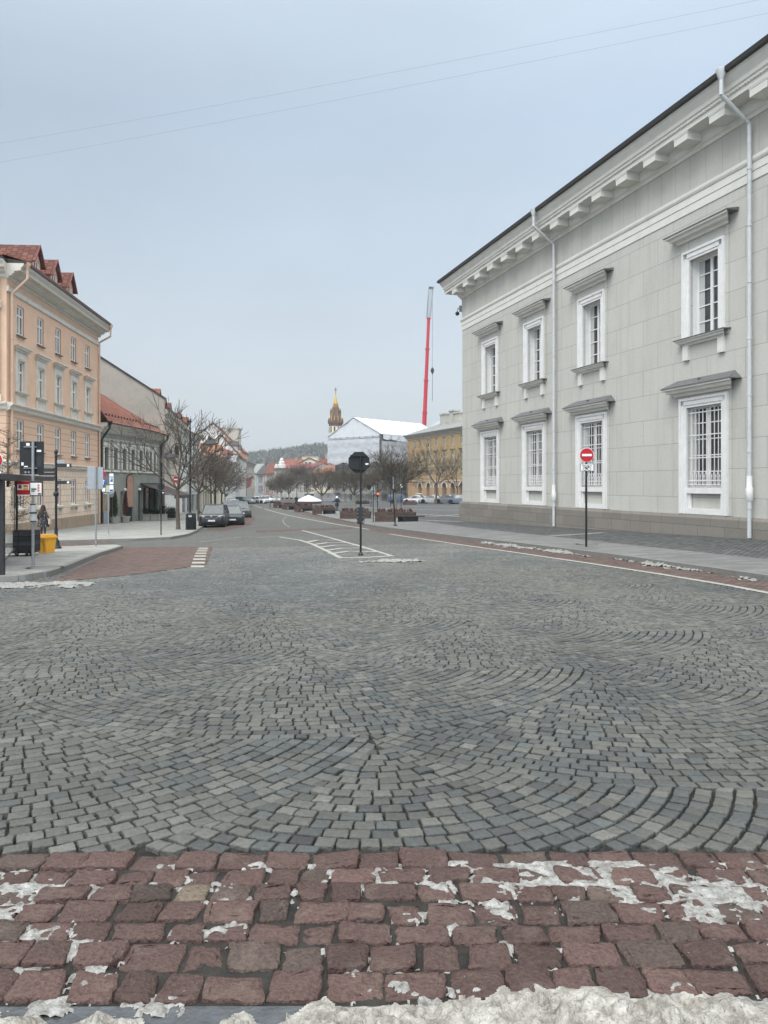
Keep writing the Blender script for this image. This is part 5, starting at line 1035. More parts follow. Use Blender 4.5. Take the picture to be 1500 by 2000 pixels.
# ------------------------------------------------------------------ wooded hill
def hill():
    rid = [(-200, 905), (300, 905), (440, 900), (480, 893), (510, 889), (550, 884), (585, 880), (612, 873), (640, 874), (680, 884), (760, 895), (900, 905), (1400, 915)]
    Yh = 880.0; xs = np.array([X(p[0], Yh) for p in rid]); zs = np.array([Z(p[1] + 5, Yh) for p in rid])
    gx = np.linspace(xs[0], xs[-1], 90); gy = np.linspace(560, 1100, 30); V = []; Fc = []
    def hz(x, y): t = np.clip((y - 560) / 320, 0, 1); t = t * t * (3 - 2 * t); k = np.where(y > 900, 1 - (y - 900) / 500, 1); return -3 + (np.interp(x, xs, zs) + 3) * t * k
    for y in gy:
        for x in gx: V.append((x, y, float(hz(x, y))))
    n = len(gx)
    for j in range(len(gy) - 1):
        for i in range(n - 1): a = j * n + i; Fc.append((a, a + 1, a + n + 1, a + n))
    mh = mat('hill_undergrowth', (.05, .055, .04), var=.3, scale=.02); o = MB().add(V, Fc).build('hill', mh, None, True); o['kind'] = 'structure'
    r = random.Random(5); b = MB(); bw = MB()
    for k in range(5200):
        y = r.uniform(600, 960); px = r.uniform(380, 1000); x = X(px, y); z = float(hz(x, y)); h = r.uniform(5, 9.5); t = r.random()
        if t < .5: 
            w_ = h * .17; a = r.random() * 6
            for q_ in range(3): b.lathe([(w_ * (1 - q_ * .25), h * (.12 + .27 * q_)), (w_ * .25 * (1 - q_ * .3), h * (.45 + .27 * q_))], (x, y, z), 5, a + q_)
        else:
            m = bw if t > .75 else b; h *= .8
            for q_ in range(4): c = (x + r.uniform(-1, 1) * h * .16, y + r.uniform(-1, 1) * h * .16, z + h * r.uniform(.45, .85)); m.lathe([(h * .02, -h * .2), (h * .16, -h * .05), (h * .13, h * .12), (.1, h * .24)], c, 5, r.random() * 6)
            m.tube((x, y, z), (x, y, z + h), .25, .05, 3, False)
    b.build('forest', mat('far_conifers', (.04, .055, .04), var=.5, scale=.1, c2=(.085, .095, .075)), None); o = bpy.data.objects['forest']; tag(o, 'far wooded hill of dark firs seen above the rooftops', 'forest', None, 'stuff')
    o = bw.build('bare_woods', mat('far_bare_trees', (.11, .105, .095), var=.35, scale=.1), None); tag(o, 'bare grey-brown deciduous trees mixed into the far hill woods', 'forest', None, 'stuff')
hill()

# ------------------------------------------------------------------ trees
def grow(seed, th, style, R_=2.2, n0=7, lv=4, twig=.011, r0=.09, up=.75):
    """returns (trunk MB, crown MB) of a bare tree, base at origin"""
    r = random.Random(seed); T = MB(); C = MB()
    lean = (r.uniform(-.03, .03), r.uniform(-.03, .03)); top = np.array((lean[0] * th, lean[1] * th, th)); mid = top * .5 + np.array((r.uniform(-.04, .04), r.uniform(-.04, .04), 0))
    T.tube((0, 0, -.1), (0, 0, .25), r0 * 1.5, r0 * 1.12, 9, False); T.tube((0, 0, .25), mid, r0 * 1.12, r0 * 1.0, 9, False); T.tube(mid, top, r0, r0 * .95, 9)
    def br(p, d, ln, rad, k):
        seg = 2 if k < lv - 1 else 1; q = p
        for s in range(seg):
            dd = d + np.array((r.uniform(-.13, .13), r.uniform(-.13, .13), r.uniform(-.05, .12))); dd /= np.linalg.norm(dd); e = q + dd * ln / seg; r1 = rad * (1 - .3 * (s + 1) / seg)
            C.tube(q, e, max(rad * (1 - .3 * s / seg), twig), max(r1, twig), 6 if k == 0 else (4 if k < 2 else 3), False)
            if k < lv and seg == 2 and s == 0 and r.random() < .85: sub(e, dd, ln * .72, r1 * .6, k + 1, 1 + (k > 0))
            q = e; d = dd
        if k < lv: sub(q, d, ln * .74, rad * .64, k + 1, 3 if k < lv - 1 else 4)
    def sub(p, d, ln, rad, k, n):
        a0 = r.uniform(0, 6.28)
        for i in range(n):
            u = np.cross(d, (0.3, .2, 1)); u /= np.linalg.norm(u) + 1e-6; v = np.cross(d, u); a = a0 + 2 * pi * i / n + r.uniform(-.5, .5); sp = r.uniform(.35, .75) if style == 'v' else r.uniform(.35, .85)
            dd = d + (u * cos(a) + v * sin(a)) * sp + np.array((0, 0, .12 if style == 'v' else .02)); dd /= np.linalg.norm(dd); br(p, dd, ln * r.uniform(.8, 1.15), rad, k)
    for i in range(n0):
        a = 2 * pi * i / n0 + r.uniform(-.3, .3); el = up + r.uniform(-.3, .25); d = np.array((cos(a) * cos(el), sin(a) * cos(el), sin(el)))
        p = top + np.array((0, 0, -r.uniform(0, .25) * th * .25)); br(p, d, R_ * .42 * r.uniform(.85, 1.15), r0 * .55, 0)
    br(top, np.array((0, 0, 1.)), R_ * .42, r0 * .6, 0)
    return T, C
PROTO = {}
def tree(key, label, x, y, z, s, rz, group, bark='bark', tm='twig', cat='tree', name='bare_tree', **kw):
    if key not in PROTO:
        T, C = grow(**kw); R = empty(name, (0, 0, 0), 0, label, cat, group); t = T.build('trunk', M[bark], R, True); C.build('crown', M[tm], R); PROTO[key] = R; o = R
    else: o = copy_tree(PROTO[key])
    o.location = (x, y, z); o.rotation_euler = (0, 0, rz); o.scale = (s, s, s); tag(o, label, cat, group); return o
gs = 'bare trees along the left pavement'
def at_px(px, py, off=KO): return G(px, py, off)
def Hpx(Y, dpx): return dpx * Y / F
x, y, z = at_px(348, 1034); tree('va', 'bare street tree with long forked limbs beside the litter bin', x, y, z, 1, 1.2, gs, seed=3, th=2.55, style='v', R_=5.2, n0=5, lv=3, twig=.010, r0=.115, up=.72)
x, y, z = at_px(388.5, 1017); tree('vb', 'bare street tree directly behind the foremost parked car', x, y, z, 1, 0, gs, seed=8, th=2.5, style='v', R_=4.6, n0=5, lv=3, twig=.010, r0=.12, up=.8)
x, y, z = at_px(413, 1004); tree('vb', 'third bare street tree, standing behind the small hatchbacks', x, y, z, 1.0, 2, gs)
x, y, z = at_px(420, 998); tree('vc', 'densest bare street tree with olive-brown twigs by the second lamp post', x, y, z, 1.05, .5, gs, seed=21, th=2.3, style='v', R_=4.4, n0=5, lv=4, twig=.008, r0=.13, up=.85)
x, y, z = at_px(433, 993); tree('vc', 'bare street tree farthest down the left pavement', x, y, z, 1.0, 2.5, gs)
x, y, z = at_px(441, 989); tree('vc', 'last small bare tree before the white red-roofed house', x, y, z, .8, 4, gs)
gq = 'bare round-crowned trees on the square'
def ptree(px, py, crown_top, label, key, s=None, rz=0, off=KO):
    x, y, z = G(px, py, off); h = Z(crown_top, y) - z; o = tree(key, label, x, y, z, 1, rz, gq, bark='barkpale', seed={'pa': 12, 'pb': 33, 'pc': 51}[key], th=2.35, style='r', R_=3.3, n0=7, lv=4, twig=.0075, r0=.10, up=.85)
    top = max(v.co.z for c_ in o.children for v in c_.data.vertices); k = h / top; o.scale = (k, k, k); return o
ptree(772, 1012, 862, 'nearest round-crowned bare tree, in the brick planter beside the traffic light', 'pa', rz=.4)
ptree(692, 1005, 898, 'round-crowned bare tree in the second brick planter behind the octagonal sign', 'pb', rz=1)
ptree(629, 998, 909, 'round-crowned bare tree in the third brick planter, right of the white cone', 'pa', rz=3)
ptree(564, 990, 915, 'round-crowned bare tree just left of the white conical cover', 'pc', rz=2)
ptree(549, 986, 922, 'round-crowned bare tree standing second in the far left planter group', 'pb', rz=4)
ptree(541, 982, 926, 'smallest round-crowned bare tree at the end of the planter row', 'pa', rz=5)
ptree(742, 987, 905, 'round-crowned bare tree in front of the scaffold, right of the octagonal sign', 'pc', rz=.8)
ptree(672, 986, 912, 'round-crowned bare tree by the grey site hoarding left of the octagonal sign', 'pb', rz=2.8)
ptree(580, 979, 900, 'tall bare tree in front of the neoclassical hall, left one', 'pc', rz=.2)
ptree(600, 978, 898, 'tall bare tree in front of the neoclassical hall, right one', 'pa', rz=2.2)
ptree(652, 979, 905, 'bare tree in front of the orange roofed cream house', 'pc', rz=5.2)
x, y, z = G(852, 985, KO); tree('va', 'slim bare young tree in front of the yellow building arches', x, y, z, 1.25, 2.2, gq)
x, y, z = G(893, 984, KO); tree('va', 'slim bare young tree close to the civic building corner', x, y, z, 1.0, 4.2, gq)

# ------------------------------------------------------------------ signs, posts and lamps
def post(name, label, cat, px, py, top_py, r, m, off=KO, group=None, base=0, Yfix=None):
    x, y, z = G(px, py, off); R = empty(name, (x, y, z), 0, label, cat, group); h = Z(top_py, y) - z
    MB().tube((0, 0, 0), (0, 0, h), r, r, 10).build('pole', M[m], R, True)
    if base: MB().lathe([(base, 0), (base, .03), (base * .6, .08), (r, .1)], n=12).build('base', M[m], R, True)
    return R, y, lambda p: Z(p, y) - z, lambda p: (p - px) / F * y, F / y      # root, depth, z-of, x-of, px per metre
def disc(R, name, z, r, m, y=-.05, rim=None, x=0, sx=1):
    b = MB().tube((x, y, z), (x, y - .025, z), r, r, 28); o = b.build(name, M[m], R)
    if rim: MB().tube((x, y + .001, z), (x, y - .018, z), r * 1.06, r * 1.06, 28).build('rim', M[rim], o)
    return o
def no_entry(R, z, r, plate=True, txt=True, x=0):
    d = disc(R, 'sign_disc', z, r, 'red', rim='signwhite', x=x); MB().box(x - r * .72, x + r * .72, -.085, -.076, z - r * .17, z + r * .17).build('white_bar', M['signwhite'], d)
    if plate:
        zc = z - r - .20 * r / .24; w_ = r * 1.0; h = r * .55; p = MB().box(x - w_, x + w_, -.075, -.05, zc - h, zc + h).build('plate', M['black'], R); MB().box(x - w_ + .014, x + w_ - .014, -.082, -.076, zc - h + .014, zc + h - .014).build('plate_face', M['signwhite'], p)
        if txt:
            lettering('IŠSKYRUS', r * .34, M['black'], p, (x, -.084, zc + h * .48)); b = MB(); zc -= h * .2; q = r * .26
            for sx in (-1, 1):
                for k in range(12): a = 2 * pi * k / 12; a2 = 2 * pi * (k + 1) / 12; b.tube((x + sx * q * 1.3 + q * cos(a), -.087, zc - q * .3 + q * sin(a)), (x + sx * q * 1.3 + q * cos(a2), -.087, zc - q * .3 + q * sin(a2)), .006, .006, 4)
            b.path([(x - q * 1.3, -.088, zc - q * .3), (x - q * .5, -.088, zc + q * .9), (x + q * .8, -.088, zc + q * .9), (x, -.088, zc - q * .4), (x - q * .5, -.088, zc + q * .9)], .006, 4).path([(x, -.088, zc - q * .4), (x - q * 1.3, -.088, zc - q * .3)], .006, 4).path([(x + q * 1.3, -.088, zc - q * .3), (x + q * .7, -.088, zc + q * 1.2), (x + q * 1.1, -.088, zc + q * 1.3)], .006, 4)
            b.build('bicycle_symbol', M['black'], p)
R, y, zf, xf, s = post('no_entry_sign', 'red no-entry sign with a bicycle plate on a tall dark post before the civic building', 'sign', 1145, 1068, 876, .035, 'black')
no_entry(R, zf(889), 13.2 / s)
R, y, zf, xf, s = post('stop_sign', 'back of an octagonal sign on a black post standing in the road', 'sign', 704.5, 1085, 884, .034, 'black', off=0, base=.08)
rr = 22.4 / s; o = MB().plate([(rr * cos(pi / 8 + pi / 4 * k), rr * sin(pi / 8 + pi / 4 * k)) for k in range(8)], .05, .075).build('sign_plate', M['black'], R); o.location = (-3.4 / s, 0, zf(903))
b = MB()
for zz in (890, 916):
    b.box(xf(684), xf(717), -.05, .049, zf(zz) - .02, zf(zz) + .02)
    for px in (690, 694, 709, 713): b.tube((xf(px), -.05, zf(zz)), (xf(px), -.062, zf(zz)), .012, .012, 8)
b.build('bracket', M['black'], R); MB().box(xf(713.5), xf(719.5), .044, .0499, zf(907.6), zf(904.6)).build('sticker', M['signwhite'], R)
b = MB().box(-7.4 / s, 7.2 / s, -.09, .09, zf(1021), zf(993)).box(-6 / s, 6 / s, -.07, .07, zf(1023), zf(1021)).box(-6 / s, 6 / s, -.07, .07, zf(993), zf(990.5)); bx = b.build('control_box', M['dark'], R)
for sx in (-1, 1):
    for zz in (996, 1003, 1010, 1017): MB().tube((sx * 5.6 / s, -.09, zf(zz)), (sx * 5.6 / s, -.10, zf(zz)), .014, .014, 8).build('bolt', M['steel'], bx)
MB().tube((5 / s, -.09, zf(1019.5)), (5 / s, -.1, zf(1019.5)), .025, .025, 10).build('badge', M['steel'], bx)
# round back sign with its small plate, near left pavement edge
R, y, zf, xf, s = post('round_sign', 'black back of a round sign with small plate on a thin post, left pavement', 'sign', 314.5, 1045, 946, .03, 'black')
disc(R, 'sign_disc', zf(950.5), 6.8 / s, 'black', y=.06); MB().box(-7 / s, 6.5 / s, .04, .06, zf(966), zf(959.5)).build('plate', M['black'], R); MB().box(2 / s, 5 / s, .03, .039, zf(963.5), zf(961.5)).build('sticker', M['signwhite'], R)
R, y, zf, xf, s = post('no_entry_sign', 'small red no-entry sign fixed in front of the first bare street tree', 'sign', 345, 1033, 930, .03, 'black')
no_entry(R, zf(936.5), 6.4 / s, txt=False)
# square sign backs on grey posts, left island
R, y, zf, xf, s = post('traffic_sign', 'large grey back of a rectangular traffic sign on a galvanised post', 'sign', 187.3, 1066.5, 911, .035, 'steel')
MB().box(-17.5 / s, 13 / s, .04, .06, zf(955), zf(912)).build('sign_plate', M['greyback'], R); MB().box(-17 / s, 12.5 / s, .0, .039, zf(955.6), zf(954.6)).build('bracket', M['steel'], R)
R, y, zf, xf, s = post('parking_sign', 'blue parking sign cluster on a forked grey post in front of the townhouse', 'sign', 211.5, 1047, 964, .03, 'steel', base=.09)
MB().path([(xf(201), 0, zf(961)), (xf(203), 0, zf(963.8)), (0, 0, zf(965)), (xf(220), 0, zf(963.8)), (xf(222), 0, zf(961))], .02, 6).build('fork', M['steel'], R)
p = MB().box(xf(214.5), xf(222), -.05, -.03, zf(945.5), zf(925)).build('sign_plate', M['signwhite'], R); q = MB().box(xf(215.7), xf(220.9), -.056, -.051, zf(941), zf(930.5)).build('blue_field', M['blue'], p); lettering('P', 9.5 / s, M['signwhite'], q, (xf(218.3), -.06, zf(935.8)))
p = MB().box(xf(214.5), xf(222), -.05, -.03, zf(961), zf(947.5)).build('sign_plate', M['signwhite'], R); MB().box(xf(215.2), xf(221.3), -.056, -.051, zf(960), zf(956)).build('blue_field', M['blue'], p)
p = MB().tube((xf(202), -.03, zf(926.5)), (xf(202), -.05, zf(926.5)), 6 / s, 6 / s, 20).build('no_stopping_disc', M['blue'], R); b = MB(); 
for k in range(20): a = 2 * pi * k / 20; a2 = 2 * pi * (k + 1) / 20; b.tube((xf(202) + 5.4 / s * cos(a), -.055, zf(926.5) + 5.4 / s * sin(a)), (xf(202) + 5.4 / s * cos(a2), -.055, zf(926.5) + 5.4 / s * sin(a2)), .03, .03, 4)
for sg in (-1, 1): b.tube((xf(202) - 3.6 / s, -.055, zf(926.5) + sg * 3.6 / s), (xf(202) + 3.6 / s, -.055, zf(926.5) - sg * 3.6 / s), .022, .022, 4)
b.build('red_cross', M['red'], p)
p = MB().tube((xf(202), -.03, zf(942)), (xf(202), -.05, zf(942)), 6.4 / s, 6.4 / s, 20).build('ahead_only_disc', M['blue'], R); MB().box(xf(202) - .03, xf(202) + .03, -.06, -.051, zf(946.5), zf(939.5)).plate([(xf(202) - .11, zf(940)), (xf(202) + .11, zf(940)), (xf(202), zf(936.5))], -.06, -.051).build('arrow', M['signwhite'], p)
MB().box(xf(200), xf(206), -.05, -.03, zf(960), zf(953)).build('sign_plate', M['signwhite'], R); MB().box(xf(206.5), xf(214), .02, .04, zf(961), zf(948)).build('sign_plate', mat('pale_green_plate', (.42, .44, .34)), R)
# bus stop post
R, y, zf, xf, s = post('bus_stop_post', 'tall grey post carrying a black board and two small posters beside the shelter', 'bus stop', 64.5, 1106, 861, .036, 'steel', base=0)
bd = MB().box(xf(36.5), xf(83.2), .05, .085, zf(926.5), zf(862)).build('board', M['black'], R)
for a, c, d, e in ((49.5, 56.5, 870.5, 865), (70, 79, 882.5, 878.5), (40, 44.5, 909, 903), (45.5, 52.5, 912, 910)): MB().box(xf(a), xf(c), .044, .0499, zf(d), zf(e)).build('sticker', M['signwhite'], bd)
MB().box(xf(63.5), xf(80), .046, .0499, zf(912), zf(890)).build('label_patch', M['dark'], bd)
for a in (48, 54.5): MB().tube((xf(a), .046, zf(922)), (xf(a), .0499, zf(922)), .028, .028, 12).build('sticker', M['steel'], bd)
MB().box(xf(46), xf(71), .0, .049, zf(873.5), zf(872)).box(xf(46), xf(72), .0, .049, zf(915), zf(913.6)).build('bracket', M['steel'], R)
p = MB().box(xf(35), xf(59.5), -.05, -.03, zf(968), zf(940)).build('poster', M['red'], R); MB().box(xf(35.5), xf(59), -.054, -.051, zf(957), zf(946)).box(xf(35), xf(59.5), -.054, -.051, zf(968), zf(966)).build('print', M['signwhite'], p)
MB().box(xf(38), xf(44), -.058, -.055, zf(954), zf(947.5)).build('print', M['red'], p); MB().box(xf(48), xf(57), -.058, -.055, zf(957), zf(952.5)).build('print', M['yellow'], p); MB().box(xf(48), xf(57), -.058, -.055, zf(951.5), zf(947)).build('print', M['brownpink'], p)
p = MB().box(xf(60.2), xf(84.5), -.05, -.03, zf(968.5), zf(940)).build('poster_frame', M['black'], R); MB().box(xf(61), xf(83), -.056, -.051, zf(967), zf(943)).build('poster_sheet', M['signwhite'], p)
for k in range(3): MB().tube((xf(77), -.0565, zf(948 + 5 * k)), (xf(77), -.06, zf(948 + 5 * k)), 2.3 / s, 2.3 / s, 12).build('print', mat('faded_red_print', (.55, .2, .2)), p)
MB().box(xf(63), xf(73), -.06, -.0565, zf(956.5), zf(954)).box(xf(63), xf(70), -.06, -.0565, zf(960), zf(958)).box(xf(76), xf(82), -.06, -.0565, zf(966), zf(963)).build('print', M['dark'], p)
b = MB().lathe([(.085, 0), (.085, .42)], (0, 0, zf(1001)), 14).lathe([(.085, 0), (.085, .4)], (0, 0, zf(1016.5)), 14) if False else MB()
for p0, p1 in ((1000, 986.5), (1017, 1003)): b.tube((0, 0, zf(p0)), (0, 0, zf(p1)), .082, .082, 14)
b.build('sleeve', M['pipe'], R, True); MB().tube((0, 0, zf(1002.8)), (0, 0, zf(1000.2)), .095, .095, 14).tube((0, 0, zf(1019)), (0, 0, zf(1017.2)), .09, .07, 14).tube((0, 0, zf(986.3)), (0, 0, zf(984.5)), .075, .08, 14).build('collar', M['dark'], R, True)
# finger post
R, y, zf, xf, s = post('fingerpost', 'slim black ornamental fingerpost with several direction boards', 'signpost', 109.5, 1071.5, 892, .045, 'black')
MB().lathe([(.20, 0), (.20, .05), (.16, .09), (.13, .14), (.12, .3), (.07, .36), (.06, .8)], n=14).lathe([(.05, -.1), (.1, -.05), (.1, .05), (.05, .1)], (0, 0, zf(965)), 12).lathe([(.04, 0), (.06, .05), (.02, .09), (.075, .17), (.06, .24), (.01, .32)], (0, 0, zf(893)), 10).build('ornament', M['black'], R, True)
for i, (a, c, d, e) in enumerate(((112, 139.5, 913, 905), (76, 107, 921.5, 914), (76, 107, 928.5, 922.5), (62, 107, 936.5, 930), (112, 138, 945.5, 938.5))):
    p = MB().box(xf(a), xf(c), -.03, .0, zf(d), zf(e)).build('direction_board', M['dark'], R); MB().box(xf(a) + .02, xf(c) - .02, -.033, -.03, zf(e) - .012, zf(e) - .004).build('edge_line', M['greyback'], p)
    xs_ = xf(131.5) if a > 100 else xf(a + 2); 
    if a > 100: MB().box(xs_, xs_ + 4.5 / s, -.036, -.031, zf(d) + .03, zf(e) - .03).build('print', M['signwhite'], p)
p = MB().box(xf(112), xf(127), -.03, .0, zf(904.3), zf(899)).build('direction_board', M['greyback'], R)
# bus shelter (its right end only is in view)
def shelter():
    x, y, z = G(4, 1123, KO); R = empty('bus_shelter', (x, y, z), 0, 'dark steel bus shelter with a flat roof and glass back', 'shelter'); h = 2.16
    zz = lambda p: Z(p, y) - z
    x2, y2, z2 = G(32, 1084, KO); dx, dy = x2 - x, y2 - y; cg = bpy.data.materials.new('clear_glass'); cg.use_nodes = True; pb = cg.node_tree.nodes['Principled BSDF']; pb.inputs['Transmission Weight'].default_value = 1; pb.inputs['Roughness'].default_value = 0; pb.inputs['IOR'].default_value = 1.02; pb.inputs['Base Color'].default_value = (.93, .96, .95, 1)
    MB().box(-.05, .05, -.05, .05, 0, h).build('post', M['dark'], R); MB().box(dx - .04, dx + .04, dy - .04, dy + .04, z2 - z, h).build('post', M['dark'], R); MB().box(-3.3, -3.2, -.05, .05, 0, h).build('post', M['dark'], R)
    MB().prism([(-4.5, -.3), (.12, -.3), (dx + 1.05, dy + .5), (-4.5, dy + .5)], h, h + .13).build('roof', M['dark'], R)
    q = MB(); q.add([(.0, .05, .3), (dx, dy - .04, .3 + z2 - z), (dx, dy - .04, 1.98), (.0, .05, 1.98)], [(0, 1, 2, 3)]); q.build('glass_pane', cg, R)
    MB().tube((0, 0, .28), (dx, dy, .28 + z2 - z), .025, .025, 6).build('frame', M['dark'], R)
shelter()
R, y, zf, xf, s = post('no_entry_sign', 'red no-entry sign cut off by the left picture edge above the shelter', 'sign', -9, 1118, 880, .035, 'black')
no_entry(R, zf(899), 16 / s)
# street lamps
def lamp(px, py, top, label, sgn=1, off=KO):
    x, y, z = G(px, py, off); h = Z(top, y) - z; R = empty('street_lamp', (x, y, z), radians(-14), label, 'street lamp', 'black twin-arm street lamps along the left pavement')
    k = h / 7.6; MB().tube((0, 0, 0), (0, 0, h), .075 * k, .045 * k, 10).lathe([(.16, 0), (.16, .25), (.11, .35), (.10, 1.0), (.075, 1.1)], n=12).lathe([(.05, 0), (.075, .06), (.0, .25)], (0, 0, h - .02), 8).build('pole', M['black'], R, True)
    for s_, zo in ((1, 0), (-1, -1.0)):
        zb = h - 2.05 * k + zo * k * .9; b = MB(); b.tube((s_ * .28 * k, 0, zb - .3 * k), (s_ * .28 * k, 0, zb + .9 * k), .03 * k, .03 * k, 8)
        pts = [(s_ * (.28 + .62 - .62 * cos(a)) * k, 0, zb + (.9 + .55 * sin(a)) * k) for a in [pi * i / 12 for i in range(13)]]; b.path(pts, .032 * k, 8); b.tube((0, 0, zb + .1 * k), (s_ * .28 * k, 0, zb + .1 * k), .025 * k, .025 * k, 6).tube((0, 0, zb + .7 * k), (s_ * .28 * k, 0, zb + .7 * k), .025 * k, .025 * k, 6)
        b.path([(s_ * (.95 + .3 * t * cos(7 * t)) * k, 0, zb + (1.05 + .28 * t * sin(7 * t)) * k) for t in [i / 14 for i in range(15)]], .016 * k, 5)
        arm = b.build('arm', M['black'], R, True); xe = s_ * 1.52 * k; sh = MB().lathe([(.04, .32), (.09, .3), (.1, .12), (.2, .06), (.48, -.12), (.5, -.16)], (xe, 0, zb + .62 * k), 16)
        sh.tube((xe, 0, zb + .9 * k), (xe, 0, zb + 1.0 * k), .03, .03, 6); lo = sh.build('lamp_shade', M['dark'], R, True); MB().ball((xe, 0, zb + .44 * k), .2, 12, .8).build('globe', M['glass_l'], lo, True)
lamp(371.5, 1034, 824, 'nearest twin-arm black street lamp, beside the litter bin')
lamp(421, 1002, 866, 'second twin-arm black street lamp, by the densest street tree')
lamp(439, 990, 905, 'third twin-arm black street lamp, before the red-roofed white house')
lamp(481, 982, 920, 'farthest twin-arm black street lamp, at the street bend')
# posts in the square
R, y, zf, xf, s = post('round_sign', 'dark back of a round sign and flat plate on a thin post by the planters', 'sign', 729, 1020, 950, .03, 'black')
disc(R, 'sign_disc', zf(952), 4.6 / s, 'black', y=.05, x=xf(721)); MB().box(xf(723), xf(732), .03, .05, zf(958), zf(950.5)).build('plate', M['greyback'], R)
R, y, zf, xf, s = post('leaning_sign_post', 'slightly leaning black post with a side-on sign near the big brick planter', 'sign', 771.8, 1027, 931, .04, 'black', base=.13); R.rotation_euler = (0, radians(-3.2), 0)
MB().box(-.26, .0, -.12, .14, zf(945), zf(931)).build('sign_plate', M['black'], R); MB().box(-.02, .06, -.05, .05, zf(955), zf(931)).build('bracket', M['steel'], R)
R, y, zf, xf, s = post('black_bollard_lamp', 'black post with a small white lantern head behind the big brick planter', 'lamp post', 783.5, 1001, 945, .045, 'black')
MB().box(-.12, .12, -.1, .1, zf(952), zf(946)).build('lantern', M['signwhite'], R)
R, y, zf, xf, s = post('traffic_light', 'black traffic light pole showing a small red light in the square', 'traffic light', 737.5, 1000, 940, .045, 'black')
MB().box(-.12, .16, -.12, .12, zf(970), zf(958)).build('signal_head', M['black'], R); MB().tube((.05, -.12, zf(964.2)), (.05, -.15, zf(964.2)), .11, .11, 12).build('red_light', mat('lit_red_lamp', (.8, .05, .03), emit=((1, .12, .05, 1), 3.0)), R)
for px, pt, lb in ((725, 925, 'tall dark pole in front of the wrapped building, beside its hoarding'), (763, 938, 'dark post left of the nearest square tree'), (527.5, 975, 'low white-topped post at the end of the cycle lane')):
    R, y, zf, xf, s = post('pole', lb, 'post', px, 990 if px > 600 else 992, pt, .05, 'black'); R.name = 'thin_post'
    if px < 600: MB().ball((0, 0, zf(976)), .28, 8).build('white_top', M['signwhite'], R, True)
# overhead wires
def wire(label, a, b_, Ya, Yb, sag, r=.003):
    p = np.array((X(a[0], Ya), Ya, Z(a[1], Ya))); q = np.array((X(b_[0], Yb), Yb, Z(b_[1], Yb))); p, q = p + (p - q) * .3, q + (q - p) * .3
    pts = [tuple(p + (q - p) * t + np.array((0, 0, -sag * 4 * t * (1 - t)))) for t in [i / 24 for i in range(25)]]; o = MB().path(pts, r, 5).build('overhead_wire', M['dark'], None); tag(o, label, 'wire', 'thin wires crossing the sky')
wire('upper of the two thin wires crossing the sky', (0, 272), (1430, 0), 40, 30, .35); wire('lower of the two thin wires crossing the sky', (0, 309), (1500, 15), 40, 30, .35)
# the trough planters and benches of the square
gpn = 'brick planters with benches along the square'
def planter(pxl, pxr, pyb, ht_px, label, bench=None, key=None):
    x0, y0, z0 = G(pxl, pyb, KO - .01); x1 = X(pxr, y0); wd = x1 - x0; h = ht_px * y0 / F; R = empty('brick_planter', ((x0 + x1) / 2, y0 + .1, z0), 0, label, 'planter', gpn); a = wd / 2; d = a * 1.15; c = a * .42
    out_ = [(-a, c * .8), (-a + c, 0), (a - c * .2, 0), (a, c), (a, d), (a - c, d + c), (-a + c, d + c), (-a, d)]
    MB().prism(out_, -.05, h * .82).build('brick_body', M['brick'], R); o2 = [(p[0] * 1.02, p[1] * 1.02 - .02) for p in out_]; MB().prism(o2, h * .822, h).build('coping', M['brick'], R)
    b = MB().prism([(p[0] * .9, p[1] * .88 + .12) for p in out_], h - .03, h + .012); b.build('soil', M['mortar'], R)
    r = random.Random(int(pxl)); f = MB()
    for k in range(70):
        px_ = r.uniform(-a * .85, a * .85); py_ = r.uniform(.12, d); q = r.uniform(.12, .34)
        for j in range(4): an = r.uniform(0, 6.3); f.add([(px_, py_, h), (px_ + .05 * cos(an), py_ + .05 * sin(an), h + q * .6), (px_ + q * .35 * cos(an), py_ + q * .35 * sin(an), h + q), (px_ - .03 * sin(an), py_ + .03 * cos(an), h + q * .5)], [(0, 1, 2, 3)])
    f.build('plants', M['redleaf'], R)
    if bench:
        bx0, bx1, top, bot = bench; L0 = X(bx0, y0) ; L1 = X(bx1, y0); B = empty('bench', ((L0 + L1) / 2, y0 - .35, z0), radians(2), label.replace('brick planter', 'dark slab bench fixed to the brick planter'), 'bench', 'dark slab benches against the brick planters'); hh = (bot - top) * y0 / F; w_ = (L1 - L0) / 2
        MB().box(-w_, w_, -.1, .42, hh - .09, hh).build('seat', M['dark'], B); MB().box(-w_ + .02, -w_ + .14, -.06, .38, 0, hh - .092).build('leg', M['concrete'], B); MB().box(-w_ + .5, w_ * .55, .0, .36, 0, hh - .092).build('leg', M['black'], B)
planter(732, 813, 1020, 19, 'nearest and largest brick planter, planted with reddish stems', (773, 829, 1006, 1019))
planter(663, 724, 1014, 15, 'second brick planter, directly behind the octagonal sign post')
planter(609, 654, 1004.5, 13, 'third brick planter, right in front of the firefighter', (629, 661, 995, 1004))
planter(574, 610, 998.5, 11, 'fourth brick planter, in front of the white conical cover', (589, 612, 992, 998))
planter(550, 576, 994.3, 9, 'fifth brick planter, left of the white conical cover', (562, 578, 988, 994))
planter(533, 550, 991.2, 7, 'farthest brick planter at the narrow end of the row', (543, 551, 986, 991))
planter(787, 815, 986.5, 6.5, 'low brick planter before the row of cars by the yellow building')
planter(694, 722, 984.5, 4.5, 'low brick planter before the grey site hoarding', (693, 718, 979.5, 983.5))
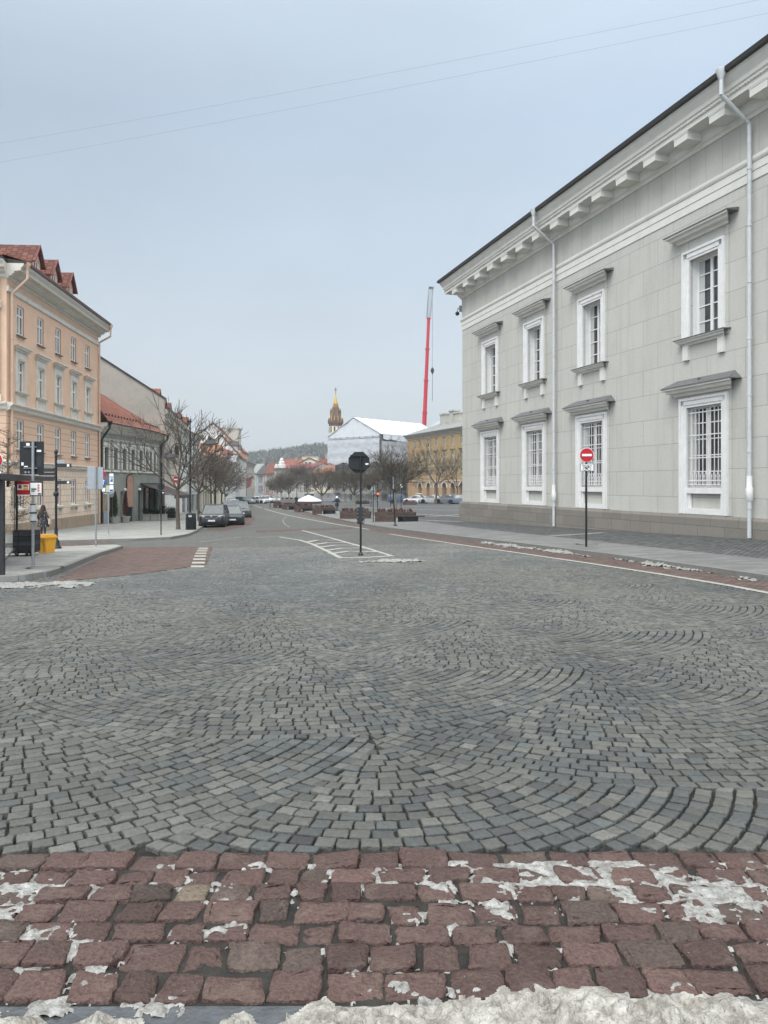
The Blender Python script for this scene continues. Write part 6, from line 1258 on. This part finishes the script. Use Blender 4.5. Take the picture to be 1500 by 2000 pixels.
# conical cover on its low round basin
x, y, z = G(600, 985, KO); R = empty('covered_fountain', (x, y + 2.6, z), 0, 'white conical fabric cover over a low round brick basin', 'fountain'); s = F / y
MB().lathe([(2.7, 0), (2.7, .45), (2.55, .5)], n=28).build('basin', M['brick'], R); MB().lathe([(2.75, .52), (2.7, .62), (1.35, 1.2), (.12, 1.72), (.02, 1.78)], n=14).build('cover', M['tarp'], R)
# site hoarding
def hoarding():
    R = empty('site_hoarding', (X(613, 174), 174, gz(X(613, 174), 174) + .1), 0, 'grey and blue metal hoarding around the wrapped building', 'fence'); n = 13; x1 = X(768, 172) - X(613, 174); r = random.Random(3)
    ms = [M['greyback'], M['bluegrey'], M['greyback'], M['net'], M['steel']]
    for k in range(n):
        a = x1 * k / n; c = x1 * (k + 1) / n; m = ms[r.randrange(5)]; o = MB().box(a + .03, c - .03, -.03, .03, .12, 2.05).build('hoarding_panel', m, R); MB().box(a + .0, a + .06, -.06, -.031, 0, 2.1).build('rail', M['steel'], o)
    MB().box(.5, 4.5, -.06, -.035, .9, 1.9).build('banner', mat('printed_banner', (.20, .26, .34), var=.6, scale=.8, c2=(.42, .35, .30)), R)
    b = MB()
    for k in range(6): b.path([(9 + k * .5, -1.5, 0), (9.6 + k * .5, -1.5, 4)], .05, 5).path([(10 + k * .5, -1.5, 0), (9.0 + k * .5, -1.5, 4)], .05, 5)
    MB().box(9.4, 13.6, .4, 2.4, 0, 2.5).build('site_container', M['bluegrey'], R)
hoarding()

# ------------------------------------------------------------------ cars
def paint(name, c, rough=.3): return mat('paint_' + name, c, rough=rough, var=.03, spec=.6)
PAINTS = dict(black=paint('black', (.014, .017, .022)), white=paint('white', (.62, .63, .63)), silver=paint('silver', (.36, .37, .37)), grey=paint('grey', (.17, .17, .165)), navy=paint('blue', (.06, .085, .13)), dkgreen=paint('green_grey', (.055, .065, .06)), steelblue=paint('steel_blue', (.12, .15, .19)), darkgrey=paint('dark_grey', (.045, .048, .05)))
def car(px, py, heading, label, color, L=4.3, Wd=1.8, H=1.5, kind='hatch', off=.0, group=None, grille='slot', plate=True, Yoff=0, scale=1):
    """heading: angle of the car's nose, 0 = towards +X"""
    x, y, z = G(px, py, off); y += Yoff; R = empty('parked_car', (x, y, gz(x, y) + off), heading, label, 'car', group); P_ = PAINTS[color]; h = Wd / 2
    bl = .60 * H; hood = {'hatch': .30, 'sedan': .30, 'suv': .29, 'mini': .30, 'van': .22}[kind]; rs = {'hatch': .10, 'sedan': .02, 'suv': .09, 'mini': .06, 'van': .12}[kind]; re_ = {'hatch': -.40, 'sedan': -.22, 'suv': -.42, 'mini': -.42, 'van': -.47}[kind]; tl = {'hatch': -.475, 'sedan': -.36, 'suv': -.48, 'mini': -.48, 'van': -.495}[kind]
    # stations from nose (+) to tail: (x, zlow, zmid, zbelt, wlow, wmid, wbelt, ztop, wtop)
    S = [(.500, .30, .45, .50 * H * .86, .60, .66, .62), (.490, .22, .46, .47 * H, .70, .80, .74), (.455, .18, .5, .53 * H, .86, .93, .86), (.40, .17, .52, .565 * H, .93, .99, .92), (hood - .02, .17, .54, .60 * H, .96, 1.0, .93),
         (.12, .17, .55, .62 * H, .97, 1.0, .94), (-.10, .17, .56, .635 * H, .97, 1.0, .94), (-.28, .17, .56, .645 * H, .97, 1.0, .94), (-.40, .19, .57, .655 * H, .95, .99, .92), (-.465, .24, .56, .65 * H, .88, .94, .87), (-.495, .3, .54, .60 * H, .74, .82, .76)]
    if kind == 'sedan': S = [list(s) for s in S]; S[-1][3] = .62 * H; S[-2][3] = .65 * H; S[-3][3] = .66 * H
    V = []; n = 0; rows = []
    for s in S:
        X_ = s[0] * L; ring = [(X_, -s[6] * h * .7, s[3] + .02), (X_, -s[6] * h, s[3]), (X_, -s[5] * h, s[2] + .1), (X_, -s[5] * h, s[2] - .12), (X_, -s[4] * h, s[1]), (X_, s[4] * h, s[1]), (X_, s[5] * h, s[2] - .12), (X_, s[5] * h, s[2] + .1), (X_, s[6] * h, s[3]), (X_, s[6] * h * .7, s[3] + .02)]; V += ring
    k = 10; Fc = [tuple(range(k))] + [(j * k + i, (j + 1) * k + i, (j + 1) * k + (i + 1) % k, j * k + (i + 1) % k) for j in range(len(S) - 1) for i in range(k)] + [tuple((len(S) - 1) * k + i for i in range(k - 1, -1, -1))]
    body = MB().add(V, Fc); o = body.build('body', P_, R, True)
    # cabin: glass shell with a painted roof and pillars
    def ringc(xf_, zt, wt): return (xf_ * L, wt * h, zt)
    bx = [hood - .01, rs, re_, tl]; zt = H; wb = .90; wt = .70
    zb_ = [.60 * H, None, None, .66 * H]
    A = (bx[0] * L, wb * h * .92, .605 * H); B = (rs * L, wt * h, H - .05); C = (re_ * L, wt * h, H - .07); D = (tl * L, wb * h * .9, .66 * H); E = ((rs + .06) * L, wb * h, .625 * H); Fp = ((re_ - .01) * L, wb * h, .655 * H)
    mir = lambda p: (p[0], -p[1], p[2])
    pts = [A, B, C, D, E, Fp] + [mir(p) for p in (A, B, C, D, E, Fp)]
    MB().add(pts, [(0, 6, 7, 1), (2, 8, 9, 3), (0, 1, 4), (1, 2, 5, 4), (2, 3, 5), (6, 10, 7), (7, 10, 11, 8), (8, 11, 9), (1, 7, 8, 2)]).build('windows', M['carglass'], R)
    b = MB(); r0 = (rs - .0) * L; r1 = re_ * L; n = 6; rp = []
    for i in range(n + 1):
        t = i / n; xx = r0 + (r1 - r0) * t; zz = H - .05 + .05 * sin(pi * min(1, t * 1.15 + .05)); rp.append([(xx, -wt * h - .01, zz - .03), (xx, -wt * h * .6, zz + .015), (xx, 0, zz + .025), (xx, wt * h * .6, zz + .015), (xx, wt * h + .01, zz - .03)])
    vv = [p for r_ in rp for p in r_]; b.add(vv, [(i * 5 + j, (i + 1) * 5 + j, (i + 1) * 5 + j + 1, i * 5 + j + 1) for i in range(n) for j in range(4)]); b.build('roof', P_, R, True)
    b = MB()
    for sg in (1, -1):
        q = lambda p: (p[0], p[1] * sg * 1.01, p[2] + .005); M1 = ((rs - .17) * L, wb * h, .64 * H); M2 = ((rs - .16) * L, wt * h, H - .04)
        b.tube(q(A), q(B), .03, .03, 5).tube(q(C), q(D), .045, .045, 5).tube(q(M1), q(M2), .035, .035, 5).tube(q(B), q(C), .035, .035, 5).tube(q(C), q(Fp), .05, .05, 5)
    b.build('pillar', P_, R, True)
    wr = .33 * (1.08 if kind in ('suv', 'mini') else 1)
    for xf_ in (.315, -.30):
        for sg in (1, -1):
            yy = sg * (h - .11); wo = MB().tube((xf_ * L, yy - .1, wr), (xf_ * L, yy + .1, wr), wr, wr, 20).build('wheel', M['tyre'], R, True); MB().tube((xf_ * L, yy + sg * .101, wr), (xf_ * L, yy + sg * .108, wr), wr * .66, wr * .62, 14).build('rim', M['rim'], wo, True)
            arch = MB(); arch.tube((xf_ * L, sg * (h - .2), wr + .02), (xf_ * L, sg * (h + .004), wr + .02), wr * 1.14, wr * 1.14, 20).build('wheel_arch', M['black'], R)
    for sg in (1, -1):
        zl = .45 * H if kind != 'mini' else .50 * H; b = MB(); b.add([(.486 * L, sg * .42 * h, zl - .05), (.486 * L, sg * .42 * h, zl + .05), (.43 * L, sg * .88 * h, zl + .09), (.43 * L, sg * .90 * h, zl - .05), (.40 * L, sg * .975 * h, zl + .1), (.505 * L, sg * .44 * h, zl), ], [(0, 3, 2, 1), (0, 1, 5), (3, 4, 2), (1, 2, 5), (0, 5, 3), (5, 2, 3)]); b.build('headlight', M['lamp'], R)
        MB().add([(-.47 * L, sg * .9 * h, .5 * H), (-.497 * L, sg * .55 * h, .5 * H), (-.497 * L, sg * .55 * h, .58 * H), (-.475 * L, sg * .9 * h, .6 * H), (-.44 * L, sg * .97 * h, .56 * H)], [(0, 1, 2, 3), (0, 3, 4)]).build('tail_light', M['red'], R)
        MB().ball((rs * L + .42, sg * (h + .09), .68 * H), .1, 8, .75).tube((rs * L + .42, sg * (h - .08), .65 * H), (rs * L + .42, sg * (h + .06), .67 * H), .03, .03, 5).build('wing_mirror', M['black'] if kind == 'mini' else P_, R, True)
    if grille == 'kidney':
        MB().box(.485 * L, .512 * L, -.52 * h, .52 * h, .455 * H, .53 * H).build('nose_panel', M['black'], R)
        for sg in (1, -1):
            b = MB(); c_ = sg * .25 * h; a_ = .215 * h; e_ = .052 * H; b.path([(.516 * L, c_ + a_ * cos(t) * (1 if abs(cos(t)) < .9 else 1), .485 * H + e_ * (1 if sin(t) > 0 else -1) * abs(sin(t)) ** .5) for t in [2 * pi * i / 16 for i in range(17)]], .018, 6).build('grille_ring', M['rim'], R, True)
        em = MB().tube((.51 * L, 0, .535 * H), (.523 * L, 0, .54 * H), .05, .05, 14).build('emblem', M['signwhite'], R); MB().box(.5235 * L, .5245 * L, 0, .028, .54 * H, .54 * H + .028).box(.5235 * L, .5245 * L, -.028, 0, .54 * H - .028, .54 * H).build('emblem_field', M['blue'], em)
    else: MB().box(.47 * L, .503 * L, -.5 * h, .5 * h, .36 * H, .46 * H).build('grille', M['black'], R)
    MB().box(.46 * L, .5 * L, -.78 * h, .78 * h, .16 * H, .24 * H).build('air_intake', M['black'], R)
    if plate:
        for xx in (.506 * L, -.499 * L): p_ = MB().box(xx - .006, xx + .006, -.26, .26, .29 * H, .365 * H).build('number_plate', M['signwhite'], R); MB().box(xx - .007, xx + .007, -.26, -.215, .29 * H, .365 * H).build('blue_strip', M['blue'], p_)
    return R
gc = 'cars parked along the left kerb'; hd = radians(-78)
car(406, 1031, radians(-84), 'foremost parked car, compact black hatchback with twin ring grille and white plate', 'black', 4.0, 1.82, 1.6, 'mini', group=gc, grille='kidney', Yoff=2.1)
car(437, 1027, radians(-76), 'black saloon parked directly behind the compact hatchback with twin ring grille', 'black', 4.7, 1.85, 1.45, 'sedan', group=gc, Yoff=2.6)
car(442, 1018, radians(-76), 'steel blue tall car parked third from the front of the line', 'steelblue', 4.5, 1.9, 1.66, 'suv', group=gc, Yoff=2.2)
car(461, 1012, radians(-74), 'dark green-grey off-roader parked fourth from the front of the line', 'dkgreen', 4.6, 1.9, 1.65, 'suv', group=gc, Yoff=2.2)
car(450, 999, radians(-74), 'white-roofed car parked fifth in the line, mostly hidden', 'white', 4.4, 1.85, 1.6, 'van', group=gc, Yoff=2.2)
car(445, 993, radians(-72), 'white van-like car at the back of the near line', 'white', 4.6, 1.9, 1.8, 'van', group=gc, Yoff=2.0)
ga = 'cars parked side by side at the far street bend'
for i, (px, py, c, kd, lb) in enumerate(((469, 984.5, 'darkgrey', 'hatch', 'dark grey car, leftmost of the cars parked at an angle at the bend'), (478, 984, 'silver', 'hatch', 'silver car parked at an angle, second at the street bend'), (489, 983.5, 'darkgrey', 'sedan', 'dark saloon parked at an angle beside the big white car'),
    (503, 983.5, 'white', 'suv', 'big white car parked at an angle in the middle of the far group'), (515, 982, 'white', 'hatch', 'smaller white car right of the big white one at the bend'), (524, 981, 'white', 'hatch', 'last white car of the angled group at the street bend'))):
    car(px, py, radians(-25), lb, c, 4.3, 1.8, 1.5, kd, group=ga, Yoff=1)
car(539, 982, radians(-85), 'silver-grey car driving towards the viewer at the far street end', 'silver', 4.3, 1.8, 1.55, 'hatch', Yoff=2)
gr = 'cars parked before the yellow building'; LA = Line((X(934, 134), 134.0), (X(796, 166), 166.0))
car(813, 983, radians(146), 'white sports saloon, leftmost car before the yellow arches', 'white', 4.5, 1.85, 1.38, 'sedan', off=KO, group=gr)
car(845, 983, radians(156), 'silver saloon before the yellow arches, between the white and the grey-beige cars', 'silver', 4.5, 1.8, 1.45, 'sedan', off=KO, group=gr)
car(874, 983.5, radians(158), 'grey-beige hatchback with red tail lamps before the yellow arches', 'grey', 4.3, 1.8, 1.58, 'suv', off=KO, group=gr)
car(898, 984, radians(160), 'blue-grey hatchback half hidden behind the civic building corner', 'steelblue', 4.1, 1.8, 1.5, 'hatch', off=KO, group=gr)
car(781, 983, radians(10), 'blue van-like car behind the brick planters, left of the white saloon', 'navy', 4.6, 1.85, 1.7, 'van', off=KO, group=gr)
car(690, 975.5, radians(8), 'pale car glimpsed above the white conical cover', 'silver', 4.4, 1.8, 1.5, 'hatch', off=KO, group=None).location.x = X(612, 200)

# ------------------------------------------------------------------ left pavement furniture
def conifer(px, py, top, wpx, m, label, Yf, name='potted_conifer', pot=(9.5, 8.5)):
    y = Yf; x = X(px, y); z = gz(x, y) + KO; s = F / y; py = HY + (EYE - z) * s; R = empty(name, (x, y + .3, z), .35, label, 'potted plant', 'potted conifers beside the arched door'); ph = pot[1] * 1.45 / s; pw = pot[0] / s
    MB().lathe([(pw * .78, 0), (pw, ph * .9), (pw * 1.06, ph * .91), (pw * 1.06, ph)], n=6).build('pot', M['concrete'], R)
    h = (py - top) / s - ph; r = random.Random(int(px)); f = MB(); wd = wpx / s / 2
    for k in range(1500):
        t = r.random() ** .8; rr_ = wd * (sin(pi * min(1, .18 + t * .82)) ** .8) * (1 - .35 * t) * sqrt(r.random()) * r.uniform(.8, 1.15); a = r.uniform(0, 6.3); c = np.array((rr_ * cos(a), rr_ * sin(a), ph + .1 + t * h * .95)); q = r.uniform(.04, .1)
        d = np.array((cos(a) * .5, sin(a) * .5, 1.0)) * q; u = np.array((-sin(a), cos(a), r.uniform(-.3, .3))) * q * .5; f.add([c, c + u, c + d, c - u], [(0, 1, 2, 3)])
    f.build('foliage', M[m], R); MB().tube((0, 0, ph * .8), (0, 0, ph + h * .8), .04, .01, 6).build('stem', M['bark'], R); return R
conifer(222.5, 1019, 961, 14, 'conifer', 'tall green potted conifer beside the arched door', 62.0); conifer(242.5, 1017, 960, 13, 'redleaf', 'reddish-brown withered potted conifer right of the green one', 63.9)
def trough(px0, px1, py, top, label, m='concrete'):
    x0, y, z = G(px0, py, KO); x1 = X(px1, y); s = F / y; R = empty('shrub_trough', ((x0 + x1) / 2, y + .3, z), 0, label, 'planter', 'shrub troughs before the restaurant front'); w_ = (x1 - x0) / 2; h = .62
    MB().box(-w_, w_, -.3, .3, 0, h).box(-w_ - .02, w_ + .02, -.32, .32, h - .06, h + .02).build('trough', M[m], R); f = MB(); r = random.Random(int(px0)); H_ = (py - top) / s - h
    for k in range(900):
        c = np.array((r.gauss(0, w_ * .55), r.gauss(0, .25), h + abs(r.gauss(.4, .28)) * H_)); q = r.uniform(.05, .12); d = np.array([r.gauss(0, 1) for _ in range(3)]); d /= np.linalg.norm(d); u = np.cross(d, (0.2, .5, 1)); f.add([c, c + u * q * .5, c + d * q, c - u * q * .5], [(0, 1, 2, 3)])
    f.build('foliage', M['shrub'], R)
trough(279, 292, 1018, 992, 'leftmost shrub trough under the brown awning'); trough(294, 308, 1018, 994, 'middle shrub trough under the brown awning'); trough(309, 323, 1018, 986, 'tallest shrub trough, with a pine-like bush, at the awning corner')
trough(324, 341, 1012, 990, 'dark wooden trough with clipped shrubs behind the first street tree', 'darkwood')
# litter bin
x, y, z = G(373, 1035, KO); s = F / y; R = empty('litter_bin', (x, y, z), 0, 'black slatted litter bin with a hooded top at the kerb', 'bin'); w_ = 9.2 / s; hb = 24 / s; ht = 33.5 / s
MB().lathe([(w_ * .8, .1), (w_ * .82, hb)], n=20).build('drum', M['dark'], R, True); b = MB()
for k in range(18): a = 2 * pi * k / 18; b.box(w_ * cos(a) - .025, w_ * cos(a) + .025, w_ * sin(a) - .025, w_ * sin(a) + .025, .03, hb)
b.build('slats', M['black'], R); b = MB().lathe([(w_ * 1.05, hb), (w_ * 1.05, hb + .05)], n=20).lathe([(w_ * .98, ht - .12), (w_ * .95, ht - .04), (w_ * .5, ht), (.01, ht + .01)], n=20)
for k in range(4): a = pi / 4 + pi / 2 * k; b.box(w_ * .9 * cos(a) - .07, w_ * .9 * cos(a) + .07, w_ * .9 * sin(a) - .07, w_ * .9 * sin(a) + .07, hb + .05, ht - .1)
b.build('hood', M['black'], R, True); MB().tube((0, -w_ * .2, (hb + ht) / 2), (0, -w_ * .75, (hb + ht) / 2), .13, .13, 14).build('opening', M['signwhite'], R)
# yellow grit bin
x, y, z = G(81, 1081, KO); s = F / y; R = empty('grit_bin', (x, y + .35, z), radians(-18), 'yellow plastic grit bin with a lid beside the fingerpost', 'bin'); w_ = 12.6 / s; h = 31 / s
def taper(b, w0, d0, w1, d1, z0, z1): return b.add([(-w0, -d0, z0), (w0, -d0, z0), (w0, d0, z0), (-w0, d0, z0), (-w1, -d1, z1), (w1, -d1, z1), (w1, d1, z1), (-w1, d1, z1)], [(0, 3, 2, 1), (4, 5, 6, 7), (0, 1, 5, 4), (1, 2, 6, 5), (2, 3, 7, 6), (3, 0, 4, 7)])
b = taper(MB(), w_ * .82, .2, w_ * .95, .27, 0, h * .93); b.build('tub', M['yellow'], R); taper(taper(MB(), w_ * 1.08, .32, w_ * 1.08, .32, h * .93, h * 1.0), w_ * 1.04, .30, w_ * .86, .22, h * 1.001, h * 1.17).build('lid', M['yellow'], R)
b = MB()
for sg in (-1, 1): b.tube((sg * w_ * .5, -.22, h * .1), (sg * w_ * .55, -.262, h * .75), .02, .02, 5)
b.tube((-w_ * .55, -.262, h * .75), (w_ * .55, -.262, h * .75), .02, .02, 5).build('rib', mat('yellow_rib', (.5, .25, .03)), R)
# dark wooden planter with a young tree on castors
x, y, z = G(33, 1087, KO); R = empty('wooden_planter', (x, y + .1, z), radians(8), 'big dark plank planter box on castors beside the bus shelter', 'planter'); s = F / y
w_ = 26 / s; h = 46 / s; b = MB().box(-w_ * 1.3, w_, 0, w_ * 2, .14, h); b.build('box', M['darkwood'], R); MB().box(-w_ * 1.3 - .02, w_ + .02, -.02, w_ * 2 + .02, h, h + .05).build('rim', M['darkwood'], R)
b = MB()
for xx in (-w_ * 1.2, -w_ * .1, w_ * .6, w_ * .9): b.tube((xx - .03, .02, .07), (xx + .03, .02, .07), .07, .07, 10)
b.box(-w_ * 1.3, w_, .1, w_ * 1.9, .08, .138); b.build('castors', M['black'], R)
zt = z + h; xt, yt = X(14, y + .6), y + .6
R = empty('leafy_young_tree', (xt, yt, zt), 0, 'young tree with withered brown leaves growing in the dark plank planter', 'tree'); T, C = grow(5, .7, 'r', R_=1.2, n0=7, lv=2, twig=.006, r0=.045, up=.3)
H_ = Z(838, yt) - zt; T = MB().tube((0, 0, -.1), (.02, 0, H_ * .5), .07, .04, 8).tube((.02, 0, H_ * .5), (.03, 0, H_), .04, .01, 6); T.build('trunk', M['bark'], R, True); C = MB(); Lf = MB(); r = random.Random(9)
for k in range(60):
    t = r.uniform(.06, .97); a = r.uniform(0, 6.3); wd = (.92 - .55 * t) * (.95 if t < .55 else .8) * H_ * .36 * r.uniform(.6, 1.1); p = np.array((.02, 0, H_ * t)); e = p + np.array((cos(a) * wd, sin(a) * wd, wd * r.uniform(.15, .6))); C.tube(p, e, .012, .005, 4, False)
    for j in range(4): q = p + (e - p) * r.uniform(.35, .9); e2 = q + np.array((r.gauss(0, .12), r.gauss(0, .12), r.uniform(0, .2))); C.tube(q, e2, .005, .003, 3, False)
    for j in range(34 if t < .62 else 9):
        q = p + (e - p) * r.uniform(.2, 1.05) + np.array((r.gauss(0, .09), r.gauss(0, .09), r.gauss(0, .08))); d = np.array([r.gauss(0, 1) for _ in range(3)]); d /= np.linalg.norm(d); u = np.cross(d, (.3, .4, 1)); g = r.uniform(.018, .04); Lf.add([q, q + d * g + u * g * .6, q + d * g * 2, q + d * g - u * g * .6], [(0, 1, 2, 3)])
cr_ = C.build('crown', M['bark'], R); Lf.build('leaves', M['dryleaf'], cr_)

# ------------------------------------------------------------------ people
def person(label, x, y, z, h, heading, joints, coat, hair=None, extra=None, skin='skin', cat='person', clothes_m='dark'):
    R = empty('person', (x, y, z), heading, label, cat); k = h / 1.7
    V = []; E = []; Rd = []
    def ch(pts, par=None):
        i0 = par
        for p, r in pts:
            V.append(tuple(v * k for v in p)); Rd.append(r * k); j = len(V) - 1
            if i0 is not None: E.append((i0, j))
            i0 = j
        return i0
    pel = ch([((0, 0, .92), .13)]); ab = ch([((0, 0, 1.08), .12), ((0, 0, 1.25), .14), ((0, 0, 1.38), .12)], pel); hd_ = ch([((0, 0, 1.46), .05), ((0, -.01, 1.53), .075), ((0, -.01, 1.62), .085), ((0, -.01, 1.69), .05)], ab)
    for sg, (el, wr_, kn, an) in zip((-1, 1), joints):
        w_ = ch([((sg * .17, 0, 1.36), .06), (el, .042), (wr_, .03)], ab); wr_ = np.array(wr_); d = wr_ - np.array(el); d /= np.linalg.norm(d); u = np.array((1., 0, 0)); u -= d * u.dot(d); u /= np.linalg.norm(u); v = np.cross(d, u)
        pm = ch([(tuple(wr_ + d * .06), .026)], w_)
        for i, ln in enumerate((.065, .075, .07, .055)): o = u * (i - 1.5) * .019; ch([(tuple(wr_ + d * .10 + o), .010), (tuple(wr_ + d * (.10 + ln * .5) + o + v * .008), .009), (tuple(wr_ + d * (.10 + ln) + o + v * .025), .007)], pm)
        ch([(tuple(wr_ + d * .05 + u * .035 * -sg), .011), (tuple(wr_ + d * .09 + u * .05 * -sg), .009)], pm)
        ch([((sg * .09, 0, .86), .095), (kn, .062), (an, .042), ((an[0], an[1] - .13, .035), .04)], pel)
    me = bpy.data.meshes.new('body'); me.from_pydata(V, E, []); o = bpy.data.objects.new('body', me); COL.objects.link(o); o.parent = R
    md = o.modifiers.new('Skin', 'SKIN')
    for i, sv in enumerate(me.skin_vertices[0].data): sv.radius = (Rd[i], Rd[i]); sv.use_root = (i == 0)
    md.use_smooth_shade = True; ms = o.modifiers.new('Sub', 'SUBSURF'); ms.levels = 1; ms.render_levels = 1; me.materials.append(M[clothes_m])
    f = MB().lathe([(.01, -.105), (.055, -.09), (.078, -.03), (.08, .03), (.06, .08), (.01, .1)], (0, -.018 * 1, 1.615), 12); f.v = [tuple(c * k for c in p) for p in f.v]; f.build('face', M[skin], R, True)
    f = MB().tube((0, -.09, 1.615), (0, -.118, 1.60), .008, .014, 6); 
    for sg in (-1, 1): f.ball((sg * .082, -.01, 1.62), .018, 6)
    f.v = [tuple(c * k for c in p) for p in f.v]; f.build('nose_and_ears', M[skin], R, True)
    f = MB().ball((-.03, -.092, 1.635), .009, 6).ball((.03, -.092, 1.635), .009, 6).box(-.022, .022, -.096, -.088, 1.572, 1.58); f.v = [tuple(c * k for c in p) for p in f.v]; f.build('eyes_and_mouth', M['black'], R)
    c = MB(); prof = coat['prof']; c.lathe(prof, n=18); c.v = [(p[0] * k, p[1] * k * .72, p[2] * k) for p in c.v]; 
    for sg, (el, wr_, kn, an) in zip((-1, 1), joints): c.tube(np.array((sg * .16, 0, 1.38)) * k, np.array(el) * k, .078 * k, .062 * k, 10).tube(np.array(el) * k, (np.array(el) + (np.array(wr_) - np.array(el)) * .88) * k, .064 * k, .052 * k, 10).ball(np.array(el) * k, .064 * k, 8)
    c.build('coat', coat['m'], R, True)
    if hair: hm = MB().lathe(hair, (0, .018, 0), 14); hm.v = [tuple(q * k for q in p) for p in hm.v]; hm.build('hair', mat('dark_brown_hair', (.035, .02, .015), var=.4, scale=20, vscale=(8, 8, 1)), R, True)
    if extra: extra(R, k)
    return R
fl = mat('floral_coat', (.012, .012, .016), var=.2, scale=8); 
def floral():
    m = bpy.data.materials.new('black_floral_coat'); m.use_nodes = True; t = m.node_tree; b = t.nodes['Principled BSDF']; b.inputs['Roughness'].default_value = .8; tcn = t.nodes.new('ShaderNodeTexCoord'); v = t.nodes.new('ShaderNodeTexVoronoi'); v.inputs['Scale'].default_value = 13; t.links.new(tcn.outputs['Object'], v.inputs[0])
    r = t.nodes.new('ShaderNodeValToRGB'); t.links.new(v.outputs['Distance'], r.inputs[0]); r.color_ramp.elements[0].color = (.42, .38, .38, 1); r.color_ramp.elements[0].position = .16; r.color_ramp.elements[1].color = (.013, .012, .016, 1); r.color_ramp.elements[1].position = .27; t.links.new(r.outputs[0], b.inputs['Base Color']); return m
x, y, z = G(84.5, 1050, KO)
def bag(R, k): 
    MB().box(-.42, -.36, -.02, .22, .72, 1.0).path([(-.39, .1, 1.0), (-.3, .08, 1.2), (-.22, .04, 1.38)], .012, 5).build('handbag', mat('cream_handbag', (.45, .38, .30)), R)
person('woman seen from behind in a black floral coat with long dark brown hair', x, y, z, 1.68, pi, [((-.27, -.02, 1.10), (-.30, -.16, .95), (-.09, 0, .48), (-.09, .02, .08)), ((.27, .0, 1.10), (.30, -.14, .92), (.09, -.02, .48), (.09, .0, .08))],
    dict(m=floral(), prof=[(.30, .56), (.31, .60), (.26, .85), (.20, 1.05), (.22, 1.22), (.20, 1.38), (.09, 1.47)]), hair=[(.10, 1.05), (.15, 1.1), (.15, 1.3), (.13, 1.5), (.12, 1.62), (.09, 1.70), (.02, 1.735)], extra=bag)
x, y, z = G(658, 998, KO)
def kit(R, k):
    b = MB()
    for zz in (.62, .98): b.lathe([(.232, zz), (.232, zz + .06)], n=18)
    b.v = [(p[0], p[1] * .76, p[2]) for p in b.v]; b.build('reflective_bands', mat('reflective_yellow', (.62, .62, .35)), R); MB().lathe([(.14, 1.60), (.14, 1.68), (.11, 1.77), (.02, 1.81)], n=14).lathe([(.17, 1.6), (.14, 1.63)], n=14).build('helmet', M['signwhite'], R, True)
    MB().box(-.16, .16, .12, .28, 1.0, 1.42).build('air_pack', M['dark'], R)
person('firefighter in dark kit with yellow bands and white helmet walking on the square', x, y, z, 1.78, radians(200), [((-.34, -.08, 1.12), (-.46, -.22, 1.02), (-.12, -.12, .48), (-.14, .05, .08)), ((.34, .05, 1.12), (.48, -.1, 1.05), (.10, .10, .50), (.10, .22, .1))],
    dict(m=M['dark'], prof=[(.22, .55), (.24, .6), (.22, .95), (.23, 1.2), (.21, 1.4), (.09, 1.5)]), hair=None, extra=kit)
x, y, z = G(579, 987, KO)
person('person in black clothes standing just left of the white conical cover', x, y, z, 1.75, radians(20), [((-.25, 0, 1.1), (-.25, -.08, .88), (-.09, 0, .48), (-.09, .02, .08)), ((.25, 0, 1.1), (.25, -.08, .88), (.09, 0, .48), (.09, .02, .08))],
    dict(m=M['black'], prof=[(.2, .6), (.22, .65), (.2, .95), (.21, 1.2), (.19, 1.4), (.08, 1.48)]), hair=[(.10, 1.58), (.10, 1.66), (.07, 1.72), (.01, 1.735)])
# pink flag hanging from the corner of the street bend
x, y = X(483, 196), 196.0; R = empty('hanging_flag', (x, y, 0), 0, 'faded pink-red flag hanging from the house at the street bend', 'flag')
MB().tube((-1.2, 0, Z(944, y)), (1.6, 0, Z(932, y)), .04, .04, 5).build('flag_pole', M['dark'], R); b = MB(); V = []
for j in range(9):
    for i in range(7): V.append((-.6 + i * .33 - j * .06, .12 * sin(i * 1.7 + j * .4), Z(937, y) + i * .16 - j * .34))
b.add(V, [(j * 7 + i, j * 7 + i + 1, (j + 1) * 7 + i + 1, (j + 1) * 7 + i) for j in range(8) for i in range(6)]); b.build('cloth', mat('faded_flag', (.42, .16, .17), var=.2), R, True)

# ------------------------------------------------------------------ the damp air between here and the hill
hz = MB().box(-1500, 1500, -40, 1500, -8, 95).build('haze', bpy.data.materials.new('haze_air')); hz['kind'] = 'stuff'
hm = hz.data.materials[0]; hm.use_nodes = True; hm.node_tree.nodes.clear(); pv = hm.node_tree.nodes.new('ShaderNodeVolumePrincipled'); mo = hm.node_tree.nodes.new('ShaderNodeOutputMaterial'); hm.node_tree.links.new(pv.outputs[0], mo.inputs['Volume'])
pv.inputs['Color'].default_value = (.86, .92, 1, 1); pv.inputs['Density'].default_value = .00032; pv.inputs['Anisotropy'].default_value = .2

for px, py, off, rr_, lb in ((88, 1109, KO, .45, 'worn round manhole cover in the near left pavement'), (1146, 1063, KO, .38, 'dark round manhole cover at the foot of the no-entry sign post'), (905, 1130, 0, .32, 'small iron cover set among the grey setts'), (470, 1230, 0, .3, 'iron cover flush with the fan-laid setts, left of centre')):
    if py > 1120: continue
    x, y, z = G(px, py, off); R = empty('manhole_cover', (x, y, z), 0, lb, 'manhole'); MB().tube((0, 0, .001), (0, 0, .008), rr_, rr_, 28).build('iron_lid', M['mortar'], R); MB().lathe([(rr_ * .8, .0085), (rr_ * .8, .011)], n=20).build('lid_pattern', M['kerb'], R)
